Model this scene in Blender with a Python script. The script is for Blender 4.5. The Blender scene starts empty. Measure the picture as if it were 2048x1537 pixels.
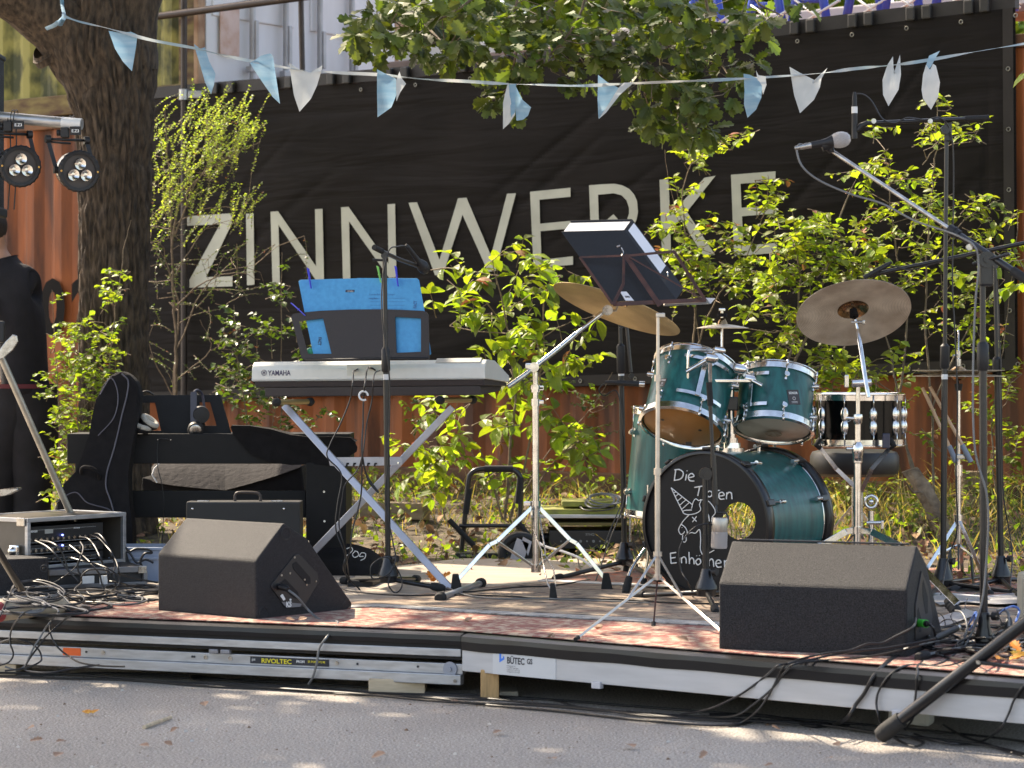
import bpy, bmesh, math, random
from mathutils import Vector, Matrix, Quaternion
R = math.radians
rnd = random.Random(7)
SC = bpy.context.scene
COL = SC.collection
# ------------------------------------------------ camera, sky, sun, exposure
F = 5000.0; CZ = 1.10; HV = 740.0; DS = 4450.0; SZ = 0.21
cam = bpy.data.cameras.new('camera'); camo = bpy.data.objects.new('camera', cam); COL.objects.link(camo)
camo.location = (0, 0, CZ); camo.rotation_euler = (R(90), 0, 0)
cam.sensor_width = 36; cam.lens = 36*F/2048; cam.shift_y = -(768.5-HV)/2048
cam.clip_end = 600; cam.dof.use_dof = True; cam.dof.focus_distance = 10.2; cam.dof.aperture_fstop = 6.3
SC.camera = camo
SUN = Vector((-.70, .66, 1.02)).normalized()
w = bpy.data.worlds.new('World'); SC.world = w; w.use_nodes = True
nt = w.node_tree; bg = nt.nodes['Background']; bg.inputs[1].default_value = .15
sky = nt.nodes.new('ShaderNodeTexSky'); sky.sky_type = 'NISHITA'; sky.sun_disc = False
sky.sun_elevation = math.asin(SUN.z); sky.sun_rotation = math.atan2(SUN.x, SUN.y); sky.air_density = 1.0; sky.dust_density = 2.5
nt.links.new(sky.outputs[0], bg.inputs[0])
sl = bpy.data.lights.new('sun', 'SUN'); sl.energy = 3.7; sl.angle = R(.53); sl.color = (1, .95, .85)
so = bpy.data.objects.new('sun', sl); COL.objects.link(so)
so.rotation_euler = SUN.to_track_quat('Z', 'Y').to_euler(); so.location = SUN*40
SC.view_settings.view_transform = 'Standard'; SC.view_settings.look = 'None'
SC.view_settings.exposure = 1.72; SC.view_settings.gamma = 1
SC.view_settings.use_white_balance = True; SC.view_settings.white_balance_temperature = 7650; SC.view_settings.white_balance_tint = 12
SC.cycles.max_bounces = 8; SC.cycles.transparent_max_bounces = 6

# ------------------------------------------------ pixel -> world helpers
def P(u, v, d): return Vector(((u-1024)/F*d, d, CZ+(HV-v)/F*d))
def S(u, v, up=0): return P(u, v, (CZ-SZ-up)*F/(v-HV))      # on the stage floor
def G(u, v, up=0): return P(u, v, (CZ-up)*F/(v-HV))         # on the asphalt
def ds(v): return DS/(v-HV)
def wd(u): return 14.945/(1+.755*(u-1024)/F)
WN = Vector((-.603, -.798, 0)); WD = Vector((.798, -.603, 0))
def W(u, v, off=0): # on the long container wall, off metres towards the camera
    t = (u-1024)/F; d = (14.945-off/.798)/(1+.755*t); return P(u, v, d)
SN = [0]
# ------------------------------------------------ materials
MATS = {}
def nodes(m): return m.node_tree.nodes, m.node_tree.links
def mat(name, col, rough=.5, metal=0, var=0, vscale=8, bump=0, bscale=60, col2=None, spec=.5, stretch=None, sheen=0, trans=0, coat=0, island=0, detail=4, rvar=0, thr=(.35,.65)):
    if name in MATS: return MATS[name]
    m = bpy.data.materials.new(name); m.use_nodes = True
    n, l = nodes(m); b = n['Principled BSDF']; MATS[name] = m
    b.inputs['Roughness'].default_value = rough; b.inputs['Metallic'].default_value = metal
    b.inputs['Specular IOR Level'].default_value = spec
    if coat: b.inputs['Coat Weight'].default_value = coat; b.inputs['Coat Roughness'].default_value = .08
    if sheen: b.inputs['Sheen Weight'].default_value = sheen
    tc = n.new('ShaderNodeTexCoord'); mp = n.new('ShaderNodeMapping'); l.new(tc.outputs['Object'], mp.inputs[0])
    if stretch: mp.inputs['Scale'].default_value = stretch
    if col2 is None: col2 = tuple(max(0, c*(1-var)) for c in col)
    tex = n.new('ShaderNodeTexNoise'); tex.inputs['Scale'].default_value = vscale; tex.inputs['Detail'].default_value = detail
    l.new(mp.outputs[0], tex.inputs[0])
    rp = n.new('ShaderNodeValToRGB'); rp.color_ramp.elements[0].position = thr[0]; rp.color_ramp.elements[1].position = thr[1]
    rp.color_ramp.elements[0].color = (*col2, 1); rp.color_ramp.elements[1].color = (*col, 1)
    l.new(tex.outputs[0], rp.inputs[0]); out = rp.outputs[0]
    if island:
        g = n.new('ShaderNodeNewGeometry'); hs = n.new('ShaderNodeHueSaturation'); 
        mr = n.new('ShaderNodeMapRange'); mr.inputs[3].default_value = 1-island; mr.inputs[4].default_value = 1+island
        l.new(g.outputs['Random Per Island'], mr.inputs[0]); l.new(mr.outputs[0], hs.inputs['Value']); l.new(out, hs.inputs['Color'])
        mh = n.new('ShaderNodeMapRange'); mh.inputs[3].default_value = .475; mh.inputs[4].default_value = .52
        mm = n.new('ShaderNodeMath'); mm.operation = 'FRACT'; m2 = n.new('ShaderNodeMath'); m2.operation = 'MULTIPLY'; m2.inputs[1].default_value = 7.3
        l.new(g.outputs['Random Per Island'], m2.inputs[0]); l.new(m2.outputs[0], mm.inputs[0]); l.new(mm.outputs[0], mh.inputs[0]); l.new(mh.outputs[0], hs.inputs['Hue'])
        out = hs.outputs[0]
    l.new(out, b.inputs['Base Color'])
    if rvar:
        r2 = n.new('ShaderNodeMapRange'); r2.inputs[3].default_value = max(.02, rough-rvar); r2.inputs[4].default_value = min(1, rough+rvar)
        l.new(tex.outputs[0], r2.inputs[0]); l.new(r2.outputs[0], b.inputs['Roughness'])
    if bump:
        t2 = n.new('ShaderNodeTexNoise'); t2.inputs['Scale'].default_value = bscale; t2.inputs['Detail'].default_value = 3
        l.new(mp.outputs[0], t2.inputs[0]); bp = n.new('ShaderNodeBump'); bp.inputs['Strength'].default_value = bump; bp.inputs['Distance'].default_value = .01
        l.new(t2.outputs[0], bp.inputs['Height']); l.new(bp.outputs[0], b.inputs['Normal'])
    if trans:
        tr = n.new('ShaderNodeBsdfTranslucent'); mx = n.new('ShaderNodeMixShader'); mx.inputs[0].default_value = trans
        tint = n.new('ShaderNodeMix'); tint.data_type = 'RGBA'; tint.blend_type = 'MULTIPLY'; tint.inputs[0].default_value = 1
        tint.inputs[7].default_value = (1.85, 1.88, .64, 1) if trans > .3 else (1.2, 1.2, 1.2, 1)
        l.new(out, tint.inputs[6]); l.new(tint.outputs[2], tr.inputs[0])
        l.new(b.outputs[0], mx.inputs[1]); l.new(tr.outputs[0], mx.inputs[2]); l.new(mx.outputs[0], n['Material Output'].inputs[0])
    return m
def emit(name, col, st):
    if name in MATS: return MATS[name]
    m = bpy.data.materials.new(name); m.use_nodes = True; n, l = nodes(m); b = n['Principled BSDF']
    b.inputs['Base Color'].default_value = (*col, 1); b.inputs['Emission Color'].default_value = (*col, 1); b.inputs['Emission Strength'].default_value = st
    MATS[name] = m; return m
M = {}
M['chrome'] = mat('chrome', (.78,.76,.73), .16, 1, var=.25, vscale=30, rvar=.08)
M['chromed'] = mat('chrome_worn', (.55,.52,.48), .28, 1, var=.4, vscale=40, rvar=.12)
M['blk'] = mat('black_metal', (.012,.011,.012), .3, 0, var=.3, vscale=40, spec=.55)
M['blkplastic'] = mat('black_plastic', (.012,.011,.012), .55, var=.3, vscale=60)
M['rubber'] = mat('rubber', (.015,.014,.014), .8, var=.3, vscale=60, bump=.2, bscale=200)
M['cable'] = mat('cable_black', (.014,.013,.014), .42, var=.2)
M['cablegrey'] = mat('cable_grey', (.16,.16,.16), .45, var=.2)
M['alu'] = mat('aluminium', (.50,.50,.51), .38, .7, var=.22, vscale=14, stretch=(1,1,6), rvar=.15, detail=8)
M['white'] = mat('white_paint', (.72,.71,.69), .5, var=.06, vscale=30)
M['textblk'] = mat('print_black', (.02,.02,.025), .6)
M['textwht'] = mat('print_white', (.75,.74,.72), .6)
M['fabblk'] = mat('black_fabric', (.012,.0105,.011), .95, var=.35, vscale=25, bump=.4, bscale=500, spec=.25)
M['fabgrey'] = mat('grey_fabric', (.026,.023,.024), .9, var=.25, vscale=12, bump=.6, bscale=40, spec=.2)
M['wood'] = mat('pine_wood', (.55,.33,.14), .6, var=.35, vscale=12, stretch=(6,6,1), bump=.1, bscale=40)
M['bark'] = mat('stem_bark', (.20,.15,.10), .85, var=.5, vscale=30, bump=.5, bscale=90)
M['twig'] = mat('twig_bark', (.24,.17,.11), .8, var=.5, vscale=40)

# ------------------------------------------------ object helpers
def tag(o, label=None, cat=None, group=None, kind=None):
    if label: o['label'] = label
    if cat: o['category'] = cat
    if group: o['group'] = group
    if kind: o['kind'] = kind
    return o
def thing(name, label, cat, loc, group=None):
    o = bpy.data.objects.new(name, None); o.empty_display_size = .1; COL.objects.link(o)
    o.location = loc; tag(o, label, cat, group); return o
def worldloc(o):
    v = Vector((0, 0, 0))
    while o is not None: v += Vector(o.location); o = o.parent
    return v
def frame(axis, hint=None):
    a = Vector(axis).normalized()
    h = Vector(hint) if hint is not None else (Vector((0,0,1)) if abs(a.z) < .9 else Vector((1,0,0)))
    x = h.cross(a)
    if x.length < 1e-6: x = Vector((1,0,0)).cross(a)
    x.normalize(); y = a.cross(x); return x, y, a
class MB:
    def __init__(s): s.b = bmesh.new(); s.mi = 0; s.layer = None
    def m(s, i): s.mi = i; return s
    def face(s, pts, smooth=False):
        vs = [s.b.verts.new(p) for p in pts]
        try: f = s.b.faces.new(vs); f.material_index = s.mi; f.smooth = smooth; return f
        except Exception: return None
    def quadgrid(s, rows, smooth=True, close=False):
        vr = [[s.b.verts.new(p) for p in r] for r in rows]
        n = len(rows[0])
        for i in range(len(rows)-1):
            for j in range(n if close else n-1):
                k = (j+1) % n
                try:
                    f = s.b.faces.new((vr[i][j], vr[i][k], vr[i+1][k], vr[i+1][j])); f.material_index = s.mi; f.smooth = smooth
                except Exception: pass
        return vr
    def cap(s, ring, rev=False):
        try:
            f = s.b.faces.new(list(reversed(ring)) if rev else ring); f.material_index = s.mi; f.smooth = False
        except Exception: pass
    def tube(s, pts, r, seg=8, caps=True, flat=None):
        pts = [Vector(p) for p in pts]
        rs = r if isinstance(r, (list, tuple)) else [r]*len(pts)
        rows = []; prev = None
        for i, p in enumerate(pts):
            if i == 0: t = pts[1]-pts[0]
            elif i == len(pts)-1: t = pts[-1]-pts[-2]
            else: t = (pts[i+1]-pts[i]).normalized()+(pts[i]-pts[i-1]).normalized()
            if t.length < 1e-9: t = Vector((0,0,1))
            t.normalize()
            if prev is None: x, y, _ = frame(t)
            else:
                x = prev-t*prev.dot(t)
                if x.length < 1e-6: x, y, _ = frame(t)
                x.normalize(); y = t.cross(x)
            prev = x
            rows.append([p+(x*math.cos(a)+y*math.sin(a)*(flat or 1))*rs[i] for a in [2*math.pi*k/seg for k in range(seg)]])
        vr = s.quadgrid(rows, True, True)
        if caps: s.cap(vr[0], True); s.cap(vr[-1])
        return s
    def cyl(s, p0, p1, r0, r1=None, seg=16): return s.tube([p0, p1], [r0, r1 if r1 is not None else r0], seg)
    def lathe(s, prof, o, axis=(0,0,1), seg=32, hint=None, cap0=False, cap1=False):
        x, y, a = frame(axis, hint); o = Vector(o)
        rows = [[o+a*h+(x*math.cos(t)+y*math.sin(t))*r for t in [2*math.pi*k/seg for k in range(seg)]] for r, h in prof]
        vr = s.quadgrid(rows, True, True)
        if cap0: s.cap(vr[0], True)
        if cap1: s.cap(vr[-1])
        return s
    def box(s, c, size, ax=None, bev=0):
        c = Vector(c); X, Y, Z = ax if ax else (Vector((1,0,0)), Vector((0,1,0)), Vector((0,0,1)))
        hx, hy, hz = [q/2 for q in size]
        vs = [s.b.verts.new(c+X*(i*hx)+Y*(j*hy)+Z*(k*hz)) for i in (-1,1) for j in (-1,1) for k in (-1,1)]
        fs = []
        for q in ((0,1,3,2),(4,6,7,5),(0,4,5,1),(2,3,7,6),(0,2,6,4),(1,5,7,3)):
            f = s.b.faces.new([vs[i] for i in q]); f.material_index = s.mi; fs.append(f)
        if bev:
            es = list({e for f in fs for e in f.edges})
            bmesh.ops.bevel(s.b, geom=es, offset=bev, segments=2, affect='EDGES', profile=.6)
        return s
    def prism(s, poly, ext, bev=0, seg=2):
        """poly: list of 3d points, ext: vector"""
        ext = Vector(ext); a = [s.b.verts.new(Vector(p)) for p in poly]; b = [s.b.verts.new(Vector(p)+ext) for p in poly]
        fs = []
        f = s.b.faces.new(list(reversed(a))); f.material_index = s.mi; fs.append(f)
        f = s.b.faces.new(b); f.material_index = s.mi; fs.append(f)
        n = len(poly)
        for i in range(n):
            f = s.b.faces.new((a[i], a[(i+1)%n], b[(i+1)%n], b[i])); f.material_index = s.mi; fs.append(f)
        if bev:
            es = list({e for f in fs for e in f.edges})
            bmesh.ops.bevel(s.b, geom=es, offset=bev, segments=seg, affect='EDGES', profile=.6)
        return s
    def bar(s, p0, p1, wdt, th, hint=None, bev=0):
        p0, p1 = Vector(p0), Vector(p1); x, y, a = frame(p1-p0, hint)
        return s.box((p0+p1)/2, (wdt, th, (p1-p0).length), (x, y, a), bev)
    def sphere(s, c, r, seg=16, rings=8, sc=(1,1,1), axis=(0,0,1)):
        x, y, a = frame(axis); c = Vector(c)
        rows = []
        for i in range(rings+1):
            t = math.pi*i/rings; rr = max(math.sin(t), .001)*r; h = -math.cos(t)*r
            rows.append([c+(x*math.cos(q)*sc[0]+y*math.sin(q)*sc[1])*rr+a*h*sc[2] for q in [2*math.pi*k/seg for k in range(seg)]])
        s.quadgrid(rows, True, True); return s
    def torus(s, c, axis, R0, r, seg=32, sseg=8, arc=(0, 360), hint=None):
        x, y, a = frame(axis, hint); c = Vector(c); full = arc[1]-arc[0] >= 360
        n = seg; pts = [c+(x*math.cos(t)+y*math.sin(t))*R0 for t in [R(arc[0]+(arc[1]-arc[0])*k/n) for k in range(n+1)]]
        return s.tube(pts, r, sseg, caps=not full)
    def build(s, name, mats, parent=None, sharp=38, recalc=True):
        if recalc: bmesh.ops.recalc_face_normals(s.b, faces=s.b.faces[:])
        ca = math.cos(R(sharp))
        for e in s.b.edges:
            if len(e.link_faces) == 2:
                if e.link_faces[0].normal.dot(e.link_faces[1].normal) < ca: e.smooth = False
        off = worldloc(parent) if parent else Vector((0,0,0))
        if parent is None:
            # origin at the base of the thing
            vs = [v.co for v in s.b.verts]
            off = Vector((sum(v.x for v in vs)/len(vs), sum(v.y for v in vs)/len(vs), min(v.z for v in vs)))
        for v in s.b.verts: v.co -= off
        me = bpy.data.meshes.new(name); s.b.to_mesh(me); s.b.free()
        if not isinstance(mats, (list, tuple)): mats = [mats]
        for q in mats: me.materials.append(M[q] if isinstance(q, str) else q)
        o = bpy.data.objects.new(name, me); COL.objects.link(o)
        if parent: o.parent = parent
        else: o.location = off
        return o
def cat_spline(pts, n=8):
    pts = [Vector(p) for p in pts]; q = [pts[0]*2-pts[1]]+pts+[pts[-1]*2-pts[-2]]; out = []
    for i in range(1, len(q)-2):
        a, b, c, d = q[i-1], q[i], q[i+1], q[i+2]
        for k in range(n):
            t = k/n; out.append(.5*((2*b)+(c-a)*t+(2*a-5*b+4*c-d)*t*t+(3*b-a-3*c+d)*t*t*t))
    out.append(pts[-1]); return out
def text_bm(mb, txt, org, xd, yd, size, thick=.0006, extr=.0005, align='LEFT', shear=0, spacing=1, bold=0, xs=1):
    c = bpy.data.curves.new('t', 'FONT'); c.body = txt; c.size = 1; c.extrude = 0; c.align_x = align; c.shear = shear; c.space_character = spacing; c.offset = bold; c.resolution_u = 3
    o = bpy.data.objects.new('t', c); COL.objects.link(o)
    dg = bpy.context.evaluated_depsgraph_get(); me = bpy.data.meshes.new_from_object(o.evaluated_get(dg))
    xd = Vector(xd).normalized(); yd = Vector(yd).normalized(); nn = xd.cross(yd)
    vs = [mb.b.verts.new(Vector(org)+xd*(v.co.x*size*xs)+yd*(v.co.y*size)+nn*thick) for v in me.vertices]
    for p in me.polygons:
        try: f = mb.b.faces.new([vs[i] for i in p.vertices]); f.material_index = mb.mi
        except Exception: pass
    bpy.data.objects.remove(o); bpy.data.curves.remove(c); bpy.data.meshes.remove(me)
    return mb
def poly_tri(mb, pts):
    """fill a non-convex polygon"""
    vs = [mb.b.verts.new(p) for p in pts]; es = [mb.b.edges.new((vs[i], vs[(i+1)%len(vs)])) for i in range(len(vs))]
    r = bmesh.ops.triangle_fill(mb.b, use_beauty=True, edges=es)
    for f in r['geom']:
        if isinstance(f, bmesh.types.BMFace): f.material_index = mb.mi
    return mb
from mathutils import noise as mnoise
def nz(x, y, z=0, s=1): return mnoise.noise(Vector((x*s, y*s, z*s)))
def walldist(x, y): return (14.945-.755*x-y)*.798
def soilz(x, y):
    w = walldist(x, y)
    if w < .5: h = .36
    elif w < 3.3: h = .36-(w-.5)*(.24/2.8)
    else: h = .12-(w-3.3)*.13
    return max(h, -.12)
def ground_at(x, y): return max(soilz(x, y), 0.0)
# ---- asphalt / soil
M['asph'] = mat('asphalt', (.56,.505,.45), .9, col2=(.22,.197,.175), vscale=125, bump=1, bscale=120, detail=4, thr=(.36,.64))
_m = M['asph']; _n, _l = nodes(_m)
_t = _n.new('ShaderNodeTexNoise'); _t.inputs['Scale'].default_value = 1.1; _t.inputs['Detail'].default_value = 6
_tc = [q for q in _n if q.type == 'TEX_COORD'][0]; _l.new(_tc.outputs['Object'], _t.inputs[0])
_mx = _n.new('ShaderNodeMix'); _mx.data_type = 'RGBA'; _mx.blend_type = 'MULTIPLY'; _mx.inputs[0].default_value = .55
_rp = _n.new('ShaderNodeValToRGB'); _rp.color_ramp.elements[0].position = .3; _rp.color_ramp.elements[0].color = (.62,.58,.55,1); _rp.color_ramp.elements[1].position = .7
_l.new(_t.outputs[0], _rp.inputs[0]); _b = _n['Principled BSDF']; _src = _b.inputs['Base Color'].links[0].from_socket
_l.new(_src, _mx.inputs[6]); _l.new(_rp.outputs[0], _mx.inputs[7]); _l.new(_mx.outputs[2], _b.inputs['Base Color'])
mb = MB(); mb.face([(-200,-60,0),(200,-60,0),(200,300,0),(-200,300,0)])
o = mb.build('asphalt_ground', 'asph'); tag(o, 'grey asphalt in front of the low stage', 'ground', kind='structure')
M['soil'] = mat('soil', (.115,.083,.052), .95, col2=(.036,.027,.019), vscale=14, bump=1, bscale=50, detail=8)
mb = MB(); rows = []
ys = [7+i*.14 for i in range(100)]+[21+i*3 for i in range(30)]
xs = [-30,-20,-14,-10,-8]+[-6+i*.14 for i in range(100)]+[8.5,11,15,20,30]
for y in ys:
    rows.append([(x, y, soilz(x,y)+.035*nz(x,y,3,2.2)+.02*nz(x,y,9,6)) for x in xs])
mb.quadgrid(rows); o = mb.build('soil_ground', 'soil'); tag(o, 'brown soil strip rising between the stage and the containers', 'ground', kind='structure')

# ---- containers
def along(s, off=0, z=0): return Vector((0,14.945,0))+WD*s+WN*off+Vector((0,0,z))
M['orange'] = mat('container_orange', (.34,.088,.017), .66, col2=(.085,.026,.010), vscale=3.6, stretch=(1.8,1.8,.30), bump=.2, bscale=60, detail=14, thr=(.36,.60))
M['yellow'] = mat('container_yellow_green', (.27,.245,.065), .75, col2=(.045,.05,.015), vscale=3.0, stretch=(1.8,1.8,1.1), bump=.2, bscale=60, detail=10, thr=(.42,.56))
M['yrust'] = mat('rail_rusty_yellow', (.20,.15,.05), .8, col2=(.07,.03,.015), vscale=5, stretch=(1,1,3), bump=.2, detail=8)
M['rust'] = mat('rusty_steel', (.20,.085,.035), .8, col2=(.07,.035,.022), vscale=6, bump=.2, detail=8)
M['contwhite'] = mat('container_white', (.70,.71,.74), .5, col2=(.58,.57,.57), vscale=3, stretch=(1,1,.3), detail=6)
M['contdark'] = mat('container_brown', (.10,.055,.04), .7, var=.3)
def container(label, s0, s1, z0, h, m, mr, pitch=.278, depth=.036, org=along, back=2.4):
    t = thing('shipping_container', label, 'container', org((s0+s1)/2, 0, z0))
    mb = MB(); pts = []; s = s0+.12; 
    while s < s1-.12:
        pts += [(s, -.0), (s+pitch*.25, 0), (s+pitch*.5, -depth), (s+pitch*.75, -depth)]; s += pitch
    pts.append((s, 0)); pts[-1] = (min(s, s1-.1), 0)
    a = [org(q, o_-.01, z0+.14) for q, o_ in pts]; b = [org(q, o_-.01, z0+h-.07) for q, o_ in pts]
    mb.quadgrid([a, b], smooth=False); mb.build('side_panel', m, t, recalc=False)
    ax = (WD, WN, Vector((0,0,1)))
    mb = MB(); mb.box(org((s0+s1)/2, -.03, z0+.07), (s1-s0-.3, .09, .14), ax, .008); mb.build('bottom_rail', mr, t)
    mb = MB(); mb.box(org((s0+s1)/2, -.03, z0+h-.035), (s1-s0-.3, .08, .07), ax, .008); mb.build('top_rail', mr, t)
    for s in (s0+.08, s1-.08):
        mb = MB(); mb.box(org(s, -.05, z0+h/2), (.15, .15, h-.24), ax, .01)
        mb.box(org(s, -.05, z0+.06), (.165, .17, .12), ax, .01); mb.box(org(s, -.05, z0+h-.06), (.165, .17, .12), ax, .01)
        mb.build('corner_post', mr, t)
    mb = MB(); mb.box(org((s0+s1)/2, -back/2-.08, z0+h-.05), (s1-s0-.04, back, .04), ax); mb.build('roof', m, t)
    mb = MB(); mb.box(org(s1-.03, -back/2-.1, z0+h/2), (.03, back, h-.2), ax); mb.box(org(s0+.03, -back/2-.1, z0+h/2), (.03, back, h-.2), ax)
    mb.box(org((s0+s1)/2, -back-.1, z0+h/2), (s1-s0-.1, .03, h-.2), ax); mb.build('back_panel', m, t)
    return t
c1 = container('long rusty orange shipping container carrying the black banner behind the stage', -8.0, 4.19, .36, 2.48, 'orange', 'rust')
mb = MB(); text_bm(mb, '0', W(82, 667, .008), WD, (0,0,1), .52, .002, bold=.04, xs=.92); text_bm(mb, '2', W(143, 667, .008), WD, (0,0,1), .52, .002, bold=.04, xs=.92)
mb.build('lettering', mat('lettering_black', (.008,.006,.005), .8, spec=.2, var=.3), c1)
c2 = container('mossy yellow green container with white end doors, stacked above the orange one', -8.6, -2.60, 2.86, 2.59, 'yellow', 'yrust', back=2.1)
# white door end of the upper container
E0 = along(-2.60, 0, 2.86)
def endp(u, v, off=.0):
    r = Vector(((u-1024)/F, 1, (HV-v)/F)); c = Vector((0,0,CZ)); n = WD
    return c+r*(((E0+n*off-c).dot(n))/r.dot(n))
DE = -WN; ez = (DE, -WD, Vector((0,0,1)))
def endbox(mb, u0, u1, z0, z1, off, th, bev=.006):
    a, b = endp(u0, 0, off), endp(u1, 0, off); mb.box(Vector(((a.x+b.x)/2, (a.y+b.y)/2, (z0+z1)/2))-WD*(th/2), ((b-a).to_2d().length, th, z1-z0), ez, bev)
for a_, b_ in ((412, 603), (608, 790)):
    mb = MB(); endbox(mb, a_, b_, 2.98, 5.35, .02, .05)
    for zz in (3.45, 4.35): endbox(mb, a_+14, b_-14, zz, zz+.7, .035, .02, .01)
    dr = mb.build('door', 'contwhite', c2)
    for uu in ((505, 572) if a_ < 500 else (640, 704)):
        rb = MB(); p = endp(uu, 0, .075); rb.cyl((p.x,p.y,2.93), (p.x,p.y,5.40), .021, seg=10)
        for zz in (2.97, 3.12, 4.2): rb.box((p.x,p.y,zz), (.08,.05,.04), ez, .006)
        p2 = endp(uu+8, 0, .10); rb.box((p2.x,p2.y,3.32), (.03,.02,.26), ez, .006)
        rb.build('lock_rod', mat('rod_grey', (.42,.42,.44), .5, .3, var=.2), dr)
mb = MB(); endbox(mb, 441, 479, 3.20, 3.52, .045, .008, .001); mb.build('data_plate', mat('plate_pinkish', (.62,.47,.42), .6, col2=(.5,.3,.22), vscale=9), c2)
for ua, ub in ((396,411),(791,808)): mb = MB(); endbox(mb, ua, ub, 2.87, 5.44, .025, .1, .01); mb.build('door_frame', mat('post_cream', (.46,.30,.19), .7, col2=(.20,.09,.045), vscale=5), c2)
mb = MB(); endbox(mb, 411, 791, 2.87, 2.965, .02, .1, .01); mb.build('door_sill', 'contwhite', c2)
# scaffold poles in front of the white container
def pole(label, p0, p1, r, m, clamp=None):
    t = thing('scaffold_pole', label, 'pole', p0 if p0.z < p1.z else p1)
    mb = MB(); mb.cyl(p0, p1, r, seg=14); mb.build('tube', m, t)
    if clamp is not None:
        mb = MB(); mb.cyl(clamp-Vector((0,0,.035)), clamp+Vector((0,0,.035)), r+.012, seg=12); mb.box(clamp+Vector((.075,-.01,0)), (.09,.04,.05), bev=.006); mb.build('clamp', 'alu', t)
M['polebrn'] = mat('pole_brown', (.055,.04,.035), .45, .3, var=.3)
pole('dark vertical pole clamped at the left edge of the banner', W(368,-80,.10), W(368,990,.10), .021, 'polebrn', W(368,190,.10))
pole('dark sloping pole crossing in front of the white container', W(250,42,.16), W(760,-26,.16), .024, 'polebrn')
pole('thin brown upright pole in front of the white container doors', W(601,-40,.02), W(605,150,.02), .018, 'polebrn')
# ---- banner
M['banner'] = mat('banner_cloth', (.0135,.0105,.0092), .85, col2=(.0095,.0075,.0066), vscale=3, spec=.22)
_n, _l = nodes(M['banner']); _b = _n['Principled BSDF']
_mp = [q for q in _n if q.type == 'MAPPING'][0]
_w = _n.new('ShaderNodeTexNoise'); _w.inputs['Scale'].default_value = 1.6; _w.inputs['Detail'].default_value = 3; _w.inputs['Distortion'].default_value = .6
_m2 = _n.new('ShaderNodeMapping'); _m2.inputs['Rotation'].default_value = (0, R(38), 0); _m2.inputs['Scale'].default_value = (.5, .5, 4.5)
_tc = [q for q in _n if q.type == 'TEX_COORD'][0]; _l.new(_tc.outputs['Object'], _m2.inputs[0]); _l.new(_m2.outputs[0], _w.inputs[0])
_bp = _n.new('ShaderNodeBump'); _bp.inputs['Strength'].default_value = .5; _bp.inputs['Distance'].default_value = .06; _l.new(_w.outputs[0], _bp.inputs['Height']); _l.new(_bp.outputs[0], _b.inputs['Normal'])
M['bannerlt'] = mat('banner_hem', (.026,.020,.017), .8, var=.2)
M['letters'] = mat('banner_letters', (.54,.54,.46), .85, col2=(.45,.45,.38), vscale=5, detail=6)
ban = thing('banner', 'large dark brown cloth banner with pale capital letters behind the band gear', 'banner', W(1150, 780, .05))
TL, TR, BL, BR = (285,203), (2031,12), (285,806), (2036,742)
def railv(u):
    pts = [(200,196),(300,188),(807,147),(1550,61),(2034,3),(2100,-5)]
    for i in range(len(pts)-1):
        if u <= pts[i+1][0] or i == len(pts)-2:
            f = (u-pts[i][0])/(pts[i+1][0]-pts[i][0]); return pts[i][1]+(pts[i+1][1]-pts[i][1])*f
def banpx(a, b):
    ut = TL[0]+(TR[0]-TL[0])*a; vt = railv(ut)+12; ub = BL[0]+(BR[0]-BL[0])*a; vb = BL[1]+(BR[1]-BL[1])*a
    return ut+(ub-ut)*b, vt+(vb-vt)*b
CREASE = [((1010,330),(560,330),16),((720,300),(300,650),10),((1230,250),(1010,440),8),((1360,300),(1060,520),8),((1750,230),(1480,520),9),((620,230),(360,520),8),((1900,60),(1700,330),8),((1980,120),(1960,700),8),((420,240),(900,210),10),((1350,560),(2000,620),10),((950,420),(1250,180),7),((2020,300),(1620,640),8)]
def crease(u, v):
    r_ = 0
    for (a, b, w_) in CREASE:
        dx, dy = b[0]-a[0], b[1]-a[1]; L_ = math.hypot(dx, dy); t_ = ((u-a[0])*dx+(v-a[1])*dy)/L_/L_
        if -.1 < t_ < 1.1:
            dd_ = abs((u-a[0])*dy-(v-a[1])*dx)/L_+6*mnoise.noise(Vector((u*.01, v*.01, w_))); r_ -= .008*math.exp(-(dd_/w_)**2)*max(0, math.sin(math.pi*min(max(t_,0),1)))
    return r_
mb = MB(); rows = []
for i in range(111):
    r_ = []
    for j in range(281):
        u, v = banpx(j/280, i/110); r_.append(W(u, v, .045+.0035*nz(u*.01, v*.012, 0)+.003*math.sin((u+v*1.1)*.02)+max(-.022, crease(u, v))))
    rows.append(r_)
mb.quadgrid(rows); mb.build('cloth', 'banner', ban, recalc=False)
mb = MB()
for (a0,b0,a1,b1) in ((0,.966,1,.998), (.985,0,.997,.966)):
    for k in range(30):
        q = []
        for (aa, bb) in ((0,0),(1,0),(1,1),(0,1)):
            if a1-a0 > .5: A = a0+(a1-a0)*(k+aa)/30; B = b0+(b1-b0)*bb
            else: A = a0+(a1-a0)*aa; B = b0+(b1-b0)*(k+bb)/30
            q.append(W(*banpx(A, B), .054))
        mb.face(q)
mb.build('hem', 'bannerlt', ban)
for (a, b) in [(k/16, .022) for k in range(1, 17)]+[(.991, k/6) for k in range(1, 6)]+[(k/16, .982) for k in range(0, 17)]:
    mb = MB(); mb.torus(W(*banpx(a, b), .057), WN, .010, .003, 14, 6); mb.build('eyelet', mat('eyelet_metal', (.30,.28,.24), .4, .7, var=.2), ban)
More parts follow.
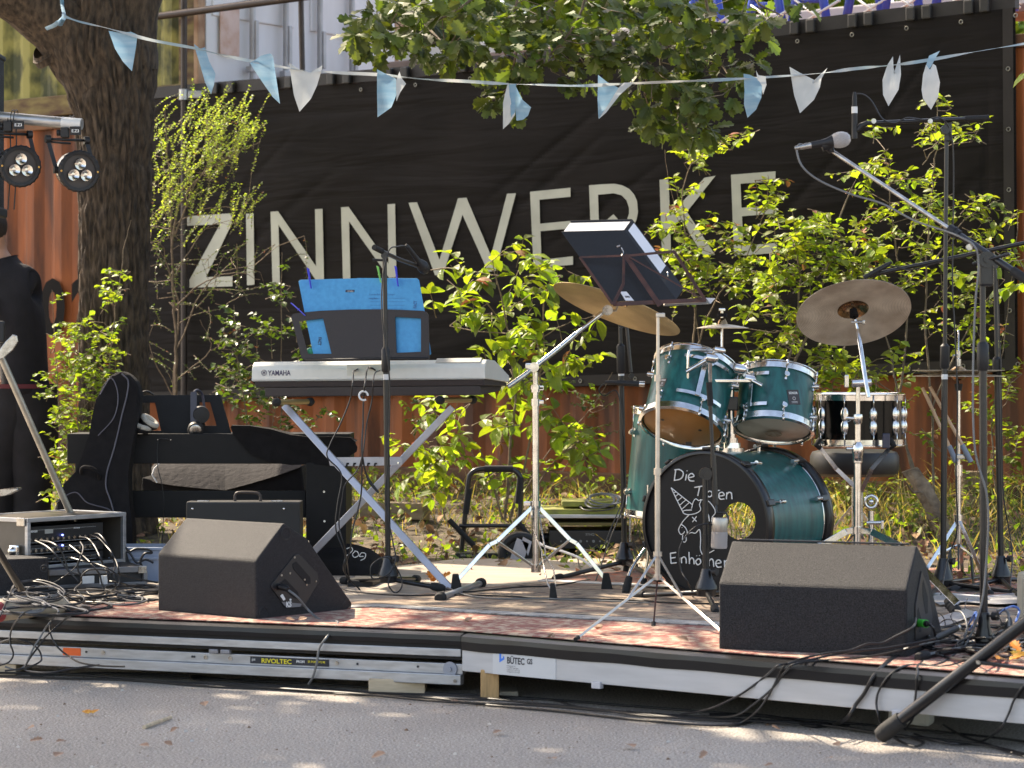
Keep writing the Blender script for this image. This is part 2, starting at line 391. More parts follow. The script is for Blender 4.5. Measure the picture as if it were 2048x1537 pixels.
LET = {
'Z': [[(372,433),(464,427),(464,447),(412,555),(465,553),(465,573),(379,576),(379,560),(440,449),(373,452)]],
'I': [[(492,428),(507,427),(509,570),(494,571)]],
'N': [[(541,424),(556,423),(632,533),(630,419),(645,418),(648,561),(633,563),(557,450),(560,568),(545,569)]],
'N2': [[(682,415),(697,414),(777,528),(775,409),(790,408),(793,555),(778,556),(698,443),(701,562),(686,563)]],
'W': [[(817,406),(834,405),(879,520),(916,397),(933,396),(982,512),(1014,388),(1032,387),(991,542),(976,544),(925,430),(886,550),(870,551)]],
'E': [[(1060,384),(1141,376),(1141,394),(1079,400),(1080,448),(1143,442),(1144,457),(1081,463),(1083,520),(1146,513),(1146,530),(1067,536)]],
'R': [[(1178,371),(1206,369),(1228,368),(1244,371),(1258,378),(1268,389),(1274,402),(1276,425),(1273,440),(1266,454),(1254,464),(1245,468),(1292,521),(1268,523),(1222,472),(1200,474),(1202,527),(1184,529)],
      [(1196,390),(1228,387),(1243,391),(1253,401),(1258,416),(1258,428),(1254,440),(1244,448),(1227,429),(1198,453)]],
'K': [[(1319,360),(1337,359),(1340,431),(1409,356),(1431,352),(1374,424),(1430,510),(1407,512),(1361,439),(1341,461),(1342,516),(1324,518)]],
'E2': [[(1462,350),(1551,343),(1551,363),(1481,368),(1483,416),(1552,411),(1553,427),(1484,433),(1487,492),(1554,486),(1555,506),(1468,513)]]}
for k, loops in LET.items():
    mb = MB(); es = []
    for lp in loops:
        vs = [mb.b.verts.new(W(u, v, .0535)) for u, v in lp]
        es += [mb.b.edges.new((vs[i], vs[(i+1)%len(vs)])) for i in range(len(vs))]
    bmesh.ops.triangle_fill(mb.b, use_beauty=True, use_dissolve=False, edges=es)
    mb.build('lettering', 'letters', ban)
# rail the banner hangs from, with clips
rl = thing('clip_rail', 'black rail with clips along the top edge of the banner', 'rail', W(1150, 118, 0))
mb = MB()
for ua, ub in ((300,807),(807,1550),(1550,2034)): mb.bar(W(ua,railv(ua),.02), W(ub,railv(ub),.02), .075, .05, WN)
mb.build('beam', mat('rail_black', (.02,.016,.015), .6, var=.4), rl)
for k in range(15):
    for q in (0, 32):
        u = 430+k*116+q
        if u > 2000: continue
        v = railv(u); mb = MB(); p = W(u, v, .065); mb.box(p, (.055,.03,.075), (WD, WN, Vector((0,0,1))), .008)
        mb.build('clip', mat('clip_grey', (.022,.019,.017), .5, var=.4), rl)
# pale pipe and planks on the container roof
M['palemetal'] = mat('pale_sheet', (.62,.60,.58), .5, var=.15, vscale=5)
bm_ = thing('roof_beam', 'pale metal beam lying along the container roof', 'beam', W(1400, 110, -.9))
mb = MB(); mb.bar(W(806,116,-.9), W(2120,-8,-.9), .10, .10, WN, .01); mb.build('upper_beam', 'palemetal', bm_)
mb = MB(); mb.bar(W(806,137,-.9), W(2120,18,-.9), .05, .35, WN, .01); mb.build('plank', mat('plank_brown', (.30,.22,.19), .7, var=.4, vscale=4), bm_)
# blue trestles on the roof
M['blue'] = mat('blue_paint', (.035,.085,.50), .4, var=.15)
def trestle(u, label, g='blue steel trestles on the container roof'):
    t = thing('steel_trestle', label, 'trestle', W(u+30, 60, -.5), g)
    b = lambda du, dv, o=-.5: W(u+du, railv(u)+3+dv, o)
    for (a, c) in ((0, 28), (78, 52)):
        for o in (-.5, -.95):
            mb = MB(); mb.tube([b(a, 8, o), b(c, -150, o)], .026, 8); mb.build('leg', 'blue', t)
    mb = MB(); mb.tube([b(30, -145, -.5), b(50, -145, -.5)], .022, 8); mb.tube([b(10, -60, -.5), b(70, -60, -.5)], .018, 8); mb.tube([b(20, -100, -.5), b(20, -100, -.95)], .018, 8); mb.build('crossbar', 'blue', t)
    mb = MB(); mb.tube([b(0, 2, -.48), b(100, -60, -.48)], .008, 6); mb.tube([b(90, 0, -.48), b(10, -60, -.48)], .008, 6); mb.build('brace', 'white', t)
for u, l in ((1372,'blue trestle half hidden by the oak leaves'),(1492,'blue trestle just right of the hanging oak leaves'),(1580,'blue trestle second right of the oak leaves'),(1690,'blue trestle above the horizontal microphone boom'),(1765,'blue trestle above the right end of the bunting'),(1868,'blue trestle second from the banner right edge'),(1950,'blue trestle nearest the banner right edge')):
    trestle(u, l)

# ---- stage decks
M['deck'] = mat('deck_dark', (.015,.012,.010), .8, var=.3)
M['skirt'] = mat('black_vinyl', (.008,.007,.008), .30, var=.3, vscale=8, bump=.1, bscale=6)
M['frameW'] = mat('frame_pale', (.50,.49,.49), .45, .15, var=.10, vscale=6, stretch=(1,1,8), rvar=.1)
def deck(name, label, px, cat='stage'):
    t = thing(name, label, cat, S(*px[0], 0)-Vector((0,0,.17))); return t
dl = thing('stage_platform', 'left stage platform edged with layered aluminium rails and an orange sticker', 'stage', S(460, 1262)-Vector((0,0,.17)))
dr = thing('stage_platform', 'right stage platform with a plain pale frame and a lettered sticker', 'stage', S(1400, 1320)-Vector((0,0,.15)))
def slab(px, t, z0=-.085, z1=-.001):
    mb = MB(); mb.prism([S(u,v)+Vector((0,0,z0)) for u,v in px], (0,0,z1-z0)); return mb.build('deck_board', 'deck', t)
slab([(-80,1230),(926,1270),(1000,1118),(922,1118),(681,1146),(-200,1166)], dl)
slab([(931,1270),(2160,1371),(2420,1180),(2048,1140),(1500,1125),(1004,1118)], dr)
La, Lb = S(-90,1229), S(926,1269); Ra, Rb = S(931,1270), S(2160,1372)
def rail(mb, a, b, z0, z1, out, th=.03, bev=.002):
    d = (b-a).normalized(); n = Vector((d.y, -d.x, 0)); n = n if n.y < 0 else -n
    c = (a+b)/2+n*(out-th/2)+Vector((0,0,(z0+z1)/2))
    mb.box(c, ((b-a).length, th, z1-z0), (d, n, Vector((0,0,1))), bev); return n, d
def skirt(a, b, h, t, out=.022):
    mb = MB(); d = (b-a).normalized(); n = Vector((d.y, -d.x, 0)); n = n if n.y < 0 else -n; N = 140; rows = []
    for i, (o_, z) in enumerate(((-.018,.0035),(0,.003),(out,-.004),(out+.002,-.02),(out,-h))):
        rows.append([a+(b-a)*(k/N)+n*(o_+.0015*nz(k*.12,i*.2,t_seed))+Vector((0,0,z+(.003*nz(k*.09,i*.3,t_seed+5) if i > 2 else 0))) for k in range(N+1)])
    mb.quadgrid(rows); mb.build('black_edging', 'skirt', t, recalc=False)
t_seed = 1; skirt(La, Lb, .034, dl); t_seed = 4; skirt(Ra, Rb, .05, dr)
for z0, z1, out, m_ in ((-.048,-.032,.005,'alu'),(-.074,-.0485,.022,'alu'),(-.086,-.0745,.008,'alu'),(-.135,-.100,.004,'alu'),(-.169,-.1355,.024,'alu')):
    mb = MB(); rail(mb, La, Lb, z0, z1, out, .035); mb.build('rail', m_, dl)
nL, dL = rail(MB(), La, Lb, -.1, 0, .02); nR, dR = rail(MB(), Ra, Rb, -.1, 0, .02)
def onL(u, z, out=.026):  # point on the left rail face at pixel column u
    # intersect the vertical plane through La-Lb with pixel column
    t = (u-1024)/F; # a + s*d : x = t*y
    s = (t*La.y-La.x)/(dL.x-t*dL.y); return La+dL*s+nL*out+Vector((0,0,z))
def onR(u, z, out=.02):
    t = (u-1024)/F; s = (t*Ra.y-Ra.x)/(dR.x-t*dR.y); return Ra+dR*s+nR*out+Vector((0,0,z))
ZV = Vector((0,0,1))
mb = MB(); mb.box(onL(145, -.117, .0045), (.072,.002,.027), (dL, nL, ZV)); mb.build('sticker', mat('sticker_orange', (.85,.13,.02), .5), dl)
mb = MB(); mb.box(onL(580, -.117, .0045), (.30,.002,.024), (dL, nL, ZV)); stk = mb.build('sticker', 'textblk', dl)
mb = MB(); text_bm(mb, 'RIVOLTEC', onL(524, -.1255, .0058), dL, ZV, .022, .0004, bold=.02, xs=1.15); text_bm(mb, 'SF-PORO/+S:98', onL(617, -.118, .0058), dL, ZV, .010, .0004, bold=.01); mb.build('lettering', mat('print_yellow', (.75,.62,.03), .6), dl)
mb = MB(); text_bm(mb, 'PROFI', onL(594, -.120, .0058), dL, ZV, .012, .0004, bold=.02); text_bm(mb, 'i=', onL(505, -.122, .0058), dL, ZV, .018, .0004); mb.build('lettering', 'textwht', dl)
for u in (174, 208, 386, 390, 413, 462, 675, 716, 837):
    mb = MB(); p = onL(u, -.115, .004); mb.cyl(p, p+nL*.003, .008 if u in (208,413,462,675) else .004, seg=12); mb.build('bolt', 'chromed' if u in (208,413,462,675) else 'textblk', dl)
for u in (432, 455): # hinge pivots
    mb = MB(); mb.box(onL(u, -.092, .012), (.036,.02,.016), (dL, nL, ZV), .004); mb.build('hinge', mat('hinge_grey', (.28,.27,.28), .5, .6, var=.3), dl)
mb = MB(); p = onL(902, -.118, .005); mb.cyl(p, p+nL*.006, .025, seg=24); mb.cyl(p+nL*.006, p+nL*.012, .008, seg=6); mb.build('end_wheel', mat('grey_cap', (.30,.31,.35), .5, .3), dl)
mb = MB(); q = onL(916,-.155,.026); mb.cyl(q, q+nL*.003, .006, seg=10); mb.build('bolt', 'chromed', dl)
mb = MB(); rail(mb, Ra, Rb, -.120, -.046, .018, .05); mb.build('frame', 'frameW', dr)
mb = MB(); mb.box(onR(1055, -.083, .0188), (.26,.0012,.073), (dR, nR, ZV)); mb.build('label', mat('label_pale', (.55,.55,.55), .4), dr)
mb = MB(); text_bm(mb, 'BÜTEC', onR(1021, -.080, .0198), dR, ZV, .030, .0004, bold=.03, xs=.8); text_bm(mb, 'GS', onR(1061, -.076, .0198), dR, ZV, .024, .0004, bold=.03, xs=.8)
for k, s_ in enumerate(('Industriestr. 8', 'D-73092 Heiningen', 'Telefon 0 71 61/ 4 23', 'Telefax 0 71 61/ 4 23')): text_bm(mb, s_, onR(1021, -.090-.0065*k, .0198), dR, ZV, .0062, .0004)
mb.build('lettering', 'textblk', dr)
mb = MB()
q = [onR(u, z, .0199) for u, z in ((1006,-.050),(1010,-.050),(1010,-.066),(1013,-.064),(1013,-.056),(1016,-.060),(1016,-.068),(1012,-.073),(1006,-.080))]; poly_tri(mb, q); mb.build('emblem', mat('print_blue', (.03,.18,.65), .5), dr)
for u in (1201, 1803):
    mb = MB(); mb.box(onR(u, -.124, .017), (.035,.02,.022), (dR, nR, ZV), .002); mb.build('tab', mat('tab_grey', (.5,.49,.52), .5, .2), dr)
# supports under the stage
def block(label, u0, u1, vb, vt, dd, depth, m, name='wood_block', cat='block'):
    a, b = P(u0, vb, dd), P(u1, vb, dd); h = (vb-vt)/F*dd
    mb = MB(); a.z = max(a.z, .002); mb.box((a+b)/2+Vector((0,depth/2,h/2)), ((b-a).length, depth, h), bev=.004)
    o = mb.build(name, m); tag(o, label, cat); return o
M['woodpale'] = mat('pale_timber', (.62,.48,.32), .75, var=.3, vscale=10, stretch=(1,6,6), bump=.2)
d_ = onL(790, 0).y
block('flat pale timber block under the left aluminium rail', 737, 850, 1392, 1361, d_, .25, 'woodpale')
block('upright orange pine post propping the gap between both platforms', 961, 998, 1398, 1340, onR(975,0).y, .06, 'wood')
block('flat stone slab on the asphalt beside the pine post', 1000, 1036, 1402, 1389, onR(1010,0).y+.15, .12, mat('stone', (.4,.36,.30), .9, var=.3, bump=.3), 'stone_slab', 'stone')
block('pale timber lump under the left end of the aluminium rail', -5, 32, 1352, 1330, onL(15,0).y, .2, 'woodpale')
ps = thing('power_strip', 'white plastic socket box lying under the right frame', 'socket', G(1828,1455))
mb = MB(); c = G(1828,1455)+Vector((0,.05,.03)); ax = (Vector((.93,-.3,-.2)).normalized(),)*1; X_ = Vector((.93,-.36,-.05)).normalized(); Y_ = Vector((.36,.93,0)).normalized(); mb.box(c, (.13,.09,.05), (X_, Y_, X_.cross(Y_)), .012); mb.build('housing', mat('cream_plastic', (.62,.60,.55), .4, var=.1), ps)
mb = MB(); mb.box(c+Vector((0,-.002,.026)), (.05,.05,.006), (X_, Y_, X_.cross(Y_)), .002); mb.build('socket_cover', mat('cream_plastic2', (.5,.48,.43), .4), ps)
# ---- carpets and plywood
def sheet(name, label, px, z, m, cat, t=None, sub=24):
    mb = MB(); mb.prism([S(u,v)+Vector((0,0,z)) for u,v in px], (0,0,.003)); o = mb.build(name, m, t)
    if t is None: tag(o, label, cat)
    return o
M['ply'] = mat('plywood_sheet', (.36,.31,.26), .75, col2=(.27,.22,.17), vscale=3, stretch=(1,6,1), bump=.1, detail=7)
M['carp1'] = mat('carpet_faded_red', (.48,.37,.28), .98, col2=(.30,.125,.10), vscale=26, stretch=(1,1.2,1), bump=.6, bscale=260, detail=12, thr=(.47,.54))
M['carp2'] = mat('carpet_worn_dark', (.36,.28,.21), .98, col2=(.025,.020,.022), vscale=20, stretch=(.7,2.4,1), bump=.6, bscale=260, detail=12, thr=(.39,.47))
M['carp3'] = mat('rug_oriental_red', (.34,.11,.065), .98, col2=(.24,.20,.17), vscale=22, stretch=(1,1.6,1), bump=.6, bscale=260, detail=12, thr=(.40,.60))
M['carpb'] = mat('carpet_border', (.42,.41,.40), .95, col2=(.16,.15,.14), vscale=30, stretch=(.6,3,1), bump=.4, bscale=260, detail=10, thr=(.38,.55))
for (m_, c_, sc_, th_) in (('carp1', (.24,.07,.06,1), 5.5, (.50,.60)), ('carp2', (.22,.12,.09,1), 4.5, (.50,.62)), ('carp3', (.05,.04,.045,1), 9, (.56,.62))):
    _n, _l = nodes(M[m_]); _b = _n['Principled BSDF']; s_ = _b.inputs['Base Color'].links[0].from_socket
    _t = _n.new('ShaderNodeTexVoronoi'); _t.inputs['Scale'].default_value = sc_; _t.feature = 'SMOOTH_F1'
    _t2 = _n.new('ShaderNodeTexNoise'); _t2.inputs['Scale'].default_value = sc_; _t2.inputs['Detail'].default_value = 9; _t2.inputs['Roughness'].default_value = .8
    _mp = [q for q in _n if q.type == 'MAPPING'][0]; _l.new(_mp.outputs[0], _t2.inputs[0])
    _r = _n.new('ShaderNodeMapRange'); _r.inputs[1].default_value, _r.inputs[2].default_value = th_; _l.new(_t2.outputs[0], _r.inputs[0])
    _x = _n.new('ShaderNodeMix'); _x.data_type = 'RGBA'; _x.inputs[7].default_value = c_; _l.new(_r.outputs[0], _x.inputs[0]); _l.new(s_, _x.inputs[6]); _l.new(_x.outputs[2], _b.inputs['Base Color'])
sheet('plywood_sheet', 'weathered plywood board on the rear left of the stage', [(560,1232),(1180,1242),(1330,1180),(1290,1119),(922,1119),(684,1147),(600,1160)], .001, 'ply', 'board')
sheet('plywood_sheet', 'pale plywood board under the cables at the left stage edge', [(-60,1226),(200,1234),(560,1222),(640,1165),(120,1165),(-120,1165)], .001, 'ply', 'board')
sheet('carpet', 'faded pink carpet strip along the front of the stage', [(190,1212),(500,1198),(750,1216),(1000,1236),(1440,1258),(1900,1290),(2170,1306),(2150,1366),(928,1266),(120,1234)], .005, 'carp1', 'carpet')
cm = thing('carpet', 'worn beige carpet with dark blotches across the middle of the stage', 'carpet', S(1100,1210)+Vector((0,0,.009)))
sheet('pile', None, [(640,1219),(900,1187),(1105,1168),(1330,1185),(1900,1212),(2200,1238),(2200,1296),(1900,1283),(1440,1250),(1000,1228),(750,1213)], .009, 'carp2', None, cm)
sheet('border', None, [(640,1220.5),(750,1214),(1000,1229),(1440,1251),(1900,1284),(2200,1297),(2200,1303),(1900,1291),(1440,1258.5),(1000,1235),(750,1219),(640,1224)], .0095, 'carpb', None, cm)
rg = thing('rug', 'red oriental rug under the drum kit', 'rug', S(1500,1160)+Vector((0,0,.013)))
sheet('pile', None, [(1085,1166),(1290,1144),(1500,1138),(2200,1142),(2200,1214),(1900,1194),(1330,1177)], .013, 'carp3', None, rg)
sheet('border', None, [(1085,1166.5),(1330,1177.5),(1900,1194.5),(2200,1214.5),(2200,1219),(1900,1198),(1330,1181),(1075,1169)], .0132, mat('rug_edge', (.62,.60,.58), .9, var=.3), None, rg)
CAM = Vector((0,0,CZ))
def on(u, v, org, n, off=0):
    r = Vector(((u-1024)/F, 1, (HV-v)/F)); n = Vector(n).normalized(); return CAM+r*(((Vector(org)+n*off-CAM).dot(n))/r.dot(n))
# ================= wedge monitors
M['wedge'] = mat('textured_black_coat', (.042,.039,.042), .56, col2=(.006,.0055,.006), vscale=330, bump=.5, bscale=480, spec=.26, rvar=.15, thr=(.38,.66))
M['wedgeblk'] = mat('plate_black', (.018,.016,.017), .45, var=.2)
def wedge(label, A, dirv, ln):
    e = Vector((-dirv.y, dirv.x, 0)); e = e if e.y > 0 else -e
    t = thing('stage_monitor', label, 'monitor speaker', A+dirv*(ln/2)+e*.2)
    prof = [(0,.004),(0,.216),(.140,.342),(.258,.280),(.4945,.030),(.4945,.018),(.452,0),(.04,0)]
    mb = MB(); mb.prism([A+e*a+ZV*z for a, z in prof], dirv*ln, .010, 3); mb.build('cabinet', 'wedge', t, sharp=30)
    g = MB(); n = (Vector(e)*.250+ZV*.2365).normalized(); up = ZV*.250-e*.2365
    c = A+e*.376+ZV*.155+dirv*(ln/2)+n*.004
    g.box(c, (ln-.06, .30, .006), (dirv, up.normalized(), n), .003); g.build('grille', mat('grille_steel', (.03,.03,.03), .5, .6, bump=1, bscale=500), t)
    return t, e
A = S(513,1243); C = S(315,1225); dv = (C-A).normalized()
wl, eL = wedge('black wedge monitor with its socket panel showing, left of the keyboard stand', A, dv, (C-A).length)
nS = -dv
def sp(u, v, off=.002): return on(u, v, A, nS, off)
def rrect(pts, off, mb, ext): mb.prism([sp(u,v,off) for u,v in pts], nS*ext, .0008, 1)
mb = MB(); rrect([(540,1171),(588,1110),(597,1109),(634,1147),(636,1164),(606,1214),(572,1217),(541,1176)], -.001, mb, .005); pl = mb.build('socket_plate', 'wedgeblk', wl)
M['void'] = mat('recess_dark', (.006,.005,.005), .8)
mb = MB(); rrect([(585,1128),(592,1123),(620,1155),(621,1168),(612,1168),(586,1138)], .0045, mb, .001); mb.build('handle_recess', 'void', pl)
mb = MB(); rrect([(562,1165),(570,1158),(596,1185),(598,1200),(588,1196),(562,1175)], .0045, mb, .001); mb.build('handle_recess', 'void', pl)
mb = MB(); rrect([(562,1204),(604,1208),(600,1214),(573,1216)], .0045, mb, .001); mb.build('logo_band', mat('band_grey', (.16,.16,.17), .4), pl)
mb = MB(); text_bm(mb, 'KS', sp(572,1214.5,.0062), e:=eL, ZV, .026, .0006, bold=.04, xs=.95); 
rrect([(578.5,1199),(581,1197.5),(583,1199),(582,1202),(579.5,1202)], .0055, mb, .001); rrect([(560,1192),(565,1188),(571,1199),(567,1202)], .0055, mb, .001); mb.build('lettering', 'textwht', pl)
for (u, v) in ((589,1115),(563,1151),(613,1170),(580,1147),(609,1160),(632,1163)):
    mb = MB(); p = sp(u,v,.004); mb.cyl(p, p+nS*.002, .004, seg=10); mb.build('screw', 'chromed', pl)
for (u, v, r_) in ((572,1067,.022),(527,1226,.020),(694,1211,.020)):
    mb = MB(); mb.torus(sp(u,v,.0005), nS, r_, .0016, 24, 6); mb.build('corner_dimple', 'wedgeblk', wl)
mb = MB(); p = sp(617,1084,.001); mb.cyl(p, p+nS*.002, .004, seg=8); p=sp(520,1218,.001); mb.build('screw', 'chromed', wl)
# plug and cable
def cable(name, label, pts, r=.0032, m='cable', group=None, cat='cable', n=8):
    mb = MB(); mb.tube(cat_spline(pts, n), r, 7); o = mb.build(name, m); tag(o, label, cat, group); return o
t = thing('speaker_cable', 'grey cable plugged into the left wedge and hanging over the stage edge', 'cable', S(670,1243))
mb = MB(); mb.tube([sp(562,1174,.0), sp(562,1174,.02), sp(574,1178,.045)+Vector((0,0,0)), sp(577,1180,.055)], [.011,.012,.011,.008], 12); mb.build('plug', 'blkplastic', t)
pe = onL(670, -.01, .03)
mb = MB(); mb.tube(cat_spline([sp(576,1180,.05), sp(595,1195,.09), S(618,1222,.03), S(640,1240,.006), S(658,1244,.006), S(676,1246,.008), onL(663,-.02,.03), onL(650,-.06,.045), onL(645,-.11,.045), onL(636,-.16,.04), onL(622,-.19,.02)], 8), .0042, 8); mb.build('lead', 'cablegrey', t)
A2 = S(1437,1303); B2 = S(1814,1320); d2 = (B2-A2).normalized()
wr, eR = wedge('large black wedge monitor with a lit sloping top, right front of the stage', A2, d2, (B2-A2).length)
mb = MB(); c = A2+eR*.146+ZV*.3445+d2*.3; mb.box(c, ((B2-A2).length-.05, .010, .006), (d2, eR, ZV), .002); mb.build('grille_edge', 'wedgeblk', wr)
nS2 = d2; sp2 = lambda a, z, off=.001: B2+eR*a+ZV*z+nS2*off
mb = MB(); mb.prism([sp2(a,z,.0) for a,z in ((.10,.05),(.10,.16),(.18,.26),(.27,.20),(.33,.10),(.30,.05))], nS2*.004, .001, 1); pl2 = mb.build('socket_plate', 'wedgeblk', wr)
mb = MB(); mb.prism([sp2(a,z,.0035) for a,z in ((.19,.22),(.20,.23),(.26,.17),(.26,.12),(.23,.12),(.19,.18))], nS2*.0012); mb.build('handle_recess', 'void', pl2)
mb = MB(); mb.prism([sp2(a,z,.0035) for a,z in ((.12,.14),(.13,.15),(.17,.11),(.17,.07),(.14,.07),(.12,.10))], nS2*.0012); mb.build('handle_recess', 'void', pl2)
t = thing('speaker_cable', 'black cable with a bright green collar plugged into the right wedge', 'cable', S(1850,1275))
a0 = P(1826,1246,7.85); a1 = P(1836,1246,7.80); a2 = P(1852,1248,7.74); a3 = P(1857,1248,7.72)
mb = MB(); mb.cyl(a1, a2, .0125, seg=16); mb.build('green_collar', mat('green_plastic', (.04,.62,.06), .4), t)
mb = MB(); mb.cyl(a0, a1, .0115, seg=14); mb.cyl(a2, a3, .0110, .007, 14); mb.build('plug', 'blkplastic', t)
mb = MB(); mb.tube(cat_spline([a3, P(1866,1256,7.7), P(1870,1270,7.75), S(1866,1292,.01), S(1840,1330,.006)], 8), .004, 8); mb.build('lead', 'cable', t)

# ================= microphones stand builder
def tripod_stand(label, base, top, cone, feet, clutch=None, r0=.0115, r1=.0085, cat='microphone stand', name='microphone_stand', cone_r=(.017,.042), low=None):
    """base: floor point; top: top point; cone: (z_top, z_bottom)"""
    base = Vector(base); top = Vector(top); ax = (top-base).normalized(); at = lambda z: base+ax*((z-base.z)/ax.z)
    t = thing(name, label, cat, base)
    zt, zb = cone; h = zt-zb; c = at(zb)
    mb = MB(); mb.lathe([(0,-.026),(cone_r[1]*.85,-.026),(cone_r[1]*.9,-.003),(cone_r[1],0),(cone_r[1]*.97,h*.12),(cone_r[1]*.62,h*.55),(cone_r[0]*1.15,h*.92),(cone_r[0],h),(0,h)], c, ax, 28); b = mb.build('base_cone', 'blk', t)
    mb = MB(); side = Vector((.8,-.6,0)); mb.cyl(at(zt-.01)+side*.012, at(zt-.01)+side*.035, .004, seg=8); mb.cyl(at(zt-.01)+side*.03, at(zt-.01)+side*.048, .014, seg=14); mb.build('knob', 'blkplastic', b)
    zc = clutch[0] if clutch else base.z+(top.z-base.z)*.55
    mb = MB(); mb.cyl(c, at(zc), r0, seg=14); mb.build('lower_tube', 'blk', t)
    if clutch:
        mb = MB(); mb.lathe([(0,0),(r0*1.1,0),(r0*1.55,.008),(r0*1.5,clutch[1]-clutch[0]-.01),(r1*1.2,clutch[1]-clutch[0]),(0,clutch[1]-clutch[0])], at(clutch[0]), ax, 16); mb.build('clutch', 'blkplastic', t)
    mb = MB(); mb.cyl(at(zc), top, r1, seg=12); mb.build('upper_tube', 'blk', t)
    for f in feet:
        f = Vector(f); f.z = SZ+.016 if abs(f.z-SZ) < .1 else f.z; d = (f-c).normalized()
        mb = MB(); mb.cyl(c-ZV*.012+d*.01, f, .0095, seg=10); lg = mb.build('leg', 'blk', t)
        mb = MB(); mb.lathe([(0,-.055),(.0135,-.055),(.0165,-.045),(.0165,-.008),(.011,.004),(0,.005)], f, d, 14); mb.build('rubber_foot', 'rubber', lg)
    return t, at
def tube_part(name, t, pts, r, m='blk', seg=12):
    mb = MB(); mb.tube(pts, r, seg); return mb.build(name, m, t)
def joint(t, p, r=.020, ax=(0,-1,0), name='swivel_joint', m='blk'):
    mb = MB(); a = Vector(ax).normalized(); mb.cyl(p-a*r*.8, p+a*r*.8, r, seg=18); mb.cyl(p+a*r*.8, p+a*r*1.0, r*.45, seg=12); return mb.build(name, m, t)
def mic(label, p0, p1, grille='ball', body_r=.0125, tail=None, gm='chrome', L=None, white=False):
    """p0 tail (connector) -> p1 head"""
    p0, p1 = Vector(p0), Vector(p1); d = (p1-p0); ln = d.length; d.normalize()
    t = thing('microphone', label, 'microphone', p0)
    if grille == 'ball':
        mb = MB(); mb.lathe([(0,0),(body_r*.8,0),(body_r*.82,.02),(body_r*.95,.05),(body_r*1.45,ln-.05),(body_r*1.5,ln-.045)], p0, d, 20); mb.build('body', 'blkplastic', t)
        mb = MB(); mb.lathe([(body_r*1.5,ln-.046),(body_r*1.75,ln-.040),(body_r*1.98,ln-.026),(body_r*2.0,ln-.022)], p0, d, 24); mb.lathe([(body_r*2.0,ln-.022),(body_r*1.9,ln-.008),(body_r*1.5,ln+.004),(body_r*.8,ln+.012),(0,ln+.013)], p0, d, 24)
        mb.build('grille', gm, t)
    else:
        mb = MB(); mb.lathe([(0,0),(body_r,0),(body_r,ln*.8)], p0, d, 18); mb.build('body', 'blkplastic', t)
        mb = MB(); mb.lathe([(body_r,ln*.8),(body_r*1.02,ln*.82),(body_r*1.02,ln),(0,ln)], p0, d, 18); mb.build('grille', gm, t)
    mb = MB(); mb.lathe([(0,-.055),(.0055,-.055),(.0095,-.035),(.0095,-.006),(.0105,0),(0,.001)], p0, d, 14); mb.build('connector', 'blkplastic' if not white else 'chromed', t)
    return t
M['micmesh'] = mat('mic_mesh', (.62,.58,.56), .45, .7, bump=1, bscale=900)
# --- stand 1 (in front of the keyboard)
b1 = S(777,1184); zf = lambda v, d: CZ+(HV-v)/F*d
d1 = b1.y
s1, at1 = tripod_stand('straight black microphone stand right in front of the keyboard', b1, P(769,505,d1), (zf(1112,d1), zf(1152,d1)), [S(888,1186), S(684,1170), S(836,1166)], (zf(745,d1), zf(695,d1)), .0115, .0092)
mb = MB(); mb.cyl(at1(zf(760,d1)), at1(zf(749,d1)), .0125, seg=14); mb.build('white_tape', 'white', s1)
joint(s1, P(769,512,d1), .014)
tube_part('boom', s1, [P(757,500,d1-.03), P(800,520,d1+.12), P(836,533,d1+.25)], [.0085]*3)
tube_part('boom_grip', s1, [P(748,495,d1-.06), P(764,503,d1-.01)], .0115, 'rubber'); tube_part('wing_knob', s1, [P(745,520,d1), P(768,521,d1)], .005); 
mic('black microphone clipped to the short boom above the blue folder', P(825,507,d1+.2), P(851,541,d1+.27), 'ball', .0125, gm='blkplastic')
cable('microphone_cable', 'black cable looping from the microphone above the folder down its stand', [P(822,503,d1+.2), P(812,493,d1+.15), P(795,494,d1+.08), P(778,502,d1-.02), P(765,560,d1-.025), P(765,640,d1-.03), P(779,760,d1-.03), P(777,900,d1-.03), P(771,1000,d1-.03), P(785,1080,d1-.04), P(791,1120,d1-.08), P(775,1150,d1-.09), P(745,1157,d1-.1), P(744,1130,d1-.1), P(775,1115,d1-.08), P(800,1150,d1-.05), P(803,1175,d1-.1), P(790,1186,d1-.1), P(777,1170,d1-.1), P(780,1150,d1-.08)], .003)
# --- stand 2 (behind the left cymbal)
b2 = S(1250,1150); d2_ = b2.y
s2, at2 = tripod_stand('black boom stand between the left cymbal stand and the floor tom', b2, P(1240,615,d2_), (zf(1085,d2_), zf(1118,d2_)), [S(1108,1166), S(1320,1172), S(1270,1140)], (zf(748,d2_), zf(688,d2_)), .0125, .0085)
joint(s2, P(1243,650,d2_-.02), .015); tube_part('boom', s2, [P(1251,625,d2_-.03), P(1262,745,d2_-.03)], .008); tube_part('boom_grip', s2, [P(1249,612,d2_-.03), P(1253,655,d2_-.03)], .011); joint(s2, P(1263,752,d2_-.03), .012)
mb = MB(); mb.cyl(at2(zf(752,d2_)), at2(zf(739,d2_)), .0132, seg=12); mb.build('white_tape', 'white', s2)
mic('small silver tipped microphone lying level below the left cymbal', P(1235,766,d2_-.06), P(1290,769,d2_-.08), 'pencil', .0125, gm='chrome')
cable('microphone_cable', 'thin cable looping back from the silver tipped microphone', [P(1225,764,d2_-.06), P(1208,768,d2_-.05), P(1198,780,d2_-.04), P(1208,792,d2_-.03), P(1236,788,d2_-.03), P(1250,900,d2_-.03), P(1248,1000,d2_-.03), P(1220,1080,d2_-.1), S(1190,1166,.01)], .0028)
